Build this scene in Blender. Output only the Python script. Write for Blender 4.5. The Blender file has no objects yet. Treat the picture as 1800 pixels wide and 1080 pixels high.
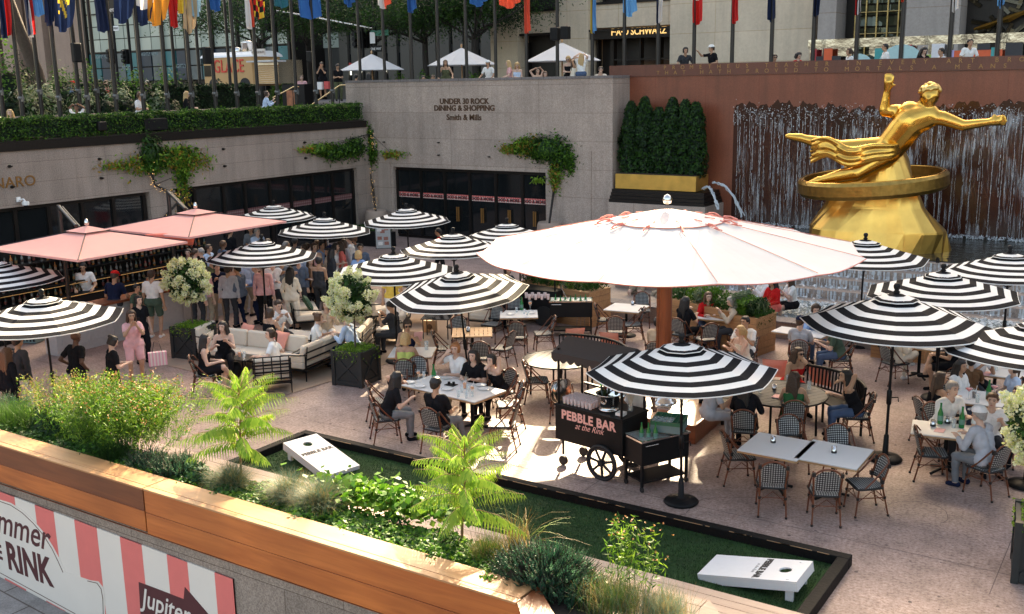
import bpy,bmesh,math,random
import numpy as np
from mathutils import Vector,Matrix
rnd = random.Random(7)
C = bpy.context.scene.collection
sc = bpy.context.scene
D2R = math.pi / 180
# ---------------------------------------------------------------- camera
H = 6.5
RX = np.array([[0.83750785,-0.10280897,0.53666649],
    [0.54616771,0.18765439,-0.81638634],
    [-0.01677598,0.97683988,0.21331297]])
cam = bpy.data.cameras.new('camera')
cam.sensor_width = 36.0
cam.lens = 1815.0 / 1800 * 36
cam.clip_start = 0.1
cam.clip_end = 600
camo = bpy.data.objects.new('camera',cam)
C.objects.link(camo)
m4 = Matrix.Identity(4)
u_,s_,v_ = np.linalg.svd(RX)
RX = u_ @ v_
for i in range(3):
 for j in range(3):
  m4[i][j] = RX[i,j]
m4[2][3] = H
camo.matrix_world = m4
sc.camera = camo
# ---------------------------------------------------------------- light
SUN_EL,SUN_AZ = 27.0,110.0
world = bpy.data.worlds.new('World')
sc.world = world
world.use_nodes = True
nt = world.node_tree
bg = nt.nodes['Background']
sky = nt.nodes.new('ShaderNodeTexSky')
sky.sky_type = 'NISHITA'
sky.sun_disc = False
sky.sun_elevation = SUN_EL * D2R
sky.sun_rotation = (90 - SUN_AZ) * D2R
sky.air_density = 0.8
sky.dust_density = 4.0
sky.ozone_density = 0.0
nt.links.new(sky.outputs[0],bg.inputs[0])
bg.inputs[1].default_value = 0.15
sl = bpy.data.lights.new('sun','SUN')
sl.energy = 5.0
sl.angle = 0.5 * D2R
sl.color = (1.0,0.90,0.76)
so = bpy.data.objects.new('sun',sl)
C.objects.link(so)
sd = Vector((math.cos(SUN_AZ * D2R) * math.cos(SUN_EL * D2R),math.sin(SUN_AZ * D2R) * math.cos(SUN_EL * D2R),math.sin(SUN_EL * D2R)))
so.rotation_euler = sd.to_track_quat('Z','Y').to_euler()
sc.view_settings.view_transform = 'Standard'
sc.view_settings.look = 'None'
sc.view_settings.exposure = 2.2
sc.view_settings.gamma = 1.0
sc.view_settings.use_white_balance = True
sc.view_settings.white_balance_temperature = 8300
sc.view_settings.white_balance_tint = 8
sc.render.film_transparent = False
try:
 sc.cycles.max_bounces = 6
 sc.cycles.transparent_max_bounces = 8
 sc.cycles.sample_clamp_indirect = 4
except Exception:
 pass

def _ray(px,py):
 return RX @ np.array([px - 900.0,-(py - 540.0),-1815.0])
def at(px,py,z=0.0):
 d = _ray(px,py); t = (z - H) / d[2]
 return Vector((d[0] * t,d[1] * t,z))
def atY(px,py,y):
 d = _ray(px,py); t = y / d[1]
 return Vector((d[0] * t,y,H + d[2] * t))
def atX(px,py,x):
 d = _ray(px,py); t = x / d[0]
 return Vector((x,d[1] * t,H + d[2] * t))
def rel(a):                 # heading of something turned a degrees from the camera
 return (-57 + a) * D2R
def lab(o,label=None,cat=None,group=None,kind=None):
 if label: o['label'] = label
 if cat: o['category'] = cat
 if group: o['group'] = group
 if kind: o['kind'] = kind
 return o
def thing(name,label,cat,loc=(0,0,0),rz=0.0,group=None):
 o = bpy.data.objects.new(name,None)
 C.objects.link(o)
 o.empty_display_size = .2
 o.location = loc
 o.rotation_euler = (0,0,rz)
 return lab(o,label,cat,group)
# ---------------------------------------------------------------- materials
MATS = {}
def _new(name):
 m = bpy.data.materials.new(name)
 m.use_nodes = True
 return m,m.node_tree,m.node_tree.nodes['Principled BSDF']
def mat(name,col,rough=.6,metal=0.0,var=.12,scale=12.0,bump=0.0,spec=None,trans=0.0,coat=0.0):
 if name in MATS: return MATS[name]
 m,t,b = _new(name)
 n = t.nodes; L = t.links
 b.inputs['Roughness'].default_value = rough
 b.inputs['Metallic'].default_value = metal
 if spec is not None: b.inputs['Specular IOR Level'].default_value = spec
 if coat: b.inputs['Coat Weight'].default_value = coat
 tc = n.new('ShaderNodeTexCoord')
 no = n.new('ShaderNodeTexNoise')
 no.inputs['Scale'].default_value = scale
 no.inputs['Detail'].default_value = 5
 L.new(tc.outputs['Object'],no.inputs['Vector'])
 mx = n.new('ShaderNodeMix'); mx.data_type = 'RGBA'
 c = Vector(col)
 mx.inputs[6].default_value = (*(c * (1 - var)),1)
 mx.inputs[7].default_value = (*[min(1,x * (1 + var)) for x in c],1)
 L.new(no.outputs[0],mx.inputs[0])
 L.new(mx.outputs[2],b.inputs['Base Color'])
 if bump:
  bp = n.new('ShaderNodeBump'); bp.inputs['Strength'].default_value = bump; bp.inputs['Distance'].default_value = .02
  L.new(no.outputs[0],bp.inputs['Height']); L.new(bp.outputs[0],b.inputs['Normal'])
 if trans:
  tr = n.new('ShaderNodeBsdfTranslucent'); L.new(mx.outputs[2],tr.inputs[0])
  ms = n.new('ShaderNodeMixShader'); ms.inputs[0].default_value = trans
  L.new(b.outputs[0],ms.inputs[1]); L.new(tr.outputs[0],ms.inputs[2])
  L.new(ms.outputs[0],n['Material Output'].inputs[0])
 MATS[name] = m
 return m
def leafm(name,col,var=.25):
 return mat(name,col,.55,var=var,scale=3.0,trans=.35,spec=.3)
def cloth(name,col):
 return mat('cloth_' + name,col,.9,var=.2,scale=11,bump=.7,spec=.08)
def glassm(name,col=(.95,.97,.96),rough=.02,alpha=.25):
 if name in MATS: return MATS[name]
 m,t,b = _new(name)
 b.inputs['Base Color'].default_value = (*col,1)
 b.inputs['Roughness'].default_value = rough
 tr = t.nodes.new('ShaderNodeBsdfTransparent'); tr.inputs[0].default_value = (*col,1)
 ms = t.nodes.new('ShaderNodeMixShader'); ms.inputs[0].default_value = alpha
 t.links.new(tr.outputs[0],ms.inputs[1]); t.links.new(b.outputs[0],ms.inputs[2])
 t.links.new(ms.outputs[0],t.nodes['Material Output'].inputs[0])
 MATS[name] = m
 return m
def emitm(name,col,s):
 m,t,b = _new(name)
 b.inputs['Emission Color'].default_value = (*col,1)
 b.inputs['Emission Strength'].default_value = s
 b.inputs['Base Color'].default_value = (*col,1)
 return m
def ramp(n,stops):
 r = n.new('ShaderNodeValToRGB')
 e = r.color_ramp.elements
 while len(e) < len(stops): e.new(.5)
 for k,(p,c) in enumerate(stops):
  e[k].position = p; e[k].color = (*c,1)
 return r
def granite(name,base,dark,light,s1=55.0,rough=.55,joints=None,patch=.18,jcol=(.12,.1,.09),wet=False):
 m,t,b = _new(name); n = t.nodes; L = t.links
 tc = n.new('ShaderNodeTexCoord')
 a = n.new('ShaderNodeTexNoise'); a.inputs['Scale'].default_value = s1; a.inputs['Detail'].default_value = 4; a.inputs['Roughness'].default_value = .75
 L.new(tc.outputs['Object'],a.inputs['Vector'])
 r = ramp(n,[(.34,dark),(.5,base),(.68,light)]); L.new(a.outputs[0],r.inputs[0])
 v = n.new('ShaderNodeTexVoronoi'); v.inputs['Scale'].default_value = s1 * .35; L.new(tc.outputs['Object'],v.inputs['Vector'])
 r3 = ramp(n,[(.0,light),(.10,base),(.14,base)]); L.new(v.outputs['Distance'],r3.inputs[0])
 m0 = n.new('ShaderNodeMix'); m0.data_type = 'RGBA'; m0.inputs[0].default_value = .35
 L.new(r.outputs[0],m0.inputs[6]); L.new(r3.outputs[0],m0.inputs[7])
 g = n.new('ShaderNodeTexNoise'); g.inputs['Scale'].default_value = .45; g.inputs['Detail'].default_value = 7; g.inputs['Roughness'].default_value = .65
 L.new(tc.outputs['Object'],g.inputs['Vector'])
 r2 = ramp(n,[(.3,(1 - patch,) * 3),(.7,(1 + patch * .4,) * 3)]); L.new(g.outputs[0],r2.inputs[0])
 mu = n.new('ShaderNodeMix'); mu.data_type = 'RGBA'; mu.blend_type = 'MULTIPLY'; mu.inputs[0].default_value = 1
 L.new(m0.outputs[2],mu.inputs[6]); L.new(r2.outputs[0],mu.inputs[7])
 mz = n.new('ShaderNodeMapping'); mz.inputs['Scale'].default_value = (2.4,2.4,.16); L.new(tc.outputs['Object'],mz.inputs[0])
 gz = n.new('ShaderNodeTexNoise'); gz.inputs['Scale'].default_value = 1.1; gz.inputs['Detail'].default_value = 8; gz.inputs['Roughness'].default_value = .7; L.new(mz.outputs[0],gz.inputs['Vector'])
 rz_ = ramp(n,[(.34,(1 - patch * .9,) * 3),(.56,(1,1,1))]); L.new(gz.outputs[0],rz_.inputs[0])
 mq = n.new('ShaderNodeMix'); mq.data_type = 'RGBA'; mq.blend_type = 'MULTIPLY'; mq.inputs[0].default_value = 1
 L.new(mu.outputs[2],mq.inputs[6]); L.new(rz_.outputs[0],mq.inputs[7]); out = mq.outputs[2]
 if joints:       # (plane, width, height, offset_u, offset_v)
  pl,bw,bh,mort = joints
  sp = n.new('ShaderNodeSeparateXYZ'); L.new(tc.outputs['Object'],sp.inputs[0])
  cb = n.new('ShaderNodeCombineXYZ')
  L.new(sp.outputs[pl[0]],cb.inputs[0]); L.new(sp.outputs[pl[1]],cb.inputs[1])
  bt = n.new('ShaderNodeTexBrick'); bt.offset = 0.5 if bw < 2.2 else 0.0
  bt.inputs['Scale'].default_value = 1; bt.inputs['Brick Width'].default_value = bw; bt.inputs['Row Height'].default_value = bh
  bt.inputs['Mortar Size'].default_value = mort; bt.inputs['Mortar Smooth'].default_value = .3
  bt.inputs['Color1'].default_value = (1,1,1,1); bt.inputs['Color2'].default_value = (.88,.88,.88,1); bt.inputs['Mortar'].default_value = (*[q * 3 for q in jcol],1)
  L.new(cb.outputs[0],bt.inputs['Vector'])
  m2 = n.new('ShaderNodeMix'); m2.data_type = 'RGBA'; m2.blend_type = 'MULTIPLY'; m2.inputs[0].default_value = 1
  L.new(out,m2.inputs[6]); L.new(bt.outputs[0],m2.inputs[7]); out = m2.outputs[2]
 L.new(out,b.inputs['Base Color'])
 b.inputs['Roughness'].default_value = rough
 bp = n.new('ShaderNodeBump'); bp.inputs['Strength'].default_value = .15; bp.inputs['Distance'].default_value = .01
 L.new(a.outputs[0],bp.inputs['Height']); L.new(bp.outputs[0],b.inputs['Normal'])
 MATS[name] = m
 return m
def woodm(name,c1,c2,axis=0,rough=.45,scale=1.0):
 m,t,b = _new(name); n = t.nodes; L = t.links
 tc = n.new('ShaderNodeTexCoord'); mp = n.new('ShaderNodeMapping')
 s = [9,9,9]; s[axis] = .7
 mp.inputs['Scale'].default_value = [q * scale for q in s]
 L.new(tc.outputs['Object'],mp.inputs[0])
 a = n.new('ShaderNodeTexNoise'); a.inputs['Scale'].default_value = 1.6; a.inputs['Detail'].default_value = 9; a.inputs['Distortion'].default_value = 1.4
 L.new(mp.outputs[0],a.inputs['Vector'])
 r = ramp(n,[(.28,c1),(.5,[(x + y) / 2 for x,y in zip(c1,c2)]),(.72,c2)]); L.new(a.outputs[0],r.inputs[0])
 oi = n.new('ShaderNodeTexNoise'); oi.inputs['Scale'].default_value = .8; L.new(tc.outputs['Object'],oi.inputs['Vector'])
 r2 = ramp(n,[(.3,(.78,.74,.7)),(.7,(1.1,1.08,1.05))]); L.new(oi.outputs[0],r2.inputs[0])
 mu = n.new('ShaderNodeMix'); mu.data_type = 'RGBA'; mu.blend_type = 'MULTIPLY'; mu.inputs[0].default_value = 1
 L.new(r.outputs[0],mu.inputs[6]); L.new(r2.outputs[0],mu.inputs[7])
 L.new(mu.outputs[2],b.inputs['Base Color']); b.inputs['Roughness'].default_value = rough
 bp = n.new('ShaderNodeBump'); bp.inputs['Strength'].default_value = .1; bp.inputs['Distance'].default_value = .01
 L.new(a.outputs[0],bp.inputs['Height']); L.new(bp.outputs[0],b.inputs['Normal'])
 MATS[name] = m
 return m
def weavem():
 m,t,b = _new('woven_check'); n = t.nodes; L = t.links
 tc = n.new('ShaderNodeTexCoord'); sp = n.new('ShaderNodeSeparateXYZ'); L.new(tc.outputs['UV'],sp.inputs[0])
 def wv(sock,ph):
  a = n.new('ShaderNodeMath'); a.operation = 'MULTIPLY_ADD'; a.inputs[1].default_value = 2 * math.pi / .036; a.inputs[2].default_value = ph
  L.new(sock,a.inputs[0]); s = n.new('ShaderNodeMath'); s.operation = 'SINE'; L.new(a.outputs[0],s.inputs[0]); return s.outputs[0]
 ad = n.new('ShaderNodeMath'); ad.operation = 'ADD'; L.new(wv(sp.outputs[0],0),ad.inputs[0]); L.new(wv(sp.outputs[1],1),ad.inputs[1])
 r = ramp(n,[(.54,(.010,.010,.012)),(.68,(.42,.43,.41))])
 mr = n.new('ShaderNodeMapRange'); mr.inputs[1].default_value = -2; mr.inputs[2].default_value = 2; L.new(ad.outputs[0],mr.inputs[0])
 L.new(mr.outputs[0],r.inputs[0]); L.new(r.outputs[0],b.inputs['Base Color']); b.inputs['Roughness'].default_value = .5
 MATS['weave'] = m
 return m
# ---------------------------------------------------------------- mesh builder
class MB:
 def __init__(s): s.v = []; s.f = []; s.m = []; s.sm = []; s.uv = None
 def add(s,vs,fs,mi=0,smooth=False):
  o = len(s.v); s.v.extend([tuple(p) for p in vs])
  for f in fs: s.f.append([i + o for i in f]); s.m.append(mi); s.sm.append(smooth)
 def box(s,c,d,mi=0,R=None,taper=1.0):
  x,y,z = [q / 2 for q in d]; c = Vector(c)
  vs = []
  for k in (-1,1):
   tp = taper if k > 0 else 1
   for a,b in ((-1,-1),(1,-1),(1,1),(-1,1)):
    p = Vector((a * x * tp,b * y * tp,k * z))
    if R is not None: p = R @ p
    vs.append(p + c)
  s.add(vs,[(3,2,1,0),(4,5,6,7),(0,1,5,4),(1,2,6,5),(2,3,7,6),(3,0,4,7)],mi)
  return s
 def box2(s,a,b,mi=0):
  return s.box([(p + q) / 2 for p,q in zip(a,b)],[abs(q - p) for p,q in zip(a,b)],mi)
 def tube(s,pts,r,mi=0,n=8,smooth=True,cap=True,flat=None):
  pts = [Vector(p) for p in pts]; k = len(pts)
  rr = r if isinstance(r,(list,tuple)) else [r] * k
  vs = []; prev = None
  for i,p in enumerate(pts):
   t = (pts[min(i + 1,k - 1)] - pts[max(i - 1,0)])
   if t.length < 1e-9: t = Vector((0,0,1))
   t.normalize()
   if prev is None:
    a = Vector((0,0,1)) if abs(t.z) < .9 else Vector((1,0,0))
    u = t.cross(a).normalized()
   else:
    u = (prev - t * prev.dot(t)); u = u.normalized() if u.length > 1e-6 else t.orthogonal().normalized()
   prev = u; w = t.cross(u)
   for j in range(n):
    an = 2 * math.pi * j / n
    vs.append(p + (u * math.cos(an) + w * math.sin(an)) * rr[i])
  fs = []
  for i in range(k - 1):
   for j in range(n):
    fs.append((i * n + j,i * n + (j + 1) % n,(i + 1) * n + (j + 1) % n,(i + 1) * n + j))
  s.add(vs,fs,mi,smooth)
  if cap:
   s.add(vs[:n],[tuple(range(n - 1,-1,-1))],mi); s.add(vs[-n:],[tuple(range(n))],mi)
  return s
 def lathe(s,prof,c=(0,0,0),n=20,mi=0,smooth=True,sx=1,sy=1):
  c = Vector(c); vs = []
  for r,z in prof:
   for j in range(n):
    a = 2 * math.pi * j / n
    vs.append(c + Vector((r * math.cos(a) * sx,r * math.sin(a) * sy,z)))
  fs = []
  for i in range(len(prof) - 1):
   for j in range(n):
    fs.append((i * n + j,i * n + (j + 1) % n,(i + 1) * n + (j + 1) % n,(i + 1) * n + j))
  s.add(vs,fs,mi,smooth)
  if prof[0][0] > 1e-4: s.add(vs[:n],[tuple(range(n - 1,-1,-1))],mi)
  if prof[-1][0] > 1e-4: s.add(vs[-n:],[tuple(range(n))],mi)
  return s
 def ell(s,c,r,mi=0,n=14,k=9):
  c = Vector(c); vs = []; fs = []
  for i in range(k + 1):
   th = math.pi * i / k
   for j in range(n):
    a = 2 * math.pi * j / n
    vs.append((c.x + r[0] * math.sin(th) * math.cos(a),c.y + r[1] * math.sin(th) * math.sin(a),c.z - r[2] * math.cos(th)))
  for i in range(k):
   for j in range(n):
    fs.append((i * n + j,i * n + (j + 1) % n,(i + 1) * n + (j + 1) % n,(i + 1) * n + j))
  s.add(vs,fs,mi,True); return s
 def prism(s,poly,z0,z1,mi=0):
  n = len(poly)
  a = sum(poly[i][0] * poly[(i + 1) % n][1] - poly[(i + 1) % n][0] * poly[i][1] for i in range(n))
  if a < 0: poly = poly[::-1]
  vs = [(p[0],p[1],z0) for p in poly] + [(p[0],p[1],z1) for p in poly]
  s.add(vs,[tuple(range(n - 1,-1,-1)),tuple(range(n,2 * n))] + [(i,(i + 1) % n,n + (i + 1) % n,n + i) for i in range(n)],mi)
  return s
 def xf(s,M,start=0):
  s.v = s.v[:start] + [tuple(M @ Vector(p)) for p in s.v[start:]]; return s
 def mesh(s,name,mats,bevel=0):
  me = bpy.data.meshes.new(name)
  me.from_pydata(s.v,[],s.f)
  for m in (mats if isinstance(mats,(list,tuple)) else [mats]): me.materials.append(m)
  me.polygons.foreach_set('material_index',s.m)
  me.polygons.foreach_set('use_smooth',s.sm)
  if s.uv:
   ul = me.uv_layers.new(name='UVMap')
   for l in me.loops: ul.data[l.index].uv = s.uv(me.vertices[l.vertex_index].co)
  if bevel:
   bm = bmesh.new(); bm.from_mesh(me)
   bmesh.ops.bevel(bm,geom=bm.edges[:],offset=bevel,segments=1,affect='EDGES',clamp_overlap=True)
   bm.to_mesh(me); bm.free()
  me.update()
  return me
 def build(s,name,mats,parent=None,bevel=0,**k):
  return link(name,s.mesh(name,mats,bevel),parent,**k)
def link(name,me,parent=None,loc=None,rz=None,label=None,cat=None,group=None,kind=None):
 o = bpy.data.objects.new(name,me); C.objects.link(o)
 if parent is not None: o.parent = parent
 if loc is not None: o.location = loc
 if rz is not None: o.rotation_euler = (0,0,rz)
 return lab(o,label,cat,group,kind)
def copy_tree(o,parent=None):
 c = o.copy(); C.objects.link(c); c.parent = parent
 for ch in KIDS.get(o.name,[]) : copy_tree(ch,c)
 return c
KIDS = {}
def reg(o):                                     # remember the tree of a source thing once it is complete
 ks = [x for x in bpy.data.objects if x.parent == o]
 KIDS[o.name] = ks
 for k in ks: reg(k)
 return o
def place(src,loc,rz,label=None,used=[],group=None,sc_=None):
 o = src if src.name not in used else copy_tree(src)
 if src.name not in used: used.append(src.name)
 o.location = loc; o.rotation_euler = (0,0,rz)
 if label: o['label'] = label
 if group: o['group'] = group
 if sc_: o.scale = sc_ if isinstance(sc_,(tuple,list)) else (sc_,) * 3
 return o
def text(s,size,m,parent,loc,rot,name='lettering',ext=.004,off=0.0,shear=0.0,align='CENTER',sx=1.0,space=1.0):
 cu = bpy.data.curves.new('lettering','FONT')
 cu.body = s; cu.size = size; cu.extrude = ext; cu.offset = off; cu.shear = shear; cu.align_x = align; cu.space_character = space
 cu.resolution_u = 3
 o = bpy.data.objects.new('tmp',cu); C.objects.link(o)
 dg = bpy.context.evaluated_depsgraph_get()
 me = bpy.data.meshes.new_from_object(o.evaluated_get(dg));
 bpy.data.objects.remove(o);
 me.materials.clear(); me.materials.append(m)
 q = link(name,me,parent); q.location = loc; q.rotation_euler = rot; q.scale = (sx,1,1)
 return q
# leaves: numpy rhombus cloud in one mesh
def leaves(name,P,size,mats,parent=None,N=None,aspect=.5,seed=1,up=.3,midx=None,jitter=.35,droop=0.0,**k):
 r = np.random.default_rng(seed); n = len(P); P = np.asarray(P,float)
 if N is None:
  N = r.normal(size=(n,3)); N[:,2] += up
 else: N = np.asarray(N) + r.normal(size=(n,3)) * jitter
 N /= np.linalg.norm(N,axis=1)[:,None] + 1e-9
 T = r.normal(size=(n,3)); T[:,2] -= droop
 T -= N * (T * N).sum(1)[:,None]; T /= np.linalg.norm(T,axis=1)[:,None] + 1e-9
 B = np.cross(N,T)
 s = size * r.uniform(.6,1.3,n)[:,None] if not hasattr(size,'__len__') else np.asarray(size)[:,None]
 v = np.empty((n,4,3))
 v[:,0] = P - T * s * .5; v[:,1] = P + B * s * aspect * .5 - N * s * .06; v[:,2] = P + T * s * .5 ; v[:,3] = P - B * s * aspect * .5 - N * s * .06
 return quads(name,v.reshape(-1,3),mats,parent,midx if midx is not None else r.integers(0,len(mats),n),**k)
def quads(name,V,mats,parent=None,midx=None,**k):
 n = len(V) // 4
 me = bpy.data.meshes.new(name)
 me.vertices.add(4 * n); me.vertices.foreach_set('co',np.ascontiguousarray(V,dtype=np.float32).ravel())
 me.loops.add(4 * n); me.loops.foreach_set('vertex_index',np.arange(4 * n,dtype=np.int32))
 me.polygons.add(n); me.polygons.foreach_set('loop_start',np.arange(0,4 * n,4,dtype=np.int32))
 for m in mats: me.materials.append(m)
 if midx is not None: me.polygons.foreach_set('material_index',np.asarray(midx,dtype=np.int32))
 me.update(calc_edges=True)
 return link(name,me,parent,**k)
def blades(name,base,ln,wd,mats,parent=None,seed=1,spread=.6,bend=.5,segs=3,**k):
 """arching grass blades from each base point"""
 r = np.random.default_rng(seed); n = len(base); base = np.asarray(base,float)
 az = r.uniform(0,2 * np.pi,n); el = r.uniform(0,spread,n)
 d = np.stack([np.cos(az) * np.sin(el),np.sin(az) * np.sin(el),np.cos(el)],1)
 L_ = ln * r.uniform(.55,1.15,n)[:,None]
 side = np.stack([-np.sin(az),np.cos(az),np.zeros(n)],1) * wd
 pts = [base]
 cur = base.copy(); dd = d.copy()
 for i in range(segs):
  cur = cur + dd * L_ / segs; pts.append(cur)
  dd = dd + np.stack([np.cos(az),np.sin(az),-np.ones(n) * .9],1) * bend / segs; dd /= np.linalg.norm(dd,axis=1)[:,None]
 V = []
 for i in range(segs):
  w0 = 1 - i / segs * .7; w1 = 1 - (i + 1) / segs * .85
  V.append(np.stack([pts[i] - side * w0,pts[i] + side * w0,pts[i + 1] + side * w1,pts[i + 1] - side * w1],1))
 V = np.concatenate(V,0)
 mi = np.tile(r.integers(0,len(mats),n),segs)
 return quads(name,V.reshape(-1,3),mats,parent,mi,**k)
# ---------------------------------------------------------------- people
def ik(a,t,l1,l2,pole):
 a = Vector(a); t = Vector(t); d = t - a; L = min(d.length,(l1 + l2) * .995); dn = d.normalized()
 L = max(L,.12)
 x = (l1 * l1 - l2 * l2 + L * L) / (2 * L); h = math.sqrt(max(l1 * l1 - x * x,0))
 p = Vector(pole); p = p - dn * p.dot(dn); p.normalize()
 return a + dn * x + p * h,a + dn * L
def rcone(mb,p0,r0,p1,r1,n=10):
 p0 = Vector(p0); p1 = Vector(p1); d = (p1 - p0)
 if d.length < 1e-5: d = Vector((0,0,.001))
 t = d.normalized(); pts = []; rr = []
 for k in (0,.35,.7,1):
  pts.append(p0 - t * r0 * math.cos(k * math.pi / 2)); rr.append(max(r0 * math.sin(k * math.pi / 2),.001))
 for k in (0,.3,.65,1):
  pts.append(p1 + t * r1 * math.sin(k * math.pi / 2)); rr.append(max(r1 * math.cos(k * math.pi / 2),.001))
 mb.tube(pts,rr,n=n)
class Pose: pass
def make_pose(hz=.93,lean=4,turn=0,hL=None,hR=None,fL=None,fR=None,yaw=0,nod=0,sit=False,fem=False,vox=.0125,thick=1.0):
 o = Pose(); o.bones = []; o.sit = sit
 if sit: hz = .56
 P = Vector((0,0,hz))
 a = lean * D2R; dr = Vector((0,math.sin(a),math.cos(a)))
 sw = .165 if fem else .19; hw = .10
 tz = Matrix.Rotation(turn * D2R,3,'Z')
 rt = tz @ Vector((1,0,0))
 Cc = P + dr * .31; N = P + dr * .50; Sh = P + dr * .455
 fw = tz @ Vector((0,math.cos(a),-math.sin(a)))
 mb = MB(); B = o.bones
 def bone(nm,p0,r0,p1,r1): rcone(mb,p0,r0,p1,r1); B.append((nm,Vector(p0),Vector(p1),(r0 + r1) / 2))
 k = thick
 # torso
 bone('pel',P + Vector((-hw,-.01,0)),.115 * k,P + Vector((hw,-.01,0)),.115 * k)
 bone('bel',P + Vector((-.045,0,.04)),.115 * k,P + dr * .2 + rt * -.03,.105 * k)
 bone('bel',P + Vector((.045,0,.04)),.115 * k,P + dr * .2 + rt * .03,.105 * k)
 bone('che',P + dr * .2 - rt * .05,.105 * k,Cc + dr * .04 - rt * .075,.105 * k)
 bone('che',P + dr * .2 + rt * .05,.105 * k,Cc + dr * .04 + rt * .075,.105 * k)
 bone('che',Cc + dr * .05 - rt * .07,.1,Sh - rt * (sw - .05),.06)
 bone('che',Cc + dr * .05 + rt * .07,.1,Sh + rt * (sw - .05),.06)
 bone('che',Sh - rt * (sw - .03),.058,Sh + rt * (sw - .03),.058)
 if fem:
  for s_ in (-1,1): bone('che',Cc + rt * s_ * .075 + fw * .045,.065,Cc + rt * s_ * .08 + fw * .06 - dr * .01,.055)
 hy = Matrix.Rotation((turn + yaw) * D2R,3,'Z'); hx = hy @ Matrix.Rotation(-nod * D2R,3,'X')
 Hd = N + dr * .02 + Vector((0,0,.155)) + fw * .03
 bone('nek',N - dr * .03,.062,Hd - hx @ Vector((0,.01,.07)),.052)
 # head
 def hp(x,y,z): return Hd + hx @ Vector((x,y,z))
 bone('hed',hp(0,-.02,.03),.088,hp(0,.012,.03),.082)
 bone('hed',hp(0,.03,.0),.07,hp(0,.038,-.055),.052)
 bone('hed',hp(0,.05,-.08),.033,hp(0,.06,-.075),.028)
 bone('hed',hp(0,.093,.012),.010,hp(0,.113,-.022),.014)
 bone('hed',hp(-.03,.086,.045),.016,hp(.03,.086,.045),.016)
 bone('hed',hp(-.02,.082,-.055),.014,hp(.02,.082,-.055),.014)
 for s_ in (-1,1): bone('hed',hp(s_ * .083,-.008,.015),.014,hp(s_ * .082,-.003,-.02),.011)
 o.head = (Hd,hx)
 for s_,hh,ff in ((-1,hL,fL),(1,hR,fR)):
  S = Sh + rt * s_ * sw - dr * .01
  if hh is None: hh = (s_ * .27,.04,hz - .12) if not sit else (s_ * .17,.34,.70)
  hh = tz @ Vector(hh)
  E,W = ik(S,hh,.29,.26,(s_ * .5,-.7,-.6))
  bone('uar',S,.052 * k,E,.04 * k); bone('far',E,.041 * k,W,.027)
  hd = (W - E).normalized()
  inw = Vector((-s_,0,0)); inw = (inw - hd * inw.dot(hd)); inw = inw.normalized() if inw.length > .1 else hd.orthogonal().normalized()
  pn = hd.cross(inw).normalized()
  if pn.z > 0: pn = -pn
  Pm = W + hd * .085
  bone('han',W,.028,Pm - inw * .012,.026); bone('han',W + hd * .02 + inw * .01,.024,Pm + inw * .02,.021)
  for q,ln in enumerate((.062,.074,.078,.068)):
   b0 = Pm + inw * (-.036 + .0235 * q) ; k1 = b0 + (hd + inw * (-.12 + .08 * q)) * ln * .5 + pn * .006; k2 = k1 + (hd * .6 + pn * .8 ).normalized() * ln * .5
   bone('han',b0 - hd * .02,.0105,k1,.0098); bone('han',k1,.0096,k2,.0088)
  b0 = W + hd * .03 + inw * .03; k1 = b0 + (hd * .6 + inw * .75) * .035 + pn * .01; k2 = k1 + (hd * .85 + inw * .2 + pn * .3) * .032
  bone('han',b0,.014,k1,.0115); bone('han',k1,.011,k2,.0095)
  Hj = P + Vector((s_ * hw,0,-.02))
  if ff is None: ff = (s_ * .12,.02,.085) if not sit else (s_ * .12,.42,.085)
  ff = Vector(ff)
  K,A = ik(Hj,ff,.43,.42,(s_ * .12,1,.25))
  bone('thi',Hj,.092 * k,K,.06 * k); bone('shi',K,.058 * k,A + Vector((0,0,.02)),.038)
  bone('shi',K + (A - K) * .2 + Vector((0,-.018,0)),.052,K + (A - K) * .5,.045)
  tf = Vector((s_ * .12,1,0)).normalized()
  A2 = Vector((A.x,A.y,A.z - .045))
  bone('foo',A2 - tf * .04,.038,A2 + tf * .12 - Vector((0,0,.012)),.03)
  bone('foo',A,.04,A2,.04)
 me = mb.mesh('tmp',[])
 ob = bpy.data.objects.new('tmp',me); C.objects.link(ob)
 rm = ob.modifiers.new('r','REMESH'); rm.mode = 'VOXEL'; rm.voxel_size = vox; rm.use_smooth_shade = True
 sm = ob.modifiers.new('s','SMOOTH'); sm.factor = .5; sm.iterations = 2
 dg = bpy.context.evaluated_depsgraph_get()
 o.body = bpy.data.meshes.new_from_object(ob.evaluated_get(dg)); o.body.name = 'person_body'
 bpy.data.objects.remove(ob)
 n = len(o.body.vertices)
 V = np.empty(n * 3,np.float32); o.body.vertices.foreach_get('co',V); V = V.reshape(-1,3)
 Nn = np.empty(n * 3,np.float32); o.body.vertices.foreach_get('normal',Nn); Nn = Nn.reshape(-1,3)
 best = np.full(n,9e9); bi = np.zeros(n,int); bt = np.zeros(n)
 for i,(nm,p0,p1,r) in enumerate(B):
  p0 = np.array(p0); p1 = np.array(p1); d = p1 - p0; t = np.clip(((V - p0) @ d) / max(d @ d,1e-9),0,1)
  ds = np.linalg.norm(V - p0 - t[:,None] * d,axis=1) - r
  mk = ds < best; best[mk] = ds[mk]; bi[mk] = i; bt[mk] = t[mk]
 o.V,o.N,o.lab,o.t = V,Nn,np.array([b[0] for b in B])[bi],bt
 fc = np.array([list(p.vertices) for p in o.body.polygons if len(p.vertices) == 4])
 o.F = fc; o.hz = hz; o.cache = {}; o.P = P; o.dr = dr
 # height along the spine
 o.sp = (V - np.array(P)) @ np.array(dr)
 o.body.materials.append(None)
 return o
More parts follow.
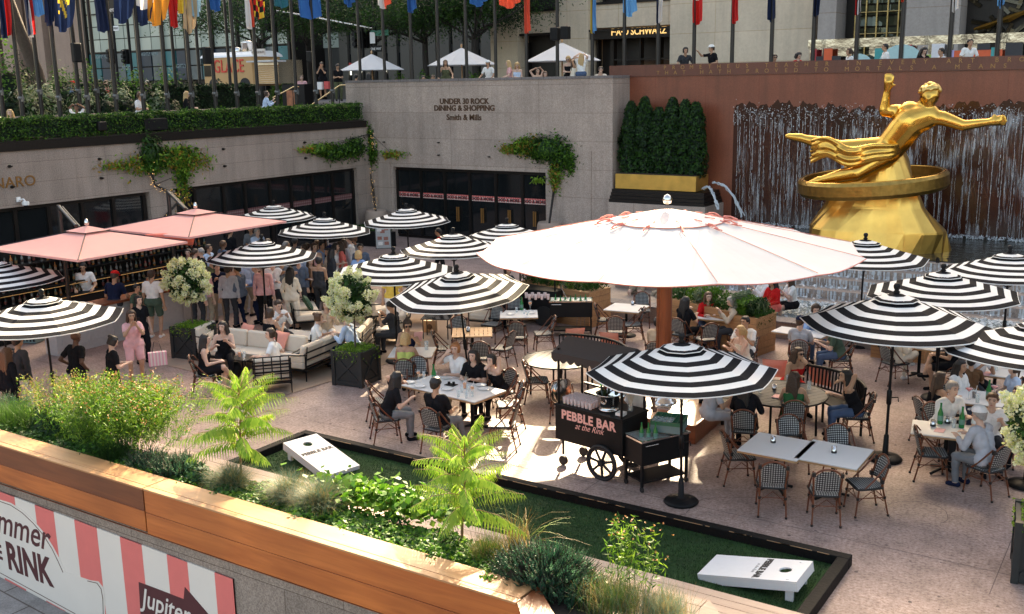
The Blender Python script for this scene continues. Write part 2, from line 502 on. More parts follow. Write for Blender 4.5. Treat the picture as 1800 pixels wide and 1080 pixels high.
def wear(o,kind):
 if kind in o.cache: return o.cache[kind]
 lb,t,sp = o.lab,o.t,o.sp
 tor = np.isin(lb,('bel','che')); pel = lb == 'pel'
 th = lb == 'thi'; sh = lb == 'shi'; ua = lb == 'uar'; fa = lb == 'far'
 ft = lb == 'foo'
 z = o.V[:,2]
 off = .014
 if kind == 'tee': m = tor | (pel & (sp > -.02)) | (ua & (t < .72))
 elif kind == 'long': m = tor | (pel & (sp > -.06)) | ua | (fa & (t < .93)); off = .016
 elif kind == 'tank': m = (tor & (sp < .40)) | (pel & (sp > -.02))
 elif kind == 'trousers': m = pel | th | sh | ((lb == 'bel') & (sp < .10)); off = .011
 elif kind == 'shorts': m = pel | (th & (t < .8)) | ((lb == 'bel') & (sp < .10)); off = .02
 elif kind == 'skirt': m = pel | (th & (t < .95)) | ((lb == 'bel') & (sp < .12)); off = .024
 elif kind == 'shoes': m = ft; off = .008
 me = None
 keep = m[o.F].all(axis=1)
 F = o.F[keep];
 if len(F) == 0: return None
 u,inv = np.unique(F,return_inverse=True); F2 = inv.reshape(F.shape)
 VV = o.V[u] + o.N[u] * off
 # loose cloth: shallow folds
 g = np.sin(VV[:,0] * 31 + VV[:,2] * 17) * np.sin(VV[:,1] * 27 + VV[:,2] * 23)
 VV = VV + o.N[u] * (g * .007)[:,None]
 me = bpy.data.meshes.new(kind)
 me.from_pydata(VV.tolist(),[],F2.tolist())
 me.polygons.foreach_set('use_smooth',[True] * len(F2))
 me.materials.append(None)
 bm = bmesh.new(); bm.from_mesh(me)
 # rim so that hems have thickness
 be = [e for e in bm.edges if e.is_boundary]
 r = bmesh.ops.extrude_edge_only(bm,edges=be)
 vs = [x for x in r['geom'] if isinstance(x,bmesh.types.BMVert)]
 for v_ in vs: v_.co -= v_.normal * off * .9
 bm.to_mesh(me); bm.free()
 o.cache[kind] = me
 return me
def hair_mesh(o,kind):
 k = 'hair_' + kind
 if k in o.cache: return o.cache[k]
 Hd,hx = o.head; mb = MB()
 def hp(x,y,z): return Hd + hx @ Vector((x,y,z))
 def blob(p,r,q,r2): rcone(mb,hp(*p),r,hp(*q),r2,12)
 if kind != 'bald':
  # cap of hair: upper and rear shell
  for a in np.linspace(-1.9,1.9,13):
   x = math.sin(a) * .078; y = -math.cos(a) * .088 - .006
   z0 = (.03 - .075 * max(0,math.cos(a))) if kind in ('short','cap') else -.05
   blob((x,y,z0),.024,(x * 1.0,y * 1.0,.05),.03); blob((x,y,.05),.032,(x * .6,y * .6,.1),.034)
  blob((0,-.03,.085),.065,(0,.03,.088),.052)
  blob((-.03,.042,.09),.034,(.03,.042,.09),.034)
  blob((-.03,-.03,.085),.055,(.03,-.03,.085),.055)
  if kind == 'curly':
   for q in range(26):
    a = q * 2.4; e = rnd.uniform(.1,1.4)
    p = (math.sin(a) * math.cos(e) * .1,-abs(math.cos(a)) * math.cos(e) * .1 + .03 ,.04 + math.sin(e) * .09); blob(p,.03,p,.03)
  if kind == 'bun': blob((0,-.1,.11),.038,(0,-.12,.1),.034)
  if kind == 'tail':
   blob((0,-.1,.05),.03,(0,-.14,-.02),.035); blob((0,-.14,-.02),.035,(0,-.13,-.18),.018)
  if kind == 'bob':
   for s_ in (-1,1):
    for y in (-.06,-.02,.02): blob((s_ * .085,y,.03),.022,(s_ * .09,y,-.1),.02)
   for x in (-.06,-.02,.02,.06): blob((x,-.095,.03),.03,(x,-.1,-.1),.026)
  if kind == 'long':
   for s_ in (-1,1):
    for y in (-.06,-.02,.015): blob((s_ * .083,y,.03),.02,(s_ * .095,y - .01,-.16),.024)
   for q,x in enumerate((-.075,-.045,-.015,.015,.045,.075)):
    blob((x * .8,-.09,.04),.034,(x * 1.1,-.115,-.14),.036)
    blob((x * 1.1,-.115,-.14),.036,(x * 1.25,-.135 - .01 * (q % 2),-.33 - .03 * (q % 3)),.018)
 me = mb.mesh('tmp',[])
 ob = bpy.data.objects.new('tmp',me); C.objects.link(ob)
 rm = ob.modifiers.new('r','REMESH'); rm.mode = 'VOXEL'; rm.voxel_size = .011; rm.use_smooth_shade = True
 sm = ob.modifiers.new('s','SMOOTH'); sm.factor = .5; sm.iterations = 4
 dg = bpy.context.evaluated_depsgraph_get()
 me = bpy.data.meshes.new_from_object(ob.evaluated_get(dg)); me.name = 'hair'
 bpy.data.objects.remove(ob); me.materials.append(None)
 o.cache[k] = me
 return me
POSES = {}
def pose(nm):
 if nm in POSES: return POSES[nm]
 f = nm.startswith('f_'); b = nm[2:] if f else nm
 T = dict(
  stand=dict(),stand2=dict(hL=(-.25,.1,.86),hR=(.12,.3,1.12),fL=(-.1,.1,.085)),
  drink=dict(hL=(-.23,.05,.82),hR=(.08,.26,1.28),yaw=20),folded=dict(hL=(.12,.2,1.12),hR=(-.12,.22,1.1),yaw=-15),
  photo=dict(hL=(-.06,.34,1.42),hR=(.07,.34,1.42),nod=8),phone=dict(hL=(-.07,.3,1.1),hR=(.08,.3,1.12),nod=28),
  walk=dict(hL=(-.26,.22,.86),hR=(.27,-.16,.85),fL=(-.1,-.28,.12),fR=(.1,.34,.085),lean=6),
  rail=dict(hL=(-.3,.38,1.0),hR=(.3,.38,1.0),lean=12),point=dict(hR=(.3,.45,1.5),hL=(-.2,.25,1.05),yaw=-20),
  armsup=dict(hL=(-.12,.08,1.72),hR=(.14,.1,1.7)),hips=dict(hL=(-.2,.06,1.0),hR=(.2,.06,1.0)),
  bar=dict(hL=(-.22,.38,1.02),hR=(.22,.40,1.02),lean=14,nod=20),
  sit=dict(sit=True),sitlean=dict(sit=True,lean=18,hL=(-.12,.44,.80),hR=(.14,.45,.80)),
  sitchin=dict(sit=True,lean=22,hL=(-.05,.30,1.12),hR=(.12,.42,.80),yaw=15),sitdrink=dict(sit=True,lean=6,hR=(.06,.3,1.16),hL=(-.15,.4,.80),yaw=25),
  sitback=dict(sit=True,lean=-8,hL=(-.14,.3,.72),hR=(.14,.3,.72),fL=(-.12,.6,.085),fR=(.16,.55,.085)),
  sitcross=dict(sit=True,lean=4,hL=(-.05,.3,.74),hR=(.1,.32,.74),fR=(-.16,.52,.36),fL=(-.12,.38,.085)),
  sitread=dict(sit=True,lean=8,hL=(-.1,.36,.98),hR=(.12,.36,.98),nod=22),sitturn=dict(sit=True,lean=6,turn=35,yaw=30,hL=(-.2,.35,.80),hR=(.3,.1,.8)),
  sitchat=dict(sit=True,lean=10,hL=(-.1,.38,.95),hR=(.16,.36,.86),yaw=-20),
 )[b]
 POSES[nm] = make_pose(fem=f,**T)
 return POSES[nm]
SKIN = [mat('skin_pale',(.62,.40,.30),.5,var=.06,spec=.3),mat('skin_tan',(.48,.28,.18),.5,var=.06,spec=.3),mat('skin_brown',(.25,.13,.08),.5,var=.06,spec=.3),mat('skin_dark',(.10,.05,.032),.5,var=.06,spec=.3)]
HAIR = {k: mat('hair_' + k,c,.5,var=.35,scale=40,bump=.6) for k,c in dict(black=(.012,.01,.009),brown=(.05,.026,.014),chestnut=(.10,.045,.02),blonde=(.50,.32,.14),ginger=(.36,.14,.05),grey=(.30,.28,.26)).items()}
COL = dict(black=(.012,.012,.014),white=(.78,.77,.74),navy=(.012,.018,.045),grey=(.18,.19,.2),lgrey=(.42,.43,.46),pink=(.72,.40,.40),coral=(.75,.17,.14),red=(.55,.02,.02),blue=(.25,.38,.62),
   lblue=(.50,.62,.78),khaki=(.36,.30,.22),beige=(.55,.44,.33),cream=(.74,.66,.54),green=(.03,.13,.05),dgreen=(.07,.11,.08),lime=(.50,.56,.16),olive=(.10,.11,.06),denim=(.07,.11,.19),charcoal=(.045,.047,.052),brown=(.16,.08,.04),yellow=(.75,.55,.12),steel=(.10,.13,.18))
def clo(c): return cloth(c,COL[c])
eye_m = mat('eye_dark',(.012,.01,.01),.3,var=0); lip_m = mat('lip',(.42,.13,.11),.5,var=.05); lens_m = mat('dark_lens',(.006,.006,.008),.1,var=0)
NP = [0]
def person(label,loc,az,ps,top,bot,hair,skin=0,h=1.0,shoes='black',glasses=False,hat=None,group=None,shoe=True):
 """top/bot = (kind, colour); hair = (style, colour)"""
 o = pose(ps)
 r = thing('person',label,'person',loc,az - math.pi / 2,group)
 r.scale = (h,h,h)
 r.rotation_euler[2] += math.radians(rnd.uniform(-4,4))
 def ad(nm,me,m):
  if me is None: return None
  q = link(nm,me,r); q.material_slots[0].link = 'OBJECT'; q.material_slots[0].material = m; return q
 ad('body',o.body,SKIN[skin])
 if top: ad({'tee': 'tee_shirt','long': 'shirt','tank': 'sleeveless_top'}[top[0]],wear(o,top[0]),clo(top[1]))
 if bot: ad({'trousers': 'trousers','shorts': 'shorts','skirt': 'skirt'}[bot[0]],wear(o,bot[0]),clo(bot[1]))
 if shoe: ad('shoes',wear(o,'shoes'),clo(shoes))
 if hair[0] != 'bald': ad('hair',hair_mesh(o,hair[0]),HAIR[hair[1]])
 Hd,hx = o.head
 k = 'face'
 if k not in o.cache:
  mb = MB()
  for s_ in (-1,1):
   mb.ell(Hd + hx @ Vector((s_ * .032,.089,.02)),(.013,.008,.007),0,8,6)
   mb.tube([Hd + hx @ Vector((s_ * .015,.102,.042)),Hd + hx @ Vector((s_ * .034,.102,.047)),Hd + hx @ Vector((s_ * .05,.09,.040))],.005,0,6)
  mb.ell(Hd + hx @ Vector((0,.094,-.056)),(.022,.008,.008),1,8,6)
  o.cache[k] = mb.mesh('face_features',[eye_m,lip_m])
 link('face_features',o.cache[k],r)
 if glasses:
  if 'gl' not in o.cache:
   mb = MB()
   for s_ in (-1,1): mb.ell(Hd + hx @ Vector((s_ * .033,.104,.02)),(.026,.007,.02),0,10,6); mb.tube([Hd + hx @ Vector((s_ * .055,.1,.025)),Hd + hx @ Vector((s_ * .092,.0,.02))],.004,0,5)
   mb.tube([Hd + hx @ Vector((-.01,.11,.025)),Hd + hx @ Vector((.01,.11,.025))],.004,0,5)
   o.cache['gl'] = mb.mesh('sunglasses',[lens_m])
  link('sunglasses',o.cache['gl'],r)
 if hat:
  key = 'hat'
  if key not in o.cache:
   mb = MB(); mb.lathe([(.104,.055),(.106,.08),(.098,.115),(.07,.145),(.03,.158),(.001,.16)],n=18,sy=1.12)
   pts = [(.075 * math.cos(a) * 1.1,.1 + .085 * math.sin(a),.062 - .012 * math.sin(a)) for a in np.linspace(0,math.pi,9)]
   st = [(p[0],p[1],p[2] + .012) for p in pts]
   mb.add(pts + st,[tuple(range(9)),tuple(range(17,8,-1))] + [(i,i + 1,10 + i,9 + i) for i in range(8)])
   M = Matrix.Translation(Hd) @ hx.to_4x4()
   mb.xf(M); o.cache[key] = mb.mesh('cap',[clo('white')])
  q = link('cap',o.cache[key],r); q.material_slots[0].link = 'OBJECT'; q.material_slots[0].material = clo(hat)
 NP[0] += 1
 return r
# ---------------------------------------------------------------- the setting
G = dict(
 floor=granite('plaza_terrazzo',(.42,.285,.24),(.12,.062,.048),(.62,.49,.43),21,.6,patch=.34),
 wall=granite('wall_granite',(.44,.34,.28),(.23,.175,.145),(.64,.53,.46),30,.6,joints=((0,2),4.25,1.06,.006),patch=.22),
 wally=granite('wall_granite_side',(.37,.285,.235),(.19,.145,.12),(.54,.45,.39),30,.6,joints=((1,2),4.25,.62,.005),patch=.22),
 coarse=granite('coarse_granite',(.30,.23,.185),(.10,.075,.06),(.50,.42,.36),48,.7,joints=((0,2),1.9,.62,.006),patch=.2),
 red=granite('red_granite',(.25,.068,.034),(.15,.038,.02),(.34,.11,.06),45,.35,joints=((0,2),2.0,9,.01),patch=.25,jcol=(.28,.2,.17)),
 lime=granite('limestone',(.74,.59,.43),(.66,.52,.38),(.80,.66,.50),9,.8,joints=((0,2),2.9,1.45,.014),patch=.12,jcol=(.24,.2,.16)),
 limed=granite('limestone_shaded_green',(.33,.34,.28),(.28,.29,.24),(.38,.39,.33),9,.8,joints=((0,2),2.9,1.2,.014),patch=.12,jcol=(.24,.2,.16)),  # grey-green stone of the lower facade
 pave=granite('paving',(.22,.19,.18),(.12,.10,.10),(.34,.30,.29),30,.75,joints=((0,1),1.0,.8,.012),patch=.25),
)
M = dict(
 bronze=mat('dark_bronze',(.022,.018,.016),.4,.6,var=.3),black=mat('black_paint',(.008,.008,.0085),.5,var=.3,scale=6,spec=.2),blackm=mat('black_metal',(.008,.008,.009),.4,.2,var=.3,spec=.25),
 glass=mat('dark_glass',(.010,.012,.013),.06,spec=.7,var=.6,scale=.6),gold=mat('gilding',(.80,.41,.09),.23,1.0,var=.4,scale=2.6,bump=.2),goldflat=mat('gilt_letters',(.28,.13,.035),.5,.4),
 planter_gold=mat('gilded_planter',(.66,.40,.10),.42,.8,var=.35,scale=2.5),white=mat('white_paint',(.78,.78,.77),.45,var=.05),whitefab=mat('white_canvas',(.62,.62,.62),.85,var=.06,scale=2.2,trans=.14,bump=.35),
 blackfab=mat('black_canvas',(.014,.014,.016),.9,var=.25,scale=40,spec=.08),stripew=mat('ivory_canvas',(.80,.79,.76),.85,var=.06,scale=5,trans=.18),pinkfab=mat('pink_canvas',(.76,.37,.33),.85,var=.05,scale=3,trans=.12),
 pinktrim=mat('salmon_trim',(.75,.25,.2),.8,var=.1),cream=mat('cream_cushion',(.68,.58,.46),.9,var=.06,bump=.2),salmon=mat('salmon_cushion',(.75,.30,.22),.9,var=.1,bump=.2),greenfab=mat('dark_green_velvet',(.02,.07,.04),.8),
 steel=mat('polished_steel',(.72,.70,.67),.16,1.0,var=.1),teal=mat('teal_film',(.015,.12,.13),.3,var=.4,scale=1.5),brown_letters=mat('brown_letters',(.075,.03,.01),.5),
 rattan=mat('cane_tube',(.15,.042,.015),.35,var=.35,scale=30),wrap=mat('black_binding',(.012,.011,.011),.5),tabletop=mat('white_table_laminate',(.70,.69,.67),.3,var=.05,scale=3),soil=mat('soil',(.035,.024,.017),.95,var=.4,bump=1),
 clay=mat('tan_clay_pot',(.36,.26,.20),.75,var=.15,scale=4,bump=.3),pole=mat('bronze_pole',(.022,.019,.018),.35,.3,var=.2),turf=mat('artificial_turf',(.010,.045,.006),.95,var=.6,scale=2.2,bump=1),
 bark=mat('bark',(.075,.055,.042),.9,var=.4,scale=14,bump=1),barkd=mat('dark_bark',(.03,.024,.02),.9,var=.4,scale=14,bump=1),rug=mat('sisal_rug',(.40,.285,.205),.95,var=.12,scale=30,bump=.4),
 banner_w=mat('banner_cream',(.70,.63,.56),.75,var=.05,scale=2),banner_p=mat('banner_coral',(.72,.165,.145),.75,var=.07,scale=6),maroon=mat('maroon_print',(.085,.018,.02),.7),line=mat('thin_maroon_line',(.12,.05,.035),.7),
 foam=glassm('white_water',(.80,.84,.86),.3,.55),brass=mat('brass_rail',(.75,.55,.28),.25,1.0),kraft=mat('kraft_paper',(.36,.22,.12),.8),greenglass=glassm('green_glass',(.03,.32,.1),.05,.6),glass_clear=glassm('clear_glass',(.92,.95,.95),.03,.22),
 orange=mat('orange_drink',(.8,.25,.03),.3),dish=mat('white_china',(.78,.78,.76),.2),pinkpaper=mat('pink_paper',(.75,.42,.40),.8),rubber=mat('rubber',(.012,.012,.012),.7),
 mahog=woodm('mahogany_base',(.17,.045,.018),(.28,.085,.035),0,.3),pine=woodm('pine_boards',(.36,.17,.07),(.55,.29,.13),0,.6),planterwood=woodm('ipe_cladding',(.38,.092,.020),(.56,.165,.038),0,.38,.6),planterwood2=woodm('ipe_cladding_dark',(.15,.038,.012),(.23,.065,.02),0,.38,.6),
 deck=woodm('weathered_deck',(.46,.33,.26),(.60,.46,.37),0,.6,.7),cap=woodm('cap_board',(.42,.20,.085),(.54,.30,.14),0,.45,.5),teak=woodm('teak_slats',(.40,.22,.10),(.60,.38,.20),0,.5),
)
weavem()
GR = dict(d=leafm('leaf_dark',(.018,.05,.014)),m=leafm('leaf_mid',(.03,.09,.012)),l=leafm('leaf_light',(.09,.21,.022)),y=leafm('leaf_yellowgreen',(.20,.34,.035)),b=leafm('leaf_blue_green',(.025,.11,.055)),
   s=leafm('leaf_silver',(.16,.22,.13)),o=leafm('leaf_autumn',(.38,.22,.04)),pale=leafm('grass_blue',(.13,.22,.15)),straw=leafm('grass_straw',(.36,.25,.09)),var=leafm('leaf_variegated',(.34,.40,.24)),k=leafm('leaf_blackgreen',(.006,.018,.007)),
   hyd=mat('hydrangea_petal',(.66,.70,.30),.8,var=.2,trans=.25),hydw=mat('hydrangea_petal_pale',(.76,.76,.52),.8,var=.15,trans=.25),fl=mat('rust_flower',(.45,.17,.04),.7),flp=mat('peach_flower',(.85,.5,.28),.7))
S = lambda nm,mb,m,**k: mb.build(nm,m,kind='structure',**k)
XL,YR,YB = -29.8,34.45,35.83
S('plaza_floor',MB().box2((-31,8.5,-.3),(12,36.5,0)),G['floor'])
# hairline cracks in the terrazzo
cr = MB()
for k in range(9):
 x,y = rnd.uniform(-16,0),rnd.uniform(12,20); p = []
 a = rnd.uniform(0,6)
 for q in range(14):
  p.append((x,y)); a += rnd.uniform(-.5,.5); x += math.cos(a) * .16; y += math.sin(a) * .16
 for q in range(13):
  (x0,y0),(x1,y1) = p[q],p[q + 1]; d = Vector((-(y1 - y0),x1 - x0,0)).normalized() * .004
  cr.add([(x0 - d.x,y0 - d.y,.004),(x0 + d.x,y0 + d.y,.004),(x1 + d.x,y1 + d.y,.004),(x1 - d.x,y1 - d.y,.004)],[(0,1,2,3)])
S('floor_cracks',cr,mat('crack',(.09,.065,.06),.9))
gm_ = MB()
for k in range(260):
 x,y,r_ = rnd.uniform(-22,0),rnd.uniform(12.5,24),rnd.uniform(.008,.035); n_ = 7; gm_.add([(x + r_ * rnd.uniform(.6,1.2) * math.cos(j * 6.283 / n_),y + r_ * rnd.uniform(.6,1.2) * math.sin(j * 6.283 / n_),.0035) for j in range(n_)],[tuple(range(n_))])
S('floor_spots',gm_,mat('floor_spot',(.13,.09,.08),.8))
jt = MB()
for x in np.arange(-26,4,6.1): jt.add([(x,13.4,.003),(x + .012,13.4,.003),(x + .012,34,.003),(x,34,.003)],[(0,1,2,3)])
for y in (14.1,20.2,26.3): jt.add([(-29,y,.0032),(8,y,.0032),(8,y + .012,.0032),(-29,y + .012,.0032)],[(0,1,2,3)])
S('floor_joints',jt,mat('joint_line',(.17,.12,.105),.9))
# street-level ground around the sunken plaza
S('terrace_ground',MB().box2((-140,-20,4.9),(-31.1,170,5.3)).box2((-31.1,36.6,4.9),(140,170,5.3)),G['pave'])
S('side_ground',MB().box2((12.6,-20,4.9),(140,36.6,5.3)),G['pave'])
S('street',MB().box2((-140,44.6,5.3),(140,49.0,5.304)),mat('asphalt',(.05,.05,.052),.9,bump=.4))

def wall_thing(name,label):
 return thing(name,label,'wall')
# left wall with its window strips
w = wall_thing('granite_wall','long grey granite wall below the hedge, with two strips of dark windows')
mb = MB()
mb.box2((XL - 1.3,-3,3.02),(XL,YR,4.70)); mb.box2((XL - 1.3,22.84,0),(XL,23.92,3.02)); mb.box2((XL - 1.3,33.44,0),(XL,YR,3.02)); mb.box2((XL - 1.3,-3,0),(XL,8,3.02))
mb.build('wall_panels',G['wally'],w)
def strip(w,name,axis,c,posts,z0,z1,face,inset=.22):
 fr = MB(); a,b = posts[0],posts[-1]
 def bx(p,q,za,zb,d0,d1,mbx,mi=0):
  if axis == 'y': mbx.box2((c - d1,p,za),(c - d0,q,zb),mi)
  else: mbx.box2((p,c + d0,za),(q,c + d1,zb),mi)
 bx(a,b,z1 - .12,z1 - .003,inset - .06,inset + .1,fr)
 bx(a,b,z0,z0 + .12,inset - .06,inset + .1,fr)
 for p in posts: bx(p - .06,p + .06,z0 + .12,z1 - .12,inset - .07,inset + .1,fr)
 f = fr.build(name,M['bronze'],w)
 for i in range(len(posts) - 1):
  g = MB(); bx(posts[i] + .06,posts[i + 1] - .06,z0 + .12,z1 - .12,inset,inset + .04,g); g.build('pane',M['glass'],f)
 return f
f1 = strip(w,'window_strip','y',XL,[8,10,12,13.8,15.4,16.9,18.01,19.13,20.33,21.5,22.72],0,3.02,1)
f2 = strip(w,'window_strip','y',XL,[24.0,24.9,26.24,27.29,28.57,29.7,30.92,32.09,33.38],0,3.02,1)
# dim interiors behind the glass are the glass itself; joints of the cladding carry small anchors
an = MB()
for yy in (17.9,21.0,26.2,30.4):
 for zz in (3.64,4.26): an.tube([(XL - .01,yy,zz),(XL + .06,yy,zz)],.045,n=8); an.box((XL + .07,yy,zz),(.02,.14,.04))
an.build('wall_anchor',M['bronze'],w)
text('NARO',.46,M['goldflat'],w,atX(27,322,XL) + Vector((.012,-.02,-.12)),(math.pi / 2,0,math.pi / 2),ext=.012,align='CENTER',sx=1.05)
mb = MB(); p = atX(35,352,XL); mb.box2((XL,p.y - .12,p.z - .05),(XL + .05,p.y + .0,p.z + .1)); mb.tube([(XL,p.y - .06,p.z),(XL + .2,p.y,p.z + .03),(XL + .26,p.y,p.z - .03)],.03);
mb.lathe([(.10,-.03),(.11,-.08),(.10,-.14)],(XL + .28,p.y,p.z),14); mb.ell((XL + .28,p.y,p.z - .15),(.07,.07,.06),1)
mb.build('security_camera',[M['white'],M['glass']],label='white dome camera on the granite wall below the bronze lettering',cat='camera')
# rear wall
w = wall_thing('granite_wall','tall pinkish granite wall with bronze sign lettering and a wide glazed entrance')
mb = MB(); xr = -18.06
mb.box2((-31.1,YR,3.02),(xr,YR + 2.1,6.56)); mb.box2((-31.1,YR,0),(-28.62,YR + 2.1,3.02)); mb.box2((-20.98,YR,0),(xr,YR + 2.1,3.02))
mb.box2((-29.45,YR - .05,0),(-28.75,YR - .001,3.35)); mb.box2((-20.9,YR - .04,0),(-18.95,YR - .001,3.9))
mb.build('wall_panels',G['wall'],w)
MB().box2((-31.1,YR - .03,6.56),(xr + .02,YR + 2.1,6.66)).build('coping',G['pave'],w)
f3 = strip(w,'entrance_doors','x',YR,[-28.58,-27.28,-26.02,-24.74,-23.45,-22.17,-21.02],0,3.0,1)
P6 = [-28.58,-27.28,-26.02,-24.74,-23.45,-22.17,-21.02]
gg = MB()
for i in range(6):
 a,b = P6[i] + .08,P6[i + 1] - .08; n = 26
 for q in range(n):
  for r_ in range(4):
   gg.box2((a + (b - a) * q / n,YR + .205,1.73 + r_ * .055),(a + (b - a) * (q + 1) / n,YR + .215,1.73 + (r_ + 1) * .055),(q % 2) + (r_ % 2))
 text('FOOD & MORE',.17,M['maroon'],f3,(a + (b - a) * .42,YR + .19,1.775),(math.pi / 2,0,0),off=.008,ext=.003)
gg.build('gingham_band',[M['banner_w'],mat('gingham_mid',(.70,.25,.22),.7),mat('gingham_red',(.55,.03,.03),.7)],f3)
hd = MB()
for x in (-25.36,-24.12,-22.8,-21.6): hd.box2((x - .05,YR + .1,.85),(x - .0,YR + .14,1.45)); hd.box2((x + .04,YR + .1,.85),(x + .09,YR + .14,1.45))
hd.build('door_handle',M['goldflat'],f3)
gl = MB()
for i in range(7):
 a,b = [24.0,24.9,26.24,27.29,28.57,29.7,30.92,32.09,33.38][i + 1:i + 3]
 n = 20
 for q in range(n):
  for r_ in range(4): gl.box2((XL - .205,a + .08 + (b - a - .16) * q / n,1.72 + r_ * .055),(XL - .215,a + .08 + (b - a - .16) * (q + 1) / n,1.72 + (r_ + 1) * .055),(q % 2 + r_ % 2))
gl.build('gingham_band',[mat('gingham_reflection',(.22,.15,.14),.5),mat('gingham_reflection2',(.15,.06,.06),.5),mat('gingham_reflection3',(.08,.02,.02),.5)],f2)  # gingham reflected in the left windows, painted as dim squares
tp = atY(815,178,YR - .02)
text('UNDER 30 ROCK',.31,M['brown_letters'],w,(tp.x,YR - .012,tp.z - .11),(math.pi / 2,0,0),ext=.012,off=.008,sx=1.02)
tp = atY(815,190,YR - .02)
text('DINING & SHOPPING',.31,M['brown_letters'],w,(tp.x,YR - .012,tp.z - .11),(math.pi / 2,0,0),ext=.012,off=.008,sx=1.02)
tp = atY(815,207,YR - .02)
text('Smith & Mills',.33,M['brown_letters'],w,(tp.x,YR - .012,tp.z - .1),(math.pi / 2,0,0),ext=.012,off=.005,sx=1.0)
an = MB()
for (px,py) in ((772,251),(772,273),(861,276),(676,250)):
 p = atY(px,py,YR); an.box((p.x,YR - .04,p.z),(.05,.08,.05)); an.box((p.x,YR - .085,p.z),(.12,.012,.03))
an.build('wall_anchor',M['bronze'],w)
# red granite fountain wall
w = wall_thing('fountain_wall','polished red granite wall behind the gilded statue, with incised gold lettering')
mb = MB(); mb.box2((xr,YB,0),(14,YB + .8,6.60)); mb.build('wall_slab',G['red'],w)
MB().box2((-18.9,YB - .06,6.603),(14,YB + .8,7.02)).build('parapet',granite('red_granite_coping',(.15,.042,.024),(.08,.024,.014),(.21,.07,.04),45,.35,joints=((0,2),2.9,9,.01),jcol=(.26,.18,.15)),w)
gm = mat('incised_gold',(.36,.19,.06),.5,.3)
t1 = 'PROMETHEUS TEACHER IN EVERY ART BROUGHT THE FIRE'; x0 = atY(1170,122,YB).x; x1 = atY(1797,104,YB).x
n1 = len('PROMETHEUS TEACHER IN EVERY ART BRO') - 1
for i,ch in enumerate(t1):
 if ch != ' ': text(ch,.2,gm,w,(x0 + (x1 - x0) * i / n1,YB - .064,6.84),(math.pi / 2,0,0),ext=.003)
t2 = 'THAT HATH PROVED TO MORTALS A MEANS TO MIGHTY ENDS'; x0 = atY(1158,131,YB).x; x1 = atY(1767,119,YB).x
n2 = len('THAT HATH PROVED TO MORTALS A MEANS') - 1
for i,ch in enumerate(t2):
 if ch != ' ': text(ch,.2,gm,w,(x0 + (x1 - x0) * i / n2,YB - .064,6.655),(math.pi / 2,0,0),ext=.003)
# side block with relief and low wall under the gilded planter
w = wall_thing('granite_wall','low granite wall carrying the gilded planter of tall shrubs')
mb = MB(); mb.box2((xr + .003,YR - .35,0),(-14.2,YB - .003,2.05)); mb.build('wall_panels',G['wall'],w)
mb = MB()
for k,(d,z) in enumerate(((.30,2.05),(.22,2.17),(.14,2.29),(.06,2.40))): mb.box2((xr + .01,YR - .3 + .08 * k,z + .002),(-14.25 - .04 * k,YB - .01,z + .115))
mb.build('ledge',M['bronze'],w)
pl = thing('gilded_planter','long gilded box planter on the stepped ledge beside the fountain wall','planter',(0,0,0))
MB().box2((-17.95,YR + .02,2.53),(-14.72,YR + 1.15,3.08)).build('box',M['planter_gold'],pl,bevel=.01)
MB().box2((-17.9,YR + .07,3.082),(-14.77,YR + 1.1,3.12)).build('soil',M['soil'],pl)
def arb(x,y,z0,h,r,sd):
 rg = np.random.default_rng(sd); n = 5200
 t = rg.random(n) ** .8; a = rg.uniform(0,2 * np.pi,n)
 prof = np.minimum(1,1.25 * (1 - t) ** .5 + .12) * np.where(t < .1,.8 + 2 * t,1)
 rr = r * prof * (.72 + .33 * rg.random(n)) * (1 + .15 * np.sin(a * 3 + t * 9 + sd) + .1 * np.sin(a * 7 - t * 21))
 P = np.stack([x + rr * np.cos(a),y + rr * np.sin(a),z0 + t * h],1)
 N = np.stack([np.cos(a),np.sin(a),np.full(n,.5)],1)
 o = thing('arborvitae',ARBL[sd % 8],'shrub',(0,0,0),0,'clipped evergreens in the gilded planter')
 leaves('foliage',P,.13,[GR['d'],GR['k'],GR['m']],o,N=N,seed=sd,aspect=.45,jitter=.6)
 MB().tube([(x,y,z0),(x,y,z0 + h * .8)],[.05,.02],n=6).build('trunk',M['bark'],o)
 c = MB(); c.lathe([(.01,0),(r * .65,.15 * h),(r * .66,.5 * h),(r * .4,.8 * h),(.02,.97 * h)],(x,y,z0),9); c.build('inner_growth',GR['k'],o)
ARBL = ['clipped evergreen at the left end of the gilded planter','clipped evergreen second from the granite wall end of the gilded planter','evergreen third from the granite wall in the gilded planter','evergreen fourth from the granite wall in the gilded planter',
  'narrow evergreen fifth from the granite wall in the gilded planter','tallest bushy evergreen at the fountain end of the gilded planter','evergreen half hidden behind the front row nearest the granite wall','evergreen half hidden behind the front row nearest the fountain']
for k,x in enumerate((-17.55,-16.98,-16.42,-15.88,-15.4,-14.98)): arb(x,YR + .5,2.95,2.75 + .22 * math.sin(k * 2.3) + (.15 if k == 5 else 0),.40,k)
arb(-17.2,YR + .95,2.95,2.7,.42,6); arb(-15.6,YR + .95,2.95,2.7,.42,7)
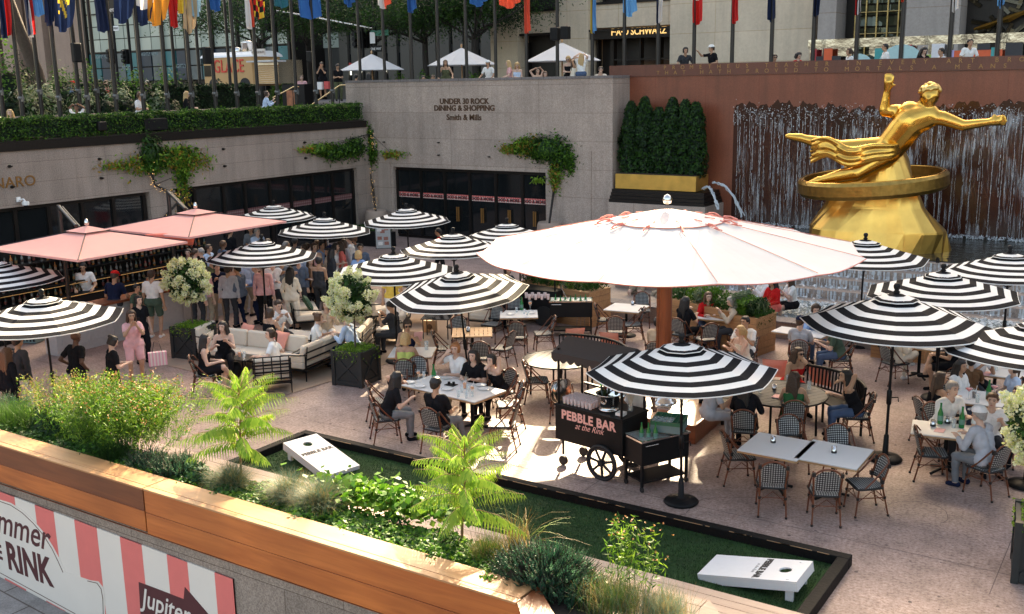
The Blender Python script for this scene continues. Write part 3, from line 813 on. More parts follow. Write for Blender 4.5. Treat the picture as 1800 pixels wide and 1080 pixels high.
# pool, weir and cascade
def waterm(name,col,bump,sc1,rough=.08):
 m,t,b = _new(name); n = t.nodes; L = t.links
 b.inputs['Base Color'].default_value = (*col,1); b.inputs['Roughness'].default_value = rough; b.inputs['IOR'].default_value = 1.33; b.inputs['Specular IOR Level'].default_value = .6
 tc = n.new('ShaderNodeTexCoord'); a = n.new('ShaderNodeTexNoise'); a.inputs['Scale'].default_value = sc1; a.inputs['Detail'].default_value = 4
 L.new(tc.outputs['Object'],a.inputs['Vector'])
 bp = n.new('ShaderNodeBump'); bp.inputs['Strength'].default_value = bump; bp.inputs['Distance'].default_value = .08
 L.new(a.outputs[0],bp.inputs['Height']); L.new(bp.outputs[0],b.inputs['Normal']); return m
S('upper_pool_water',MB().box2((-13.6,30.9,1.1),(14,YB - .003,1.3)),waterm('pool_water',(.028,.032,.026),.5,3))
S('basin_water',MB().box2((-10.6,25.45,.0),(14,28.4,.3)),waterm('basin_water',(.20,.23,.22),1.0,6,.15))
w = wall_thing('fountain_basin','granite fountain basin with stepped cascade and low seating rim')
mb = MB()
mb.box2((-13.9,30.6,0),(14,30.9,1.27)); mb.box2((-13.9,30.903,0),(-13.6,YB - .35,1.35))
for k in range(4): mb.box2((-12.5,28.4 + .55 * k,0),(14,28.95 + .55 * k - (.003 if k < 3 else 0),.30 + .24 * k))
mb.box2((-14.15,27.2,0),(-12.503,30.597,.9))
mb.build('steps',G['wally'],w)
mb = MB(); mb.box2((-16.5,25.0,0),(14,25.45,.42)); mb.box2((-16.5,25.453,0),(-10.6,28.3,.40)); mb.build('rim',G['coarse'],w,bevel=.01)
mb = MB()
mb.box2((-16.6,24.95,.424),(14,25.5,.46)); mb.build('rim_top',G['pave'],w)
# falling water: strands, on the wall and over the steps
def filmm():
 m,t,b = _new('water_film'); n = t.nodes; L = t.links
 tc = n.new('ShaderNodeTexCoord'); mp = n.new('ShaderNodeMapping'); mp.inputs['Scale'].default_value = (7,7,.55); L.new(tc.outputs['Object'],mp.inputs[0])
 a = n.new('ShaderNodeTexNoise'); a.inputs['Scale'].default_value = 1.6; a.inputs['Detail'].default_value = 9; a.inputs['Roughness'].default_value = .72; a.inputs['Distortion'].default_value = .3; L.new(mp.outputs[0],a.inputs['Vector'])
 g = n.new('ShaderNodeTexNoise'); g.inputs['Scale'].default_value = 1.1; L.new(tc.outputs['Object'],g.inputs['Vector'])
 ad = n.new('ShaderNodeMath'); ad.operation = 'MULTIPLY_ADD'; ad.inputs[1].default_value = .35; L.new(g.outputs[0],ad.inputs[0]); L.new(a.outputs[0],ad.inputs[2])
 mr = n.new('ShaderNodeMapRange'); mr.inputs[1].default_value = .70; mr.inputs[2].default_value = 1.0; mr.inputs[4].default_value = .75; L.new(ad.outputs[0],mr.inputs[0])
 tr = n.new('ShaderNodeBsdfTransparent'); ms = n.new('ShaderNodeMixShader'); L.new(mr.outputs[0],ms.inputs[0]); L.new(tr.outputs[0],ms.inputs[1]); L.new(b.outputs[0],ms.inputs[2])
 b.inputs['Base Color'].default_value = (.78,.82,.85,1); b.inputs['Roughness'].default_value = .3; L.new(ms.outputs[0],n['Material Output'].inputs[0]); return m
FILM = filmm()
fb = MB(); x = -13.7
while x < 8: t_ = 5.35 + .1 * math.sin(x * 7) + .06 * math.sin(x * 19); t2 = 5.35 + .1 * math.sin((x + .1) * 7) + .06 * math.sin((x + .1) * 19); fb.add([(x,YB - .09,1.3),(x + .1,YB - .09,1.3),(x + .1,YB - .07,t2),(x,YB - .07,t_)],[(0,1,2,3)]); x += .1
for k in range(5): yy = 30.57 if k == 0 else 28.36 + .55 * (4 - k); zz = 1.29 if k == 0 else .31 + .24 * (4 - k); fb.add([(-12.4,yy - .05,zz - .26),(12,yy - .05,zz - .26),(12,yy,zz),(-12.4,yy,zz)],[(0,1,2,3)])
o = fb.build('water_sheet',FILM); o['kind'] = 'stuff'
rg = np.random.default_rng(5)
def strands(name,segs,m,label=None,**k):
 V = []
 for (x,y,z0,z1,wd,th) in segs:
  n = max(2,int(abs(z0 - z1) / .10)); pv = None
  for i in range(n):
   za = z0 + (z1 - z0) * i / n; zb = z0 + (z1 - z0) * (i + .92) / n
   if rg.random() < th: continue
   a = wd * rg.uniform(.35,1.3); b = wd * rg.uniform(.35,1.3); x += rg.normal() * .004; yy = y - rg.random() * .05
   V += [(x - a,yy,za),(x + a,yy,za),(x + b,yy - .008,zb),(x - b,yy - .008,zb)]
 return quads(name,np.array(V),[m],**k)
segs = []
x = -13.7
while x < 6:
 if 1:
  top = 5.5 + rg.uniform(-.4,.15)
  for q in range(2): segs.append((x + rg.normal() * .09,YB - .08 - rg.random() * .18,top - rg.random() * .6,top - .7 - rg.random() ** 2 * 2.8,.0075,.12))
  segs.append((x,YB - .05,top - .4,1.3,.005,.03)); segs.append((x + .1 * rg.random(),YB - .04,top - .8 - rg.random(),1.35,.004,.15))
 x += .31 + .06 * rg.normal()
o = strands('falling_water',segs,M['foam']); o['kind'] = 'stuff'
wetm = granite('wet_red_granite',(.045,.014,.010),(.03,.010,.007),(.07,.022,.014),45,.12)
V = []; x = -13.9
bx = MB()
while x < 8:
 wz = lambda q: 5.5 + .07 * math.sin(q * 6 + math.sin(q * 1.7)) + .07 * math.sin(q * 13.7 + 1) + .05 * math.sin(q * 29 + math.sin(q * 3)) + .1 * math.sin(q * .9); t_ = wz(x); t2_ = wz(x + .08)
 bx.add([(x,YB - .004,1.2),(x + .08,YB - .004,1.2),(x + .08,YB - .004,t2_),(x,YB - .004,t_)],[(0,1,2,3)]); x += .08
S('wet_stone',bx,wetm)
# spray heads of each jet: tufts of droplets
P = []
x = -13.7
while x < 6:
 for q in range(38): P.append((x + rg.normal() * .075,YB - .2 + rg.normal() * .06,5.42 + rg.normal() * .13 - abs(rg.normal()) * .25))
 x += .31
P2 = [(rg.uniform(-13.5,8),YB - .15 - abs(rg.normal()) * .12,1.32 + abs(rg.normal()) * .05) for q in range(5200)]
o = leaves('water_spray',P + P2,.05,[M['foam']],seed=3,aspect=.8); o['kind'] = 'stuff'
segs = []; P = []
for k in range(5):
 y = 30.58 - .55 * k if k else 30.6; zt = (1.28 if k == 0 else .30 + .24 * (4 - k)); zb = zt - .25
 y = 30.58 if k == 0 else 28.4 + .55 * (4 - k) - .02
 for q in range(420):
  x = rg.uniform(-12.4,6); segs.append((x,y,zt + .01,zb,.02,.25))
  P.append((x,y - .1 - rg.random() * .25,zb + .03 + rg.random() * .05))
for q in range(3800): P.append((rg.uniform(-10.4,6),28.35 - abs(rg.normal()) * .8,.31 + rg.random() * .05))
o = strands('cascade_water',segs,M['foam']); o['kind'] = 'stuff'
o = leaves('churned_water',P,.10,[M['foam']],seed=4,aspect=.7,up=2.5); o['kind'] = 'stuff'
nz1 = MB().box((0,0,0),(.09,.09,.12)).lathe([(.03,.06),(.03,.09)],n=6).mesh('nozzle',M['bronze'])
for x in np.arange(-9.5,2,.75): link('fountain_nozzle',nz1,None,(x,30.8,1.33),label='small dark spray nozzle along the front edge of the upper pool',cat='nozzle',group='nozzles along the pool edge')
for x in np.arange(-13.3,1,.62): link('fountain_nozzle',nz1,None,(x,YB - .38,1.33),label='small dark spray nozzle along the foot of the red fountain wall',cat='nozzle',group='nozzles under the red wall')
for (p0,pk,p1,lb) in ((atY(1236,333,YR + .1),atY(1247,322,YR),atY(1262,368,YR - .6),'short water jet arching from the wall end by the gilded planter'),(atY(1253,322,YR + .3),atY(1273,318,YR + .2),atY(1306,380,YR),'long thin water jet arching toward the red fountain wall')):
 pts = [];
 for i in range(15):
  t_ = i / 14; q = Vector(p0).lerp(Vector(p1),t_); q.z += 4 * t_ * (1 - t_) * .35; pts.append(q)
 mb = MB()
 for s_ in range(6):
  mb.tube([q + Vector((rg.normal() * .03,rg.normal() * .03,rg.normal() * .02)) for q in pts],.012 + .012 * rg.random(),n=5)
 lab(mb.build('water_jet',M['foam']),lb,'water jet')
# ledge box and hedge above the left wall
ld = thing('hedge_planter','long black metal planter trough running along the top of the left granite wall','planter')
MB().box2((XL - .9,-3,4.703),(XL + .06,YR - .3,4.98)).build('trough',M['bronze'],ld)
MB().box2((XL - .85,-3,4.983),(XL - .05,YR - .35,5.02)).build('soil',M['soil'],ld)
def hedge(name,lo,hi,n,label,mats,sz=.09,seed=1,rz=.05):
 r = np.random.default_rng(seed); lo = np.array(lo); hi = np.array(hi)
 P = lo + r.random((n,3)) * (hi - lo)
 # push to the faces
 f = r.integers(0,5,n); N = r.normal(size=(n,3)) * .3
 for i,(ax,sd) in enumerate(((0,1),(0,0),(2,1),(1,0),(1,1))):
  mk = f == i
  if (hi - lo)[1] > 3 * (hi - lo)[0] and ax == 1: ax,sd = 2,1;
  elif (hi - lo)[0] > 3 * (hi - lo)[1] and ax == 0: ax,sd = (2,1) if sd else (1,0)
  P[mk,ax] = (hi if sd else lo)[ax] - (1 if sd else -1) * np.abs(r.normal(size=mk.sum())) * rz
  N[mk,ax] += 1 if sd else -1
  mo = mk & (r.random(n) < .035); P[mo,ax] += (1 if sd else -1) * r.random(mo.sum()) * .10
 L_ = 1 if (hi - lo)[1] > (hi - lo)[0] else 0
 P[:,2] += (.05 * np.sin(P[:,L_] * 4.3) + .03 * np.sin(P[:,L_] * 11)) * (P[:,2] - lo[2]) / (hi - lo)[2]
 P[:,1 - L_] += .05 * np.sin(P[:,L_] * 3.1 + 1) + .03 * np.sin(P[:,2] * 9 + P[:,L_] * 5)
 o = thing(name,label,'hedge')
 leaves('leaves',P,sz,mats,o,N=N,seed=seed,jitter=.7,aspect=.6)
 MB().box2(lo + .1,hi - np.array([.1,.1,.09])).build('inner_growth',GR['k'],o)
 return o
hedge('hedge',(XL - .95,6,5.0),(XL + .02,34.05,5.66),60000,'low clipped boxwood hedge along the top of the left granite wall',[GR['m'],GR['m'],GR['d'],GR['l']],.075,11)
mb = MB();
for px,py in ((276,220),):
 p = atX(px,py,XL + .02); mb.box((p.x - .25,p.y,p.z + .02),(.5,.95,.42))
lab(mb.build('speaker_box',M['black'],bevel=.03),'wide black box speaker sitting in the front of the hedge','speaker')
p = atX(178,222,XL + .02); lab(MB().box((p.x,p.y,p.z),(.2,.32,.3)).build('floodlight',M['black'],bevel=.03),'small black floodlight half buried in the hedge','light')
# ---------------------------------------------------------------- street level: buildings
XA = lambda px,y,py=60: atY(px,py,y).x
ZA = lambda px,py,y: atY(px,py,y).z
def bld(label,parts,name='office_building'):
 t = thing(name,label,'building')
 for nm,mb,m in parts: mb.build(nm,m,t)
 return t
pinkst = granite('pink_stone',(.36,.24,.18),(.31,.2,.15),(.41,.28,.21),8,.8,patch=.15)
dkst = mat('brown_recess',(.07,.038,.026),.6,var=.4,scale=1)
Y1 = 62
a,b,c = MB(),MB(),MB()
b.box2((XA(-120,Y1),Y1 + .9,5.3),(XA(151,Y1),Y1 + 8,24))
for px in (-95,-45,2,48,95,128):
 a.box2((XA(px,Y1),Y1,7.0),(XA(px + (27 if px != 128 else 22),Y1),Y1 + .897,24))
a.box2((XA(-120,Y1),Y1 - .3,5.3),(XA(135,Y1),Y1 + .89,6.9))
for px in (30,78,122): c.box2((XA(px,Y1),Y1 + .6,8.1),(XA(px + 12,Y1),Y1 + .85,10.5))
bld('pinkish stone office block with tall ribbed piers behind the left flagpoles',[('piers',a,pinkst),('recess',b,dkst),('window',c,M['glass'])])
pan = mat('pale_glass_panel',(.34,.38,.32),.25,var=.15,scale=.5,spec=.6); pan2 = mat('pale_glass_panel_bright',(.46,.48,.40),.2,var=.15,scale=.5)
a,b,c,d,e = MB(),MB(),MB(),MB(),MB()
xs = [XA(p,Y1) for p in (151,172,194,215,240,262,284,305,326,350,372,395,417,440,462,484,508)]
z0 = ZA(300,88,Y1); z1 = ZA(300,145,Y1)
e.box2((xs[0],Y1 + .3,5.3),(xs[-1],Y1 + 8,15.6))
for i in range(len(xs) - 1):
 for j in range(9):
  (a if (i * 3 + j) % 4 else b).box2((xs[i] + .06,Y1 + .15,z0 + .1 + j * 1.15),(xs[i + 1] - .06,Y1 + .29,z0 + 1.17 + j * 1.15))
for i in range(0,len(xs),2): c.box2((xs[i] - .12,Y1 - .15,5.3),(xs[i] + .12,Y1 + .28,15.6))
for j in range(0,9,3): c.box2((xs[0],Y1 + .02,z0 - .02 + j * 1.15),(xs[-1],Y1 + .14,z0 + .09 + j * 1.15))
g = bld('mint glass office building with dark mullions and teal poster windows behind the flags',[('glass_panels',a,pan),('bright_glass_panels',b,pan2),('mullions',c,M['bronze']),('core',e,M['bronze'])])
postc = [mat('poster_teal',(.02,.14,.15),.3,var=.5,scale=.7),mat('poster_navy',(.015,.03,.05),.3,var=.5,scale=.6),mat('poster_grey',(.10,.12,.12),.3,var=.6,scale=.9)]
for i in range(len(xs) - 1):
 mb = MB(); mb.box2((xs[i] + .1,Y1 + .05,z1 + .2),(xs[i + 1] - .1,Y1 + .29,(z0 + z1) / 2 - .05)); mb.box2((xs[i] + .1,Y1 + .05,(z0 + z1) / 2 + .05),(xs[i + 1] - .1,Y1 + .29,z0 - .1))
 mb.build('poster_window',postc[(i * 7) % 3],g)
mt = mat('pale_print',(.25,.32,.32),.5)
for px,s,py in ((262,'NIGHTLY NEWS',98),(180,'NIGHTLY NEWS',103),(316,'NIGHTLY',120),(225,'NIGHTLY',123)):
 p = atY(px,py,Y1); text(s,.42 if len(s) > 8 else .5,mt,g,(p.x,Y1 + .03,p.z),(math.pi / 2,0,0),sx=.8,ext=.01)
Y2 = 66
a,b,c,d = MB(),MB(),MB(),MB()
xa,xb = XA(500,Y2),XA(900,Y2)
b.box2((xs[-1] + .01,Y2,5.3),(xb,Y2 + 10,15.6))
zt = ZA(500,88,Y2)
for i in range(18):
 x = xa + (xb - xa) * i / 18
 if i < 5:
  for j in range(6): a.box2((x + .1,Y2 - .1,zt + j * 1.6),(x + (xb - xa) / 18 - .1,Y2 - .003,zt + 1.2 + j * 1.6))
 else:
  d.box2((x,Y2 - .35,5.3),(x + .9,Y2 - .003,15.6))
  for j in range(4): c.box2((x + .95,Y2 - .1,6 + j * 3.4),(x + (xb - xa) / 18 - .05,Y2 - .003,8.9 + j * 3.4))
g = bld('dark office building with shops behind the honey locust trees',[('panels',a,pan),('wall',b,mat('dark_facade',(.055,.052,.045),.6,var=.3,scale=.4)),('window',c,M['glass']),('piers',d,mat('grey_pier',(.085,.075,.06),.7))])
p = atY(655,122,Y2); text('NBC NEWS',1.15,emitm('sign_lit',(.8,.85,.85),.5),g,(p.x + .2,Y2 - .2,p.z - .4),(math.pi / 2,0,0),ext=.02,off=.02,sx=.85)
q = atY(612,117,Y2); MB().box((q.x,Y2 - .2,q.z),(1.3,.1,.55)).build('red_sign',mat('sign_red',(.5,.05,.04),.5),g)
# limestone shop building on the right
Y3 = 50
lime,W_ = MB(),G['lime']
zs = ZA(1100,67,Y3); zsig0,zsig1 = ZA(1110,67,Y3),ZA(1110,53,Y3); zsp1 = ZA(1110,4,Y3); zsp0 = ZA(1110,46,Y3)
def X3(p): return XA(p,Y3)
lime.box2((X3(862),Y3,5.3),(X3(909),Y3 + 6,15.6)); lime.box2((X3(983),Y3,5.3),(X3(1034),Y3 + 6,15.6)); lime.box2((X3(1185),Y3 - .5,7.0),(X3(1437),Y3 + 6,15.6))
lime.box2((X3(909),Y3 + .4,ZA(945,58,Y3)),(X3(983),Y3 + 6,ZA(945,20,Y3))); lime.box2((X3(1034),Y3 + .4,zsp0),(X3(1185),Y3 + 6,zsp1))
lime.box2((X3(909),Y3 + .4,13),(X3(1185),Y3 + 5.9,16))
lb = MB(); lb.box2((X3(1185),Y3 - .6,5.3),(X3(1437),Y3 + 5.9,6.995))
dk = MB(); dk.box2((X3(909),Y3 + 1.2,5.3),(X3(983),Y3 + 5.8,15.6)); dk.box2((X3(1034),Y3 + 1.6,5.3),(X3(1185),Y3 + 5.8,15.6))
fr = MB(); fr.box2((X3(1034) + .003,Y3 + .15,zsig0),(X3(1185) - .003,Y3 + .8,zsig1)); fr.box2((X3(1034) + .003,Y3 + .05,zsig1),(X3(1185) - .003,Y3 + .8,zsig1 + .1)); fr.box2((X3(909) + .003,Y3 + .2,ZA(945,62,Y3)),(X3(983) - .003,Y3 + .8,ZA(945,58,Y3) - .003))
for p in (1038,1062,1065,1113,1148,1177,1181,912,978): fr.box2((X3(p),Y3 + .7,5.3),(X3(p) + .1,Y3 + 1.1,zsig0 - .003))
for z in (6.35,7.5): fr.box2((X3(1062),Y3 + .75,z),(X3(1180),Y3 + 1.05,z + .09))
for p in (1050,1080,1110,1140,1165): fr.box2((X3(p),Y3 + .7,zsp1 + .05),(X3(p) + .06,Y3 + .9,13))
fr.box2((X3(1034) + .003,Y3 + .3,zsp1 + .003),(X3(1185) - .003,Y3 + .9,zsp1 + .12)); fr.box2((X3(909) + .003,Y3 + .3,ZA(945,20,Y3) + .003),(X3(983) - .003,Y3 + .9,ZA(945,17,Y3) + .05))
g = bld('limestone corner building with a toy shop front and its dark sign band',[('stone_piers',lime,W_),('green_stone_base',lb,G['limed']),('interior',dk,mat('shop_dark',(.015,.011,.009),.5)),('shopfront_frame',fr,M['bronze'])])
for (pa,pb) in ((1064,1090),(1148,1176)):
 MB().box2((X3(pa),Y3 + .9,5.4),(X3(pb),Y3 + .96,6.25)).build('poster',mat('shop_poster',(.40,.22,.07),.6,var=.5,scale=2),g)
text('F·A·O SCHWARZ',.50,emitm('sign_gold',(.85,.55,.22),.25),g,(X3(1120),Y3 + .13,zsig0 + .17),(math.pi / 2,0,0),ext=.02,off=.004,sx=.84)
lampm = emitm('shop_lamp',(1,.62,.3),6)
mb = MB()
for q in range(6): mb.ell((X3(1101) + q * .12,Y3 + 1.4,7.05),(.035,.03,.04),0,6,4)
for q in range(22): mb.ell((X3(1140) + q * .085,Y3 + 1.4,6.93),(.03,.03,.035),0,6,4)
mb.build('shop_lights',lampm,g)
tp = atY(879,40,Y3); dm = mat('dark_letters',(.03,.025,.02),.5)
text('ROCKEFELLER',.36,dm,g,(X3(884),Y3 - .02,ZA(884,39,Y3)),(math.pi / 2,0,0),ext=.01,sx=.85,space=1.25)
text('PLAZA',.36,dm,g,(X3(884),Y3 - .02,ZA(884,47,Y3)),(math.pi / 2,0,0),ext=.01,sx=.85,space=1.3)
text('30 ROCKEFELLER PLAZA',.42,mat('faded_gold',(.42,.38,.22),.5),g,(X3(1380),Y3 - .62,6.1),(math.pi / 2,0,0),ext=.01,space=1.1)
# entrance with bronze screens
Y4 = 48.5
def X4(p): return XA(p,Y4)
lime = MB(); lime.box2((X4(1437),Y4,5.3),(X4(1468),Y4 + 6,15.6)); lime.box2((X4(1588),Y4 - .6,5.3),(X4(1690),Y4 + 6,15.6)); lime.box2((X4(1825),Y4 - .6,5.3),(X4(2100),Y4 + 6,15.6))
dk = MB(); dk.box2((X4(1468),Y4 + 1.6,5.3),(X4(1588),Y4 + 5.8,15.6)); dk.box2((X4(1690),Y4 + .9,5.3),(X4(1825),Y4 + 5.8,15.6))
g = bld('limestone tower entrance with bronze grille window and carved bronze panels',[('stone_piers',lime,granite('limestone_warm',(.44,.38,.34),(.38,.32,.28),(.5,.44,.39),9,.8,joints=((0,2),3.0,1.55,.014),patch=.12,jcol=(.22,.18,.15))),('interior',dk,M['bronze'])])
br = mat('bronze_relief',(.30,.22,.10),.25,1.0,var=.6,scale=3)
mb = MB()
for i in range(6): x = X4(1490) + (X4(1586) - X4(1490)) * i / 5; mb.box2((x,Y4 + 1.0,7.2),(x + .06,Y4 + 1.2,20))
for j in range(10): mb.tube([(X4(1490),Y4 + 1.1,7.4 + j * .95),(X4(1586),Y4 + 1.1,7.4 + j * .95)],.05)
mb.build('grille',br,g)
mb = MB()
for i in range(9):
 for j in range(14):
  x = X4(1490) + (X4(1586) - X4(1490)) * (i + .5) / 9; z = 7.4 + j * .5
  mb.box((x,Y4 + 1.4,z),(.42,.06,.42),R=Matrix.Rotation(rnd.uniform(-.35,.35),3,'X') @ Matrix.Rotation(rnd.uniform(-.35,.35),3,'Z'))
mb.build('glass_blocks',mat('cast_glass',(.10,.11,.07),.1,.3,var=.8,scale=2),g)
mb = MB()
for i in range(70):
 x = rnd.uniform(X4(1700),X4(1822)); z = rnd.uniform(7.3,12)
 mb.box((x,Y4 + .8,z),(rnd.uniform(.3,.9),.12,.14),R=Matrix.Rotation(rnd.uniform(-1.5,1.5),3,'Y') @ Matrix.Rotation(rnd.uniform(-.5,.5),3,'X'))
mb.build('relief_panel',mat('bronze_dark_relief',(.09,.075,.05),.3,.9,var=.5),g)
mb = MB(); pts = [atY(px,py,Y4 + .5) for px,py in ((1712,52),(1735,46),(1755,38),(1772,34),(1800,22),(1822,12))]
mb.tube(pts,[.05,.12,.06,.14,.08,.16],n=4,smooth=False); mb.build('gilded_rays',M['gold'],g)
# mirrored hoarding with coloured cut-outs
Y5 = 42.5
cols = dict(or_=(.75,.12,.04),te=(.03,.32,.32),mi=(.40,.62,.62),gr=(.30,.42,.10),li=(.42,.36,.62),bl=(.05,.15,.4),wh=(.7,.7,.72),dk=(.03,.03,.035),rd=(.5,.03,.04))
t = thing('mirrored_hoarding','polished metal hoarding with coloured geometric shapes behind the parapet above the statue','hoarding')
mir = mat('mirror_sheet',(.55,.53,.52),.08,1.0,var=.4,scale=1.6,bump=.6)
p0,p1 = XA(1420,Y5),XA(1850,Y5)
zt = ZA(1600,64,Y5); zm,zl = ZA(1600,80,Y5),ZA(1600,104,Y5); zq = lambda z: zl - .4 + (z - 5.4) / 1.85 * (zm - zl + .4)
mb = MB(); mb.box2((p0,Y5 + .1,zm),(p1,Y5 + .3,zt)); mb.build('mirror_band',mir,t)
mb = MB();
xq = p0
while xq < p1:
 wd = rnd.uniform(.4,1.1); mb.box2((xq,Y5 + .35,5.3),(min(xq + wd,p1),Y5 + .45 + rnd.uniform(0,.1),zm - .01)); xq += wd + rnd.uniform(0,.6)
mb.build('mirror_panels',mir,t)
for (a_,b_,za,zb,ck) in ((1427,1437,5.4,7.2,'rd'),(1451,1465,6.2,7.2,'or_'),(1437,1480,5.4,6.6,'dk'),(1540,1556,5.4,7.1,'te'),(1575,1600,5.4,7.3,'te'),(1598,1604,5.4,7.3,'rd'),(1610,1640,5.4,6.5,'gr'),(1670,1680,5.4,6.8,'li'),(1678,1745,5.4,6.75,'or_'),(1720,1742,6.75,7.2,'dk'),(1745,1751,5.4,6.9,'te'),(1751,1765,5.4,6.75,'or_'),(1640,1662,5.4,7.3,'wh'),(1770,1800,5.4,7.2,'dk')):
 MB().box2((XA(a_,Y5),Y5 - .05 - rnd.random() * .03,zq(za)),(XA(b_,Y5),Y5 + .02,zq(zb))).build('coloured_panel',mat('panel_' + ck,cols[ck],.5),t)
for (px,r_,ck) in ((1588,.9,'mi'),(1513,.6,'mi')):
 mb = MB(); x = XA(px,Y5); pts = [(x + r_ * math.cos(a_),zl - .35 + r_ * math.sin(a_)) for a_ in np.linspace(0,math.pi,16)]
 mb.add([(p[0],Y5 - .12,p[1]) for p in pts] + [(p[0],Y5 - .085,p[1]) for p in pts],[tuple(range(16)),tuple(range(31,15,-1))] + [(i,16 + i,17 + i,1 + i) for i in range(15)])
 mb.build('arched_panel',mat('panel_' + ck,cols[ck],.5),t)
# unseen blocks added to shade most of the plaza, gapped to shape the sunlight
tw = mat('tower_stone',(.33,.28,.23),.8,var=.1,scale=.2)
def tower(lbl,boxes):
 t = thing('office_tower',lbl,'building')
 mb = MB()
 for a_,b_ in boxes: mb.box2(a_,b_)
 mb.build('shaft',tw,t)
tower('tall unseen block added on the left to shade the plaza, with a sun slot',[((-140,75,5.3),(-37.2,76,36.6)),((-37.19,75.1,5.3),(-35.7,75.9,28)),((-37.19,75.1,33.6),(-35.7,75.9,36.6)),((-35.69,75,5.3),(-33.6,76,36.6))])
tower('lower unseen block added between two taller ones, leaving a gap for the sun',[((-33.59,75.1,5.3),(-28.3,76,31.6))])
tower('tall unseen block added behind the limestone entrance to shade the plaza',[((-28.29,75,5.3),(140,76,36.6))])
# ---------------------------------------------------------------- flagpoles and flags
def colm(c): return mat('flag_%d_%d_%d' % tuple(int(x * 99) for x in c),c,.8,var=.1,scale=3,trans=.35,bump=.2)
FC = dict(navy=(.010,.022,.07),blue=(.015,.10,.32),sky=(.10,.33,.62),lsky=(.30,.50,.62),red=(.55,.02,.02),white=(.72,.70,.68),orange=(.75,.30,.04),yellow=(.75,.52,.06),teal=(.015,.12,.17),black=(.015,.015,.015),beige=(.55,.38,.22),gold=(.6,.4,.05),coral=(.75,.10,.05))
def flagpole(px,py,plane,zb,lbl,clamp=True):
 p = plane(px,py); q = (p.x,p.y)
 o = thing('flagpole',lbl,'flagpole',(q[0],q[1],zb),0,'dark flagpoles around the sunken plaza')
 MB().tube([(0,0,0),(0,0,3.0),(0,0,12.5)],[.075,.07,.045],n=8).build('pole',M['pole'],o)
 mb = MB(); mb.lathe([(.085,1.2),(.11,1.24),(.085,1.3)],n=8); mb.box((.1,-.02,1.22),(.12,.05,.16)); mb.tube([(.13,0,1.1),(.16,-.02,1.2),(.1,0,1.36)],.012,n=5)
 mb.build('halyard_cleat',mat('dull_cleat',(.14,.14,.14),.4,.6),o)
 MB().tube([(.09,-.02,1.2),(.085,-.02,12)],.008,n=4).build('halyard',M['pole'],o)
 return o
pl1 = lambda px,py: atX(px,py,-31.0); pl2 = lambda px,py: atX(px,py,-33.5); pr = lambda px,py: atY(px,py,37.0)
left_main = [(-8,200),(40,200),(106,200),(156,200),(206,200),(254,200),(296,198),(339,196),(380,194),(418,192),(455,190),(489,188),(522,186),(556,184),(585,182)]
left_back = [(5,192),(73,190),(141,190),(173,190)]
left_thin = [(309,150),(352,150),(405,150)]
rear = [(634,143),(677,143),(725,143),(772,143),(821,141),(872,140),(926,137),(980,137),(1041,136),(1097,116),(1156,114),(1219,112),(1286,110),(1355,108),(1428,106),(1504,104),(1583,102),(1668,100),(1752,98)]
def nth(i,n,a,b): return ['first','second','third','fourth','fifth','sixth','seventh','eighth','ninth','tenth','eleventh','twelfth','thirteenth','fourteenth','fifteenth','sixteenth','seventeenth','eighteenth','nineteenth'][i]
for i,(px,py) in enumerate(left_main): flagpole(px,py,pl1,5.0,'dark flagpole of the front row behind the hedge, ' + nth(i,0,0,0) + ' from the left')
for i,(px,py) in enumerate(left_back): flagpole(px,py,pl2,5.2,'dark flagpole in the second row behind the hedge, ' + nth(i,0,0,0) + ' from the left edge')
for i,(px,py) in enumerate(left_thin): flagpole(px,py,lambda a,b: atX(a,b,-37),5.2,'thin flagpole farther back near the food truck, ' + nth(i,0,0,0) + ' from the left')
for i,(px,py) in enumerate(rear): flagpole(px,py,pr,5.3,'dark flagpole rising behind the rear parapet, ' + nth(i,0,0,0) + ' from the stair end')
FL = [(2,25,68,'navy,red','v','l','dark blue and red'),(50,65,66,'navy,white,red','v','l','navy, white and red'),(58,82,30,'sky','','l','plain sky blue'),(82,100,46,'navy','','l','dark navy folded'),(98,138,57,'navy','e','l','large navy flag with gold emblem'),(173,195,58,'navy','','l','narrow hanging navy'),
  (203,243,42,'blue,navy','h','l','deep blue billowing'),(240,278,46,'red,white,navy','h','l','red, white and dark blue'),(262,304,46,'orange','','l','plain orange'),(302,318,50,'red','','l','narrow red'),(314,330,24,'yellow','','l','bright yellow'),(332,364,32,'lsky','','l','pale blue'),(324,350,60,'beige','','l','beige and tan lower'),(370,398,22,'blue','','l','mid blue'),
  (434,447,52,'white,coral','v','l','pale pink drooping'),(446,476,34,'yellow,black,red','c','l','yellow, black and red chequered'),(483,518,15,'teal','','l','dark teal'),(525,576,34,'blue','','l','wide deep blue'),(607,625,14,'blue','','r','small deep blue'),(665,692,17,'white,coral','v','r','white and bright red'),(716,737,24,'blue','','r','dusty blue'),
  (828,860,14,'blue','','r','dark blue with folds'),(880,918,17,'white,coral','h','r','white and red striped'),(922,933,60,'coral','','r','long hanging red'),(1038,1049,60,'gold,sky','v','r','long blue and gold hanging'),(1096,1123,31,'sky','','r','round hanging sky blue'),(1154,1167,43,'navy,white','v','r','navy and white hanging'),
  (1219,1235,45,'white,red','h','r','white and red with dark lettering'),(1286,1299,43,'red','','r','plain deep red hanging'),(1350,1363,40,'orange,navy','h','r','orange above navy'),(1429,1446,31,'navy','','r','dark navy twisted'),(1502,1517,29,'red,white','v','r','red and white hanging'),(1584,1595,6,'coral','','r','short red'),(1671,1687,23,'red,white','h','r','bright red with white mark'),(1753,1766,16,'sky','','r','small bright blue')]
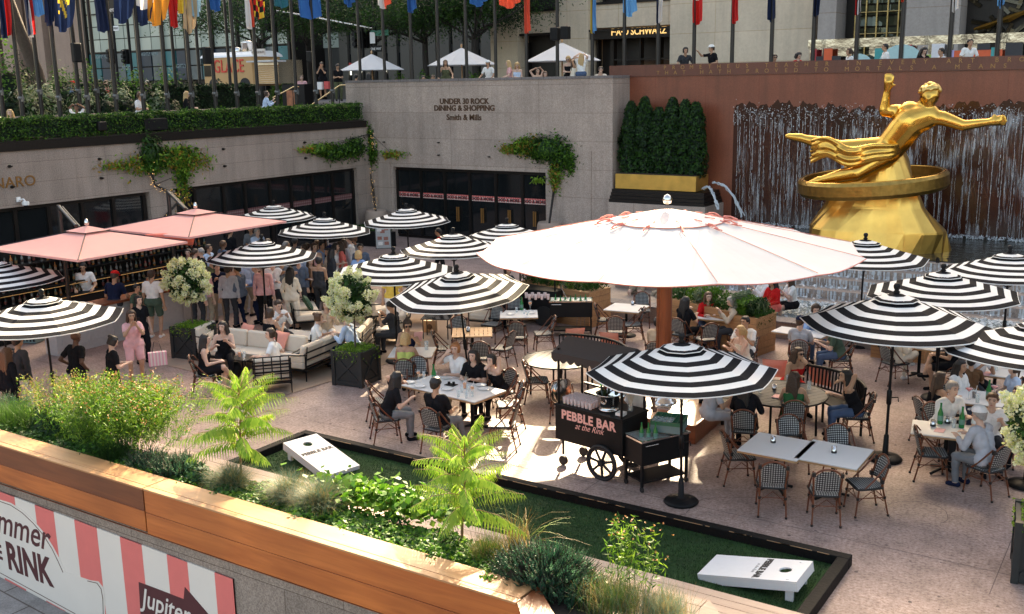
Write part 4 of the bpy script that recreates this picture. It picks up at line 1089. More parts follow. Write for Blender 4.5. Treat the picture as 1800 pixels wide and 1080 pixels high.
for i,(xa_,xb_,yb,cs,pt,side,lb_) in enumerate(FL):
 pf = (lambda a,b: atX(a,b,-30.95)) if side == 'l' else (lambda a,b: atY(a,b,36.95))
 A_,B_ = pf(xa_,yb),pf(xb_,yb); zb = A_.z; wd = (B_ - A_); wd.z = 0; W2 = wd.length; dirv = wd.normalized(); nrm = Vector((dirv.y,-dirv.x,0))
 cs = cs.split(','); nu,nv = 26,22; hgt = 2.4; mb = MB(); vs = []
 ph = rnd.uniform(0,6)
 for v_ in range(nv + 1):
  for u in range(nu + 1):
   uu,vv = u / nu,v_ / nv
   drop = hgt * (vv + (1 - vv) * .0)
   x = uu * W2 * (1 - .25 * (1 - vv) + .12 * math.sin(vv * 5 + ph)); low = zb + .5 * (abs(uu - .45) ** 1.4) * (1.2 if W2 > .6 else .7) - .0
   z = low + (hgt) * vv
   dpt = .09 * math.sin(uu * 15 + ph + vv * 2.5) * (1.1 - vv * .3) + .04 * math.sin(uu * 31 + vv * 7)
   q = Vector((A_.x,A_.y,0)) + dirv * x + nrm * dpt; vs.append((q.x,q.y,z))
 fs,ms = [],[]
 for v_ in range(nv):
  for u in range(nu):
   fs.append((v_ * (nu + 1) + u,v_ * (nu + 1) + u + 1,(v_ + 1) * (nu + 1) + u + 1,(v_ + 1) * (nu + 1) + u))
   n_ = len(cs)
   if pt == 'h': k = min(n_ - 1,int(v_ / nv * 4 * n_ / 2.2)) if True else 0; k = (n_ - 1 - min(n_ - 1,int(v_ / nv * n_ * 1.5)))
   elif pt == 'v': k = min(n_ - 1,int(u / nu * n_))
   elif pt == 'c': k = (v_ // 2 + u // 5) % n_
   elif pt == 'e': k = 0
   else: k = 0
   ms.append(k)
 mb.v = vs; mb.f = fs; mb.m = ms; mb.sm = [True] * len(fs)
 if pt == 'e':
  o_em = [j for j in range(len(fs)) if ((j % nu - 13) / 7.) ** 2 + ((j // nu - 7) / 3.2) ** 2 < 1 and (j * 7919) % 5 > 1]
  for j in o_em: ms[j] = 1
  cs = cs + ['gold']
 o = mb.build('flag',[colm(FC[c_]) for c_ in cs]); o['label'] = lb_ + ' flag drooping from its pole' + (' by the left hedge' if side == 'l' else ' over the rear parapet'); o['category'] = 'flag'; o['group'] = 'flags hanging at the top of the photo'
# ---------------------------------------------------------------- trees and shrubs at street level
def limb(mb,p,d,L_,r,depth,rg,ends):
 q = p + d * L_ * .5 + Vector((rg.normal() * .06,rg.normal() * .06,0)) * L_; e = p + d * L_ + Vector((rg.normal(),rg.normal(),0)) * L_ * .05
 mb.tube([p,q,e],[r,r * .8,r * .6],n=6,cap=False)
 ends.append(e); ends.append(q)
 if depth:
  for k in range(3):
   nd = (d + Vector((rg.normal(),rg.normal(),rg.uniform(-.15,.45))) * .75).normalized()
   limb(mb,e if k else q,nd,L_ * .72,r * .58,depth - 1,rg,ends)
def tree(loc,h0,L_,r,label,mats,seed,nl=9000,lsz=.17,spread=1.9,depth=3,lean=(0,0),trunkmat='barkd',droop=0):
 rg = np.random.default_rng(seed); o = thing('honey_locust_tree',label,'tree',(0,0,0))
 p = Vector(loc); top = p + Vector((lean[0],lean[1],h0)); mb = MB(); mb.tube([p,p.lerp(top,.3) + Vector((.05,0,0)),p.lerp(top,.7),top],[r * 1.25,r,r * .92,r * .85],n=10)
 ends = []
 for k in range(5):
  a = k * 1.26 + rg.uniform(0,.6); limb(mb,top - Vector((0,0,rg.uniform(0,h0 * .15))),Vector((math.cos(a),math.sin(a),rg.uniform(.35,.9))).normalized(),L_,r * .5,depth,rg,ends)
 mb.build('trunk',M[trunkmat],o)
 E = np.array([tuple(e) for e in ends]); c = E[rg.integers(0,len(E),nl)]
 off = rg.normal(size=(nl,3)) * np.array([spread,spread,spread * .38]) * .5
 P = c + off; cl = (np.sin(P[:,0] * 2.1 + seed) + np.sin(P[:,1] * 1.7) + np.sin(P[:,2] * 3.3))
 mi = np.clip(((cl + rg.normal(size=nl) * .7) * .55 + len(mats) / 2).astype(int),0,len(mats) - 1)
 leaves('crown',P,lsz,mats,o,seed=seed,up=1.0,midx=mi,aspect=.38)
 return o
dm_ = [GR['k'],GR['d'],GR['m'],GR['d']]
tree((XA(460,46,150),46,5.3),4.0,2.0,.16,'dark honey locust rising behind the two men by the stairs',dm_,21,15000)
tree((XA(545,52,150),52,5.3),4.2,2.0,.16,'dark honey locust left of the first white parasol',dm_,22,15000)
tree((XA(660,50,150),50,5.3),4.0,2.2,.16,'dark honey locust above the white parasol nearest the stairs',dm_,23,20000)
tree((XA(750,47,150),47,5.3),3.9,2.1,.16,'dark honey locust between the two white parasols',dm_,24,20000)
tree((XA(835,46,150),46,5.3),3.6,2.1,.17,'dense honey locust beside the limestone corner pier',dm_,25,20000)
t = thing('street_tree','thick grey trunk of a street tree leaning behind the left flagpoles','tree')
pT = atX(78,150,-37); MB().tube([(pT.x,pT.y,5.3),(pT.x - .05,pT.y - .25,7.2),(pT.x,pT.y - .75,8.6),(pT.x,pT.y - 1.3,10.5)],[.30,.25,.22,.2],n=12).tube([(pT.x,pT.y - .6,8.3),(pT.x,pT.y - 1.9,9.8),(pT.x,pT.y - 2.6,11)],[.14,.12,.1],n=8).build('trunk',M['bark'],t)
rg = np.random.default_rng(3); P = np.array([pT.x,pT.y - 1.5,12.6]) + rg.normal(size=(5000,3)) * [1.5,1.6,.7]; leaves('crown',P,.22,dm_,t,seed=8)
def bush(c,r,label,mats,n=2200,sz=.12,seed=1,name='shrub',aspect=.55,up=.5,stem=True,cat='shrub',group=None):
 rg = np.random.default_rng(seed); o = thing(name,label,cat,(0,0,0),0,group)
 u = rg.normal(size=(n,3)); u /= np.linalg.norm(u,axis=1)[:,None]; u[:,2] = np.abs(u[:,2]) * 1.1 - .1
 rr = (.62 + .42 * rg.random(n) ** .6) * (1 + .2 * np.sin(u[:,0] * 6 + seed) * np.sin(u[:,1] * 7) + .12 * np.sin(u[:,2] * 11 + u[:,0] * 9))
 P = np.array(c) + u * rr[:,None] * np.array(r)
 leaves('leaves',P,sz,mats,o,N=u + [0,0,up],seed=seed,jitter=.6,aspect=aspect)
 if stem:
  mb = MB()
  for k in range(5): a = k * 1.3; mb.tube([(c[0] + .05 * math.cos(a),c[1] + .05 * math.sin(a),c[2] - .1),(c[0] + r[0] * .5 * math.cos(a),c[1] + r[1] * .5 * math.sin(a),c[2] + r[2] * .6)],[.025,.01],n=5)
  mb.build('stems',M['barkd'],o)
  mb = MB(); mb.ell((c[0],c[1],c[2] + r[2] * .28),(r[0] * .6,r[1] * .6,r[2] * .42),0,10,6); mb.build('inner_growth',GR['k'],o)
 return o
# beds behind the promenade: variegated, dark and light shrubs
VL = ['variegated','dark green','bright green']
VM = [[GR['var'],GR['s'],GR['m']],[GR['k'],GR['d']],[GR['l'],GR['m'],GR['l']]]
bed = [(12,105,2,.9,-36),(35,128,1,.7,-36),(45,168,0,.75,-34.5),(20,178,1,.5,-34),(78,160,0,.8,-35.2),(118,160,1,.7,-35.5),(150,130,2,.8,-37.5),(148,175,0,.7,-34.6),(180,155,1,.6,-36),(98,130,2,.6,-38),(210,165,0,.65,-34.8),(235,140,2,.9,-37),(225,185,1,.6,-34),(262,165,1,.6,-35.5),(278,170,0,.5,-35),(290,135,2,.85,-38),(300,190,1,.55,-34),(330,150,1,.8,-37),(360,165,1,.7,-37.5),(384,160,1,.7,-38),(188,188,1,.5,-34),(245,190,2,.45,-34)]
for i,(px,py,k,r_,X_) in enumerate(bed):
 p = atX(px,py,X_); z = max(5.3,p.z - r_ * .5)
 nn_ = sorted(b[0] + b[1] / 999 for b in bed if b[2] == k).index(px + py / 999); bush((p.x,p.y,5.3),(r_ * .8,r_ * 1.15,max(.5,z + r_ * .9 - 5.3)),'%s shrub in the raised bed behind the hedge, %s such from the left' % (VL[k],nth(nn_,0,0,0)),VM[k],1300,.14,40 + i,group='shrubs in the raised beds behind the hedge')
w = wall_thing('planting_bed_wall','low grey granite edging wall of the raised shrub bed behind the hedge')
mb = MB(); mb.box2((-33.6,12,5.3),(-33.3,31,5.62)); mb.build('stones',G['wally'],w)
hedge('hedge',(-37.6,27.6,5.3),(-36.6,34.6,6.55),9000,'tall dark clipped hedge in front of the food truck',[GR['k'],GR['d'],GR['d']],.12,31)
for i,(px,Y_,r_,zz) in enumerate(((500,46,.8,1.6),(700,42,.75,1.2),(745,43,.7,1.2),(830,43,.55,1.2),(485,44,.6,1.0))):
 p = atY(px,130,Y_); bush((p.x,Y_,5.3),(r_,r_,zz + .4),'bright green potted bush ' + ['right of the food truck','between the first and second white parasols','just left of the woman in the dark dress','behind the man in the white cap','low beside the food truck wheel'][i],VM[2],1800,.13,90 + i)
# ---------------------------------------------------------------- food truck, stairs, lights, terrace parasols
t = thing('food_truck','tan food truck with rounded white roof and red lettering behind the left flagpoles','truck')
Yt = 40.5; xa_,xb_ = XA(352,Yt),XA(441,Yt); z0,z1 = ZA(400,152,Yt),ZA(400,98,Yt)
tan = mat('tan_truck_paint',(.50,.29,.12),.45,var=.08,scale=2)
mb = MB(); mb.box2((xa_,Yt,z0),(xb_,Yt + 2.1,z1)); mb.build('body',tan,t,bevel=.08)
mb = MB(); pts = [(-.0,0)];
n = 10; prof = [(math.cos(a_) * 1.1 + 1.05,z1 - .1 + math.sin(a_) * .32) for a_ in np.linspace(math.pi,0,n)]
vs = [(xa_ - .12,Yt + p[0],p[1]) for p in prof] + [(xb_ + .12,Yt + p[0],p[1]) for p in prof]
mb.add(vs,[(i,i + 1,n + i + 1,n + i) for i in range(n - 1)] + [tuple(range(n)),tuple(range(2 * n - 1,n - 1,-1))],0,False); mb.build('roof',M['white'],t)
MB().lathe([(.36,0),(.36,.45),(.40,.5),(.1,.6)],((xa_ + xb_) / 2 + .65,Yt + 1,z1 + .2),14).lathe([(.25,0),(.3,.2),(.05,.3)],((xa_ + xb_) / 2 - .2,Yt + 1,z1 + .18),12).build('roof_vent',M['steel'],t)
MB().box2((xa_ + .12,Yt - .03,z0 + .55),(xa_ + .72,Yt - .002,z0 + 1.15)).build('window',M['glass'],t)
MB().box2((xb_ + .08,Yt + .2,z0 + .1),(xb_ + 1.7,Yt + 2.0,z1 - .3)).build('serving_bay',M['steel'],t)
mb = MB()
for k in range(9): mb.box2((xb_ + .1,Yt + .12,z0 + .12 + k * .11),(xb_ + 1.7,Yt + .17,z0 + .2 + k * .11))
mb.build('slatted_counter',tan,t)
MB().box2((xb_ + .02,Yt - .5,z1 - .42),(xb_ + 1.9,Yt + .6,z1 - .34)).build('awning',M['whitefab'],t)
mb = MB().box2((xb_ + .1,Yt - .1,z1 - .05),(xb_ + 1.0,Yt + .02,z1 + .28)); mb.build('menu_board',M['banner_w'],t)
text('HOT CHOCOLATE',.16,M['brown_letters'],t,(xb_ + .55,Yt - .12,z1 + .05),(math.pi / 2,0,0),sx=.75)
for k,px in enumerate((370,425)):
 mb = MB(); mb.tube([(XA(px,Yt),Yt - .02,z0 + .02),(XA(px,Yt),Yt + .25,z0 + .02)],.42,n=18); mb.build('wheel',M['rubber'],t)
text('GLACE',1.0,mat('truck_red',(.62,.05,.03),.5),t,((xa_ + xb_) / 2 + .1,Yt - .02,z0 + .75),(math.pi / 2,0,0),ext=.02,off=.005,sx=.76,space=1.05)
for s_,(pa,pb) in enumerate((((384,190),(442,155)),((480,172),(516,153)),((547,185),(598,150)))):
 Pa,Pb = atY(*pa,37.2),atY(*pb,37.2); mb = MB()
 o = thing('brass_handrail','slanting brass handrail of the terrace stairs, ' + ['the one below the food truck','the middle one by the sitting woman','the one ending at the granite parapet'][s_],'handrail')
 mb.tube([Pa,Pb,Pb + Vector((.35,0,.0))],.03,n=6); mb.build('rail',M['brass'],o)
 mb = MB();
 for f in (.1,.95): q = Pa.lerp(Pb,f); mb.tube([q,(q.x,q.y,4.9)],.02,n=6)
 mb.build('rail_posts',M['blackm'],o)
def signal(px,py,X_,Y_,lbl,arm=None):
 p = atY(px,py,Y_); o = thing('traffic_light',lbl,'traffic light')
 mb = MB(); mb.box((p.x,Y_,p.z),(.34,.3,.95));
 for k in (-.28,0,.28): mb.tube([(p.x,Y_ - .15,p.z + k),(p.x,Y_ - .33,p.z + k + .02)],.13,n=10)
 mb.build('signal_head',M['black'],o,bevel=.02); MB().tube([(p.x + .3,Y_ + .1,5.3),(p.x + .3,Y_ + .1,14)],.09,n=8).tube([(p.x,Y_,p.z + .3),(p.x + .3,Y_ + .1,p.z + .35)],.035,n=6).build('post',M['blackm'],o)
signal(196,99,0,44,'black traffic signal left of the pair behind the left flags'); signal(222,100,0,44.2,'black traffic signal right of the pair behind the left flags')
signal(475,42,0,45,'black traffic signal beside the chequered yellow flag'); signal(628,70,0,46,'black traffic signal above the first white parasol'); signal(643,70,0,46.5,'black traffic signal right behind another above the first parasol')
o = thing('traffic_mast','long grey traffic mast arm crossing in front of the dark trees','street pole'); a_,b_ = atY(480,19,45.4),atY(658,51,45.4)
MB().tube([a_,a_.lerp(b_,.4) + Vector((0,0,.05)),b_],[.07,.06,.05],n=8).build('arm',M['steel'],o); MB().tube([(b_.x,45.4,5.3),(b_.x,45.4,14)],.12,n=10).build('post',M['blackm'],o)
o = thing('street_sign','green and white street name plates on the dark pole above the first parasol','sign'); p = atY(668,63,45.2)
MB().box((p.x,45.2,p.z + .15),(1.3,.04,.3)).build('green_plate',mat('sign_green',(.0,.16,.10),.5),o); MB().box((p.x - .5,45.15,p.z - .1),(.35,.03,.6)).build('white_plate',M['white'],o)
o = thing('one_way_sign','black and white one way sign below the green street plates','sign'); p = atY(662,86,45.1); MB().box((p.x,45.1,p.z),(.95,.03,.34)).build('plate',M['black'],o); text('ONE WAY',.2,M['white'],o,(p.x - .02,45.07,p.z - .07),(math.pi / 2,0,0),sx=.8)
o = thing('one_way_sign','one way sign on the dark post behind the left flags','sign'); p = atY(204,50,43); MB().box((p.x,43,p.z),(.5,.03,.3)).build('plate',M['white'],o); text('WAY',.22,M['black'],o,(p.x,42.97,p.z - .08),(math.pi / 2,0,0),sx=.9)
o = thing('banner_box','dark hanging sign box with small white letters above the one way sign','sign'); p = atY(200,8,43); MB().box((p.x,43,p.z + .1),(.62,.2,1.3)).build('box',M['bronze'],o); text('NYC',.28,M['banner_w'],o,(p.x - .1,42.88,p.z - .45),(math.pi / 2,0,0),off=.01)
for i,(px,py,X_) in enumerate(((143,93,-31.0),(370,98,-31.0),(97,98,0))):
 if i < 2:
  p = atX(px,py,X_ + .15); lab(MB().box((p.x,p.y - .18,p.z),(.2,.3,.62)).build('pole_speaker',M['black'],bevel=.03),'black loudspeaker clamped to a flagpole ' + ['near the pinkish stone building','in front of the food truck'][i],'speaker')
for i,(px,py) in enumerate(((976,60),(994,58),(546,100))):
 p = atY(px,py,36.8); lab(MB().box((p.x,p.y,p.z),(.34,.3,.5 if i else .5)).build('pole_speaker',M['black'],bevel=.03),['black loudspeaker on the left of the flagpole before the limestone pier','black loudspeaker on the right of the flagpole before the limestone pier','black loudspeaker on a flagpole beside the man in black with a camera'][i],'speaker')
def terrace_parasol(px,py,Y_,R_,lbl):
 p = atY(px,py,Y_); o = thing('market_parasol',lbl,'parasol',(p.x,Y_,5.3)); zt = p.z - 5.3
 mb = MB(); n = 8; vs = [(0,0,zt)] + [(R_ * math.cos(k * math.pi / 4 + .3),R_ * math.sin(k * math.pi / 4 + .3),zt - .78) for k in range(8)]
 mb.add(vs + [(v[0],v[1],v[2] - .03) for v in vs],[(0,1 + k,1 + (k + 1) % 8) for k in range(8)] + [(9,10 + (k + 1) % 8,10 + k) for k in range(8)] + [(1 + k,10 + k,10 + (k + 1) % 8,1 + (k + 1) % 8) for k in range(8)]); mb.build('canopy',M['whitefab'],o)
 MB().tube([(0,0,0),(0,0,zt)],.035).build('pole',M['teak'],o); MB().ell((0,0,zt + .08),(.05,.05,.09)).build('finial',M['teak'],o)
 mb = MB();
 for k in range(8): a_ = k * math.pi / 4 + .3; mb.tube([(0,0,zt - .55),(R_ * .55 * math.cos(a_),R_ * .55 * math.sin(a_),zt - .47)],.02,n=5)
 mb.build('ribs',M['teak'],o)
terrace_parasol(653,95,40.5,1.7,'white market parasol on the terrace beside the stairs, first from the left')
terrace_parasol(811,84,40,1.7,'white market parasol on the terrace above the woman in the dark dress')
terrace_parasol(988,75,40,1.7,'white market parasol on the terrace in front of the shop windows')
o = thing('poster_kiosk','dark kiosk with a framed food poster next to the terrace stairs','kiosk'); p = atY(515,165,38.3); MB().box2((p.x - .75,38.3,5.2),(p.x + .8,38.9,6.55)).build('cabinet',M['black'],o); MB().box2((p.x - .4,38.25,5.3),(p.x + .2,38.297,6.25)).build('poster',mat('food_poster',(.35,.12,.05),.5,var=.9,scale=5),o)
# ---------------------------------------------------------------- striped umbrellas
def umbrella_src():
 o = thing('striped_umbrella','x','umbrella',(0,0,0),0,'black and white striped umbrellas')
 R_,zt,ze,n,K = 1.50,2.62,2.20,8,9
 def pt(r,k,f,lift=0):        # r 0..1 along rib, f fraction between ribs; edge line straight, slight sag
  a0,a1 = k * math.pi / 4,(k + 1) * math.pi / 4
  x = (math.cos(a0) * (1 - f) + math.cos(a1) * f) * R_ * r; y = (math.sin(a0) * (1 - f) + math.sin(a1) * f) * R_ * r
  z = zt - (zt - ze) * (r ** 1.03) - .03 * r * math.sin(math.pi * f) * r + lift
  return (x,y,z)
 def cap_(mb,r0,r1,m,lift,white_edge=False):
  F = 6
  vs = []
  for rr in (r0,r1):
   for k in range(n):
    for q in range(F): vs.append(pt(rr,k,q / F,lift))
  mb.add(vs,[(i,(i + 1) % (n * F),n * F + (i + 1) % (n * F),n * F + i)[::-1] for i in range(n * F)],m,False)
 mb = MB()
 for j in range(K): cap_(mb,.17 + .83 * j / K,.17 + .83 * (j + 1) / K,0 if j % 2 == 0 else 1,0)
 # white piped edge
 E = [pt(1,k,q / 6,-.008) for k in range(n) for q in range(6)]; E.append(E[0])
 c = mb.build('canopy',[M['blackfab'],M['stripew']],o)
 MB().tube(E,.011,n=5).build('edge_piping',M['stripew'],c)
 mb = MB(); cap_(mb,.02,.10,0,.05); cap_(mb,.10,.19,1,.05); cap_(mb,.19,.235,0,.045)
 v_ = mb.build('vent_cap',[M['blackfab'],M['stripew']],o)
 E = [pt(.235,k,q / 6,.04) for k in range(n) for q in range(6)]; E.append(E[0]); MB().tube(E,.009,n=4).build('edge_piping',M['stripew'],v_)
 mb = MB()
 for k in range(n):
  mb.tube([pt(.06,k,0,-.03),pt(.5,k,0,-.035),pt(.99,k,0,-.02)],.012,n=4)
  p = pt(.52,k,0,-.04); mb.tube([(0,0,zt - .75),p],.009,n=4)
 mb.build('ribs',M['blackm'],o)
 MB().tube([(0,0,.05),(0,0,zt + .02)],.024,n=10).lathe([(.03,.9),(.042,.92),(.042,1.12),(.03,1.14)],n=10).tube([(.04,0,1.02),(.14,0,1.03),(.15,0,.96)],.01,n=5).build('pole',M['blackm'],o)
 MB().lathe([(.018,zt + .03),(.06,zt + .06),(.03,zt + .09),(.05,zt + .12),(.056,zt + .155),(.04,zt + .19),(.001,zt + .2)],n=14).build('finial',M['black'],o)
 MB().lathe([(.27,0),(.285,.025),(.26,.055),(.12,.085),(.05,.10),(.04,.40),(.028,.42)],n=28).build('base',M['black'],o)
 return reg(o)
US = umbrella_src(); uu = []
UMB = [ # finial px, py, rotation, scale, label, tilt
 (75,507,12,.98,'striped umbrella low at the left edge, in front of the bar',(0,0)),(-10,447,30,1.0,'striped umbrella cut by the left edge under the salmon canopy',(0,0)),
 (457,412,5,.97,'striped umbrella over the standing crowd at the bar',(0,0)),(481,352,20,.95,'striped umbrella behind the far salmon canopy, nearest the dark windows',(0,0)),
 (566,373,8,.97,'striped umbrella just right of the far salmon canopy, over the crowd',(0,-2)),(716,357,10,.97,'striped umbrella before the glazed entrance doors beside the left clay pot',(0,0)),
 (797,400,15,.97,'pale sunlit striped umbrella touching the left edge of the big white parasol',(0,0)),(892,383,25,.95,'striped umbrella half hidden behind the left rim of the big white parasol',(0,0)),
 (690,433,2,.99,'sun bleached striped umbrella above the second hydrangea tree',(0,0)),(820,460,25,.99,'tilted striped umbrella over the slatted wooden table',(0,9)),
 (1203,586,20,.97,'nearest striped umbrella, beside the black drinks cart',(0,0)),(1520,409,15,1.0,'striped umbrella in front of the gilded statue mound',(0,0)),
 (1575,497,3,1.02,'large striped umbrella over the aisle on the right, its heavy base in clear view',(0,0)),(1661,463,22,1.0,'striped umbrella directly behind the large right hand one',(0,0)),
 (1779,432,10,1.0,'striped umbrella farthest right before the fountain pool',(0,0)),(1832,548,30,1.02,'striped umbrella cut by the right edge over the small tables',(0,0))]
for (px,py,r_,s_,lb_,tl) in UMB:
 z = 2.82 * s_
 if (px,py) == (1575,497): z = 3.12;
 p = at(px,py,z)
 q = place(US,(p.x,p.y,0),(r_ + 11) * D2R,lb_,uu)
 q.scale = (s_,s_,z / 2.82)
 if not tl[1]: q.rotation_euler = (rnd.uniform(-1.4,1.4) * D2R,rnd.uniform(-1.4,1.4) * D2R,(r_ + 11) * D2R)
 if tl[1]: q.rotation_euler = (tl[1] * D2R * .5,-tl[1] * D2R * .5,(r_ + 11) * D2R)
# big white parasol
pb = Vector((-9.0,19.6,0)); o = thing('big_parasol','huge white twelve sided parasol with salmon trim on a reddish wooden mast','parasol',pb)
Rb,zt,ze = 3.58,4.12,3.40
o.location = (-8.1,17.65,0)
def bp(r,k,f,lift=0,sag=.10):
 a0,a1 = k * math.pi / 6 + .13,(k + 1) * math.pi / 6 + .13
 return ((math.cos(a0) * (1 - f) + math.cos(a1) * f) * Rb * r,(math.sin(a0) * (1 - f) + math.sin(a1) * f) * Rb * r,zt - (zt - ze) * r ** 1.02 - sag * .6 * r * math.sin(math.pi * f) + lift)
def shell(r0,r1,lift,mb,n=10,F=8,mi=0):
 vs = []
 for i in range(n + 1):
  rr = r0 + (r1 - r0) * i / n
  for k in range(12):
   for q in range(F):
    x,y,z = bp(rr,k,q / F,lift); z += .006 * math.sin(rr * 90 + q) * (1 if k in (8,9,7) and rr < .6 else .3); vs.append((x,y,z))
 W = 12 * F
 mb.add(vs,[(i * W + j,(i + 1) * W + j,(i + 1) * W + (j + 1) % W,i * W + (j + 1) % W) for i in range(n) for j in range(W)],mi,False)
mb = MB(); shell(.16,1,0,mb,14); can = mb.build('canopy',M['whitefab'],o)
mb = MB(); shell(.02,.30,.022,mb,6); vc = mb.build('vent_cap',mat('pale_pink_canvas',(.74,.66,.64),.85,var=.12,scale=2,trans=.2),o)
mb = MB()
for k in range(12): mb.tube([bp(r_,k,0,.012,0) for r_ in (.3,.6,.99)],.005,n=4)
E = [bp(1,k,q / 8,-.01) for k in range(12) for q in range(8)]; E.append(E[0]); mb.tube(E,.010,n=5); E = [bp(.30,k,q / 8,.022) for k in range(12) for q in range(8)]; E.append(E[0]); mb.tube(E,.009,n=5)
for k in range(12):
 for r_ in (.2,.28,.34):
  p = bp(r_,k,0,.03 if r_ < .3 else .02,0); mb.tube([p,Vector(bp(r_ + .05,k,.01,.03 if r_ < .27 else .02,0)) + Vector((.01,.01,.01))],.010,n=4)
 p = Vector(bp(.3,k,0,.05,0)); q_ = Vector(bp(.37,k,-.03,.04,0)); mb.tube([p,p.lerp(q_,.5) + Vector((0,0,.03)),q_],[.022,.014,.02],n=4)
mb.build('salmon_trim',M['pinktrim'],can)
mb = MB();
for k in range(12): mb.tube([bp(.05,k,0,-.06,0),bp(.98,k,0,-.04,0)],.028,n=5); mb.tube([(0,0,ze - .1),bp(.5,k,0,-.07,0)],.02,n=4)
mb.build('ribs',M['mahog'],o)
MB().tube([(0,0,.4),(0,0,zt)],.12,n=14).build('mast',woodm('mast_wood',(.22,.06,.025),(.34,.10,.04),2,.3),o)
MB().tube([(-.14,.0,.4),(-.14,0,3.0)],.05,n=8).build('mast_side_rail',M['mahog'],o)
MB().lathe([(.02,zt + .1),(.07,zt + .12),(.09,zt + .19),(.06,zt + .26),(.001,zt + .29)],n=14).build('finial',M['steel'],o)
MB().lathe([(.24,.372),(.24,.40),(.18,.42),(.17,.56),(.14,.6)],n=20).box((0,0,.365),(.75,.75,.012)).build('mast_foot',M['steel'],o)
pl = at(1165,712,.36); ang = 3 * D2R
t = thing('mast_platform','reddish wooden platform box carrying the mast of the big white parasol','platform',(o.location.x,o.location.y,0),ang)
MB().box((.15,.0,.18),(1.75,2.1,.355)).build('box',M['mahog'],t,bevel=.008)
# salmon cantilever canopies over the bar
def canopy(cx,cy,hx,hy,zt,ze,lbl,rzz=0):
 o = thing('cantilever_canopy',lbl,'canopy',(cx,cy,0),rzz); mb = MB(); N_ = 8
 vs = [(hx * a,hy * b,ze) for a,b in ((-1,-1),(1,-1),(1,1),(-1,1))]; vt = [(hx * .2 * a,hy * .2 * b,zt - .15) for a,b in ((-1,-1),(1,-1),(1,1),(-1,1))]
 mb.add(vs + vt,[(i,(i + 1) % 4,4 + (i + 1) % 4,4 + i) for i in range(4)]); mb.add([(v[0],v[1],v[2] - .05) for v in vs] + vs,[(i,(i + 1) % 4,4 + (i + 1) % 4,4 + i) for i in range(4)])
 mb.build('canopy_fabric',M['pinkfab'],o)
 mb = MB(); vb = [(hx * .23 * a,hy * .23 * b,zt - .12) for a,b in ((-1,-1),(1,-1),(1,1),(-1,1))]; mb.add(vb + [(0,0,zt)],[(i,(i + 1) % 4,4) for i in range(4)]); mb.build('vent_cap',M['pinkfab'],o)
 mb = MB();
 for a,b in ((-1,-1),(1,-1),(1,1),(-1,1)): mb.tube([(hx * .2 * a,hy * .2 * b,zt - .14),(hx * a,hy * b,ze + .006)],.012,n=4)
 for i in range(4): a_,b_ = vb[i],vb[(i + 1) % 4]; mb.tube([a_,b_],.010,n=4)
 mb.build('seams',M['blackm'],o)
 MB().lathe([(.02,zt),(.05,zt + .02),(.06,zt + .08),(.03,zt + .14),(.001,zt + .17)],n=10).build('finial',M['steel'],o)
 mb = MB(); mb.tube([(-hx - .55,hy * .55,0),(-hx - .55,hy * .55,zt + .28)],.055,n=8); mb.tube([(-hx - .55,hy * .55,zt + .25),(-hx * .5,hy * .2,zt - .1)],.045,n=6); mb.tube([(-hx - .55,hy * .55 + .1,zt + .22),(-hx * .5,hy * .2 + .1,zt - .14)],.03,n=6)
 mb.build('support_arm',mat('silver_black_metal',(.05,.05,.052),.3,.8),o)
 return o
canopy(-21.6,14.72,1.72,1.47,3.36,2.9,'salmon square canopy over the left end of the bar')
canopy(-22.1,18.35,1.66,1.66,3.34,2.9,'salmon square canopy over the far end of the bar')
p = at(322,424,2.72); o = thing('folded_valance','orange red folded canvas valance hanging between the two salmon canopies','canvas'); mb = MB(); mb.tube([(p.x - .8,p.y - .5,2.85),(p.x,p.y,2.78),(p.x + .15,p.y + .2,2.7)],[.06,.16,.12],n=8); mb.build('canvas',mat('orange_canvas',(.75,.17,.12),.8,trans=.2),o)
# the bar
BX = -23.1
o = thing('bar_counter','long white panelled bar counter with dark top under the salmon canopies','bar counter'); mb = MB(); mb.box2((BX - .55,14.6,0),(BX - .05,21.5,1.02))
pn = MB()
for k in range(9): y = 14.75 + k * .75; pn.box2((BX - .045,y,.15),(BX - .03,y + .06,.92)); pn.box2((BX - .045,y + .06,.86),(BX - .03,y + .7,.92)); pn.box2((BX - .045,y + .06,.15),(BX - .03,y + .7,.21))
mb.build('body',mat('bar_white',(.42,.40,.38),.5),o); pn.build('mouldings',mat('bar_white',(0,0,0)),o); MB().box2((BX - .65,14.5,1.024),(BX + .03,21.6,1.08)).build('top',M['mahog'],o)
o = thing('back_bar','dark back bar shelves crowded with bottles under the salmon canopies','shelves'); mb = MB(); mb.box2((-25.9,12.6,0),(-25.4,21.8,.95));
mb.box2((-25.95,12.6,0),(-25.905,21.8,2.5))
for z in (1.25,1.6,1.95): mb.box2((-25.9,12.6,z),(-25.62,21.8,z + .03))
mb.build('cabinet',M['black'],o); MB().tube([(-25.6,12.7,1.22),(-25.6,21.7,1.22)],.012,n=5).tube([(-25.38,12.7,.93),(-25.38,21.7,.93)],.012,n=5).build('brass_strip',mat('brass_glow',(.7,.4,.15),.3,.8),o)  # plain brass strips along the shelf edges
bots = [glassm('amber_glass',(.35,.12,.02),.05,.8),mat('bottle_green_dark',(.01,.03,.015),.1),mat('gin_glass',(.12,.12,.11),.08),mat('dark_bottle',(.02,.018,.015),.1),mat('spirit_red',(.14,.02,.008),.15)]
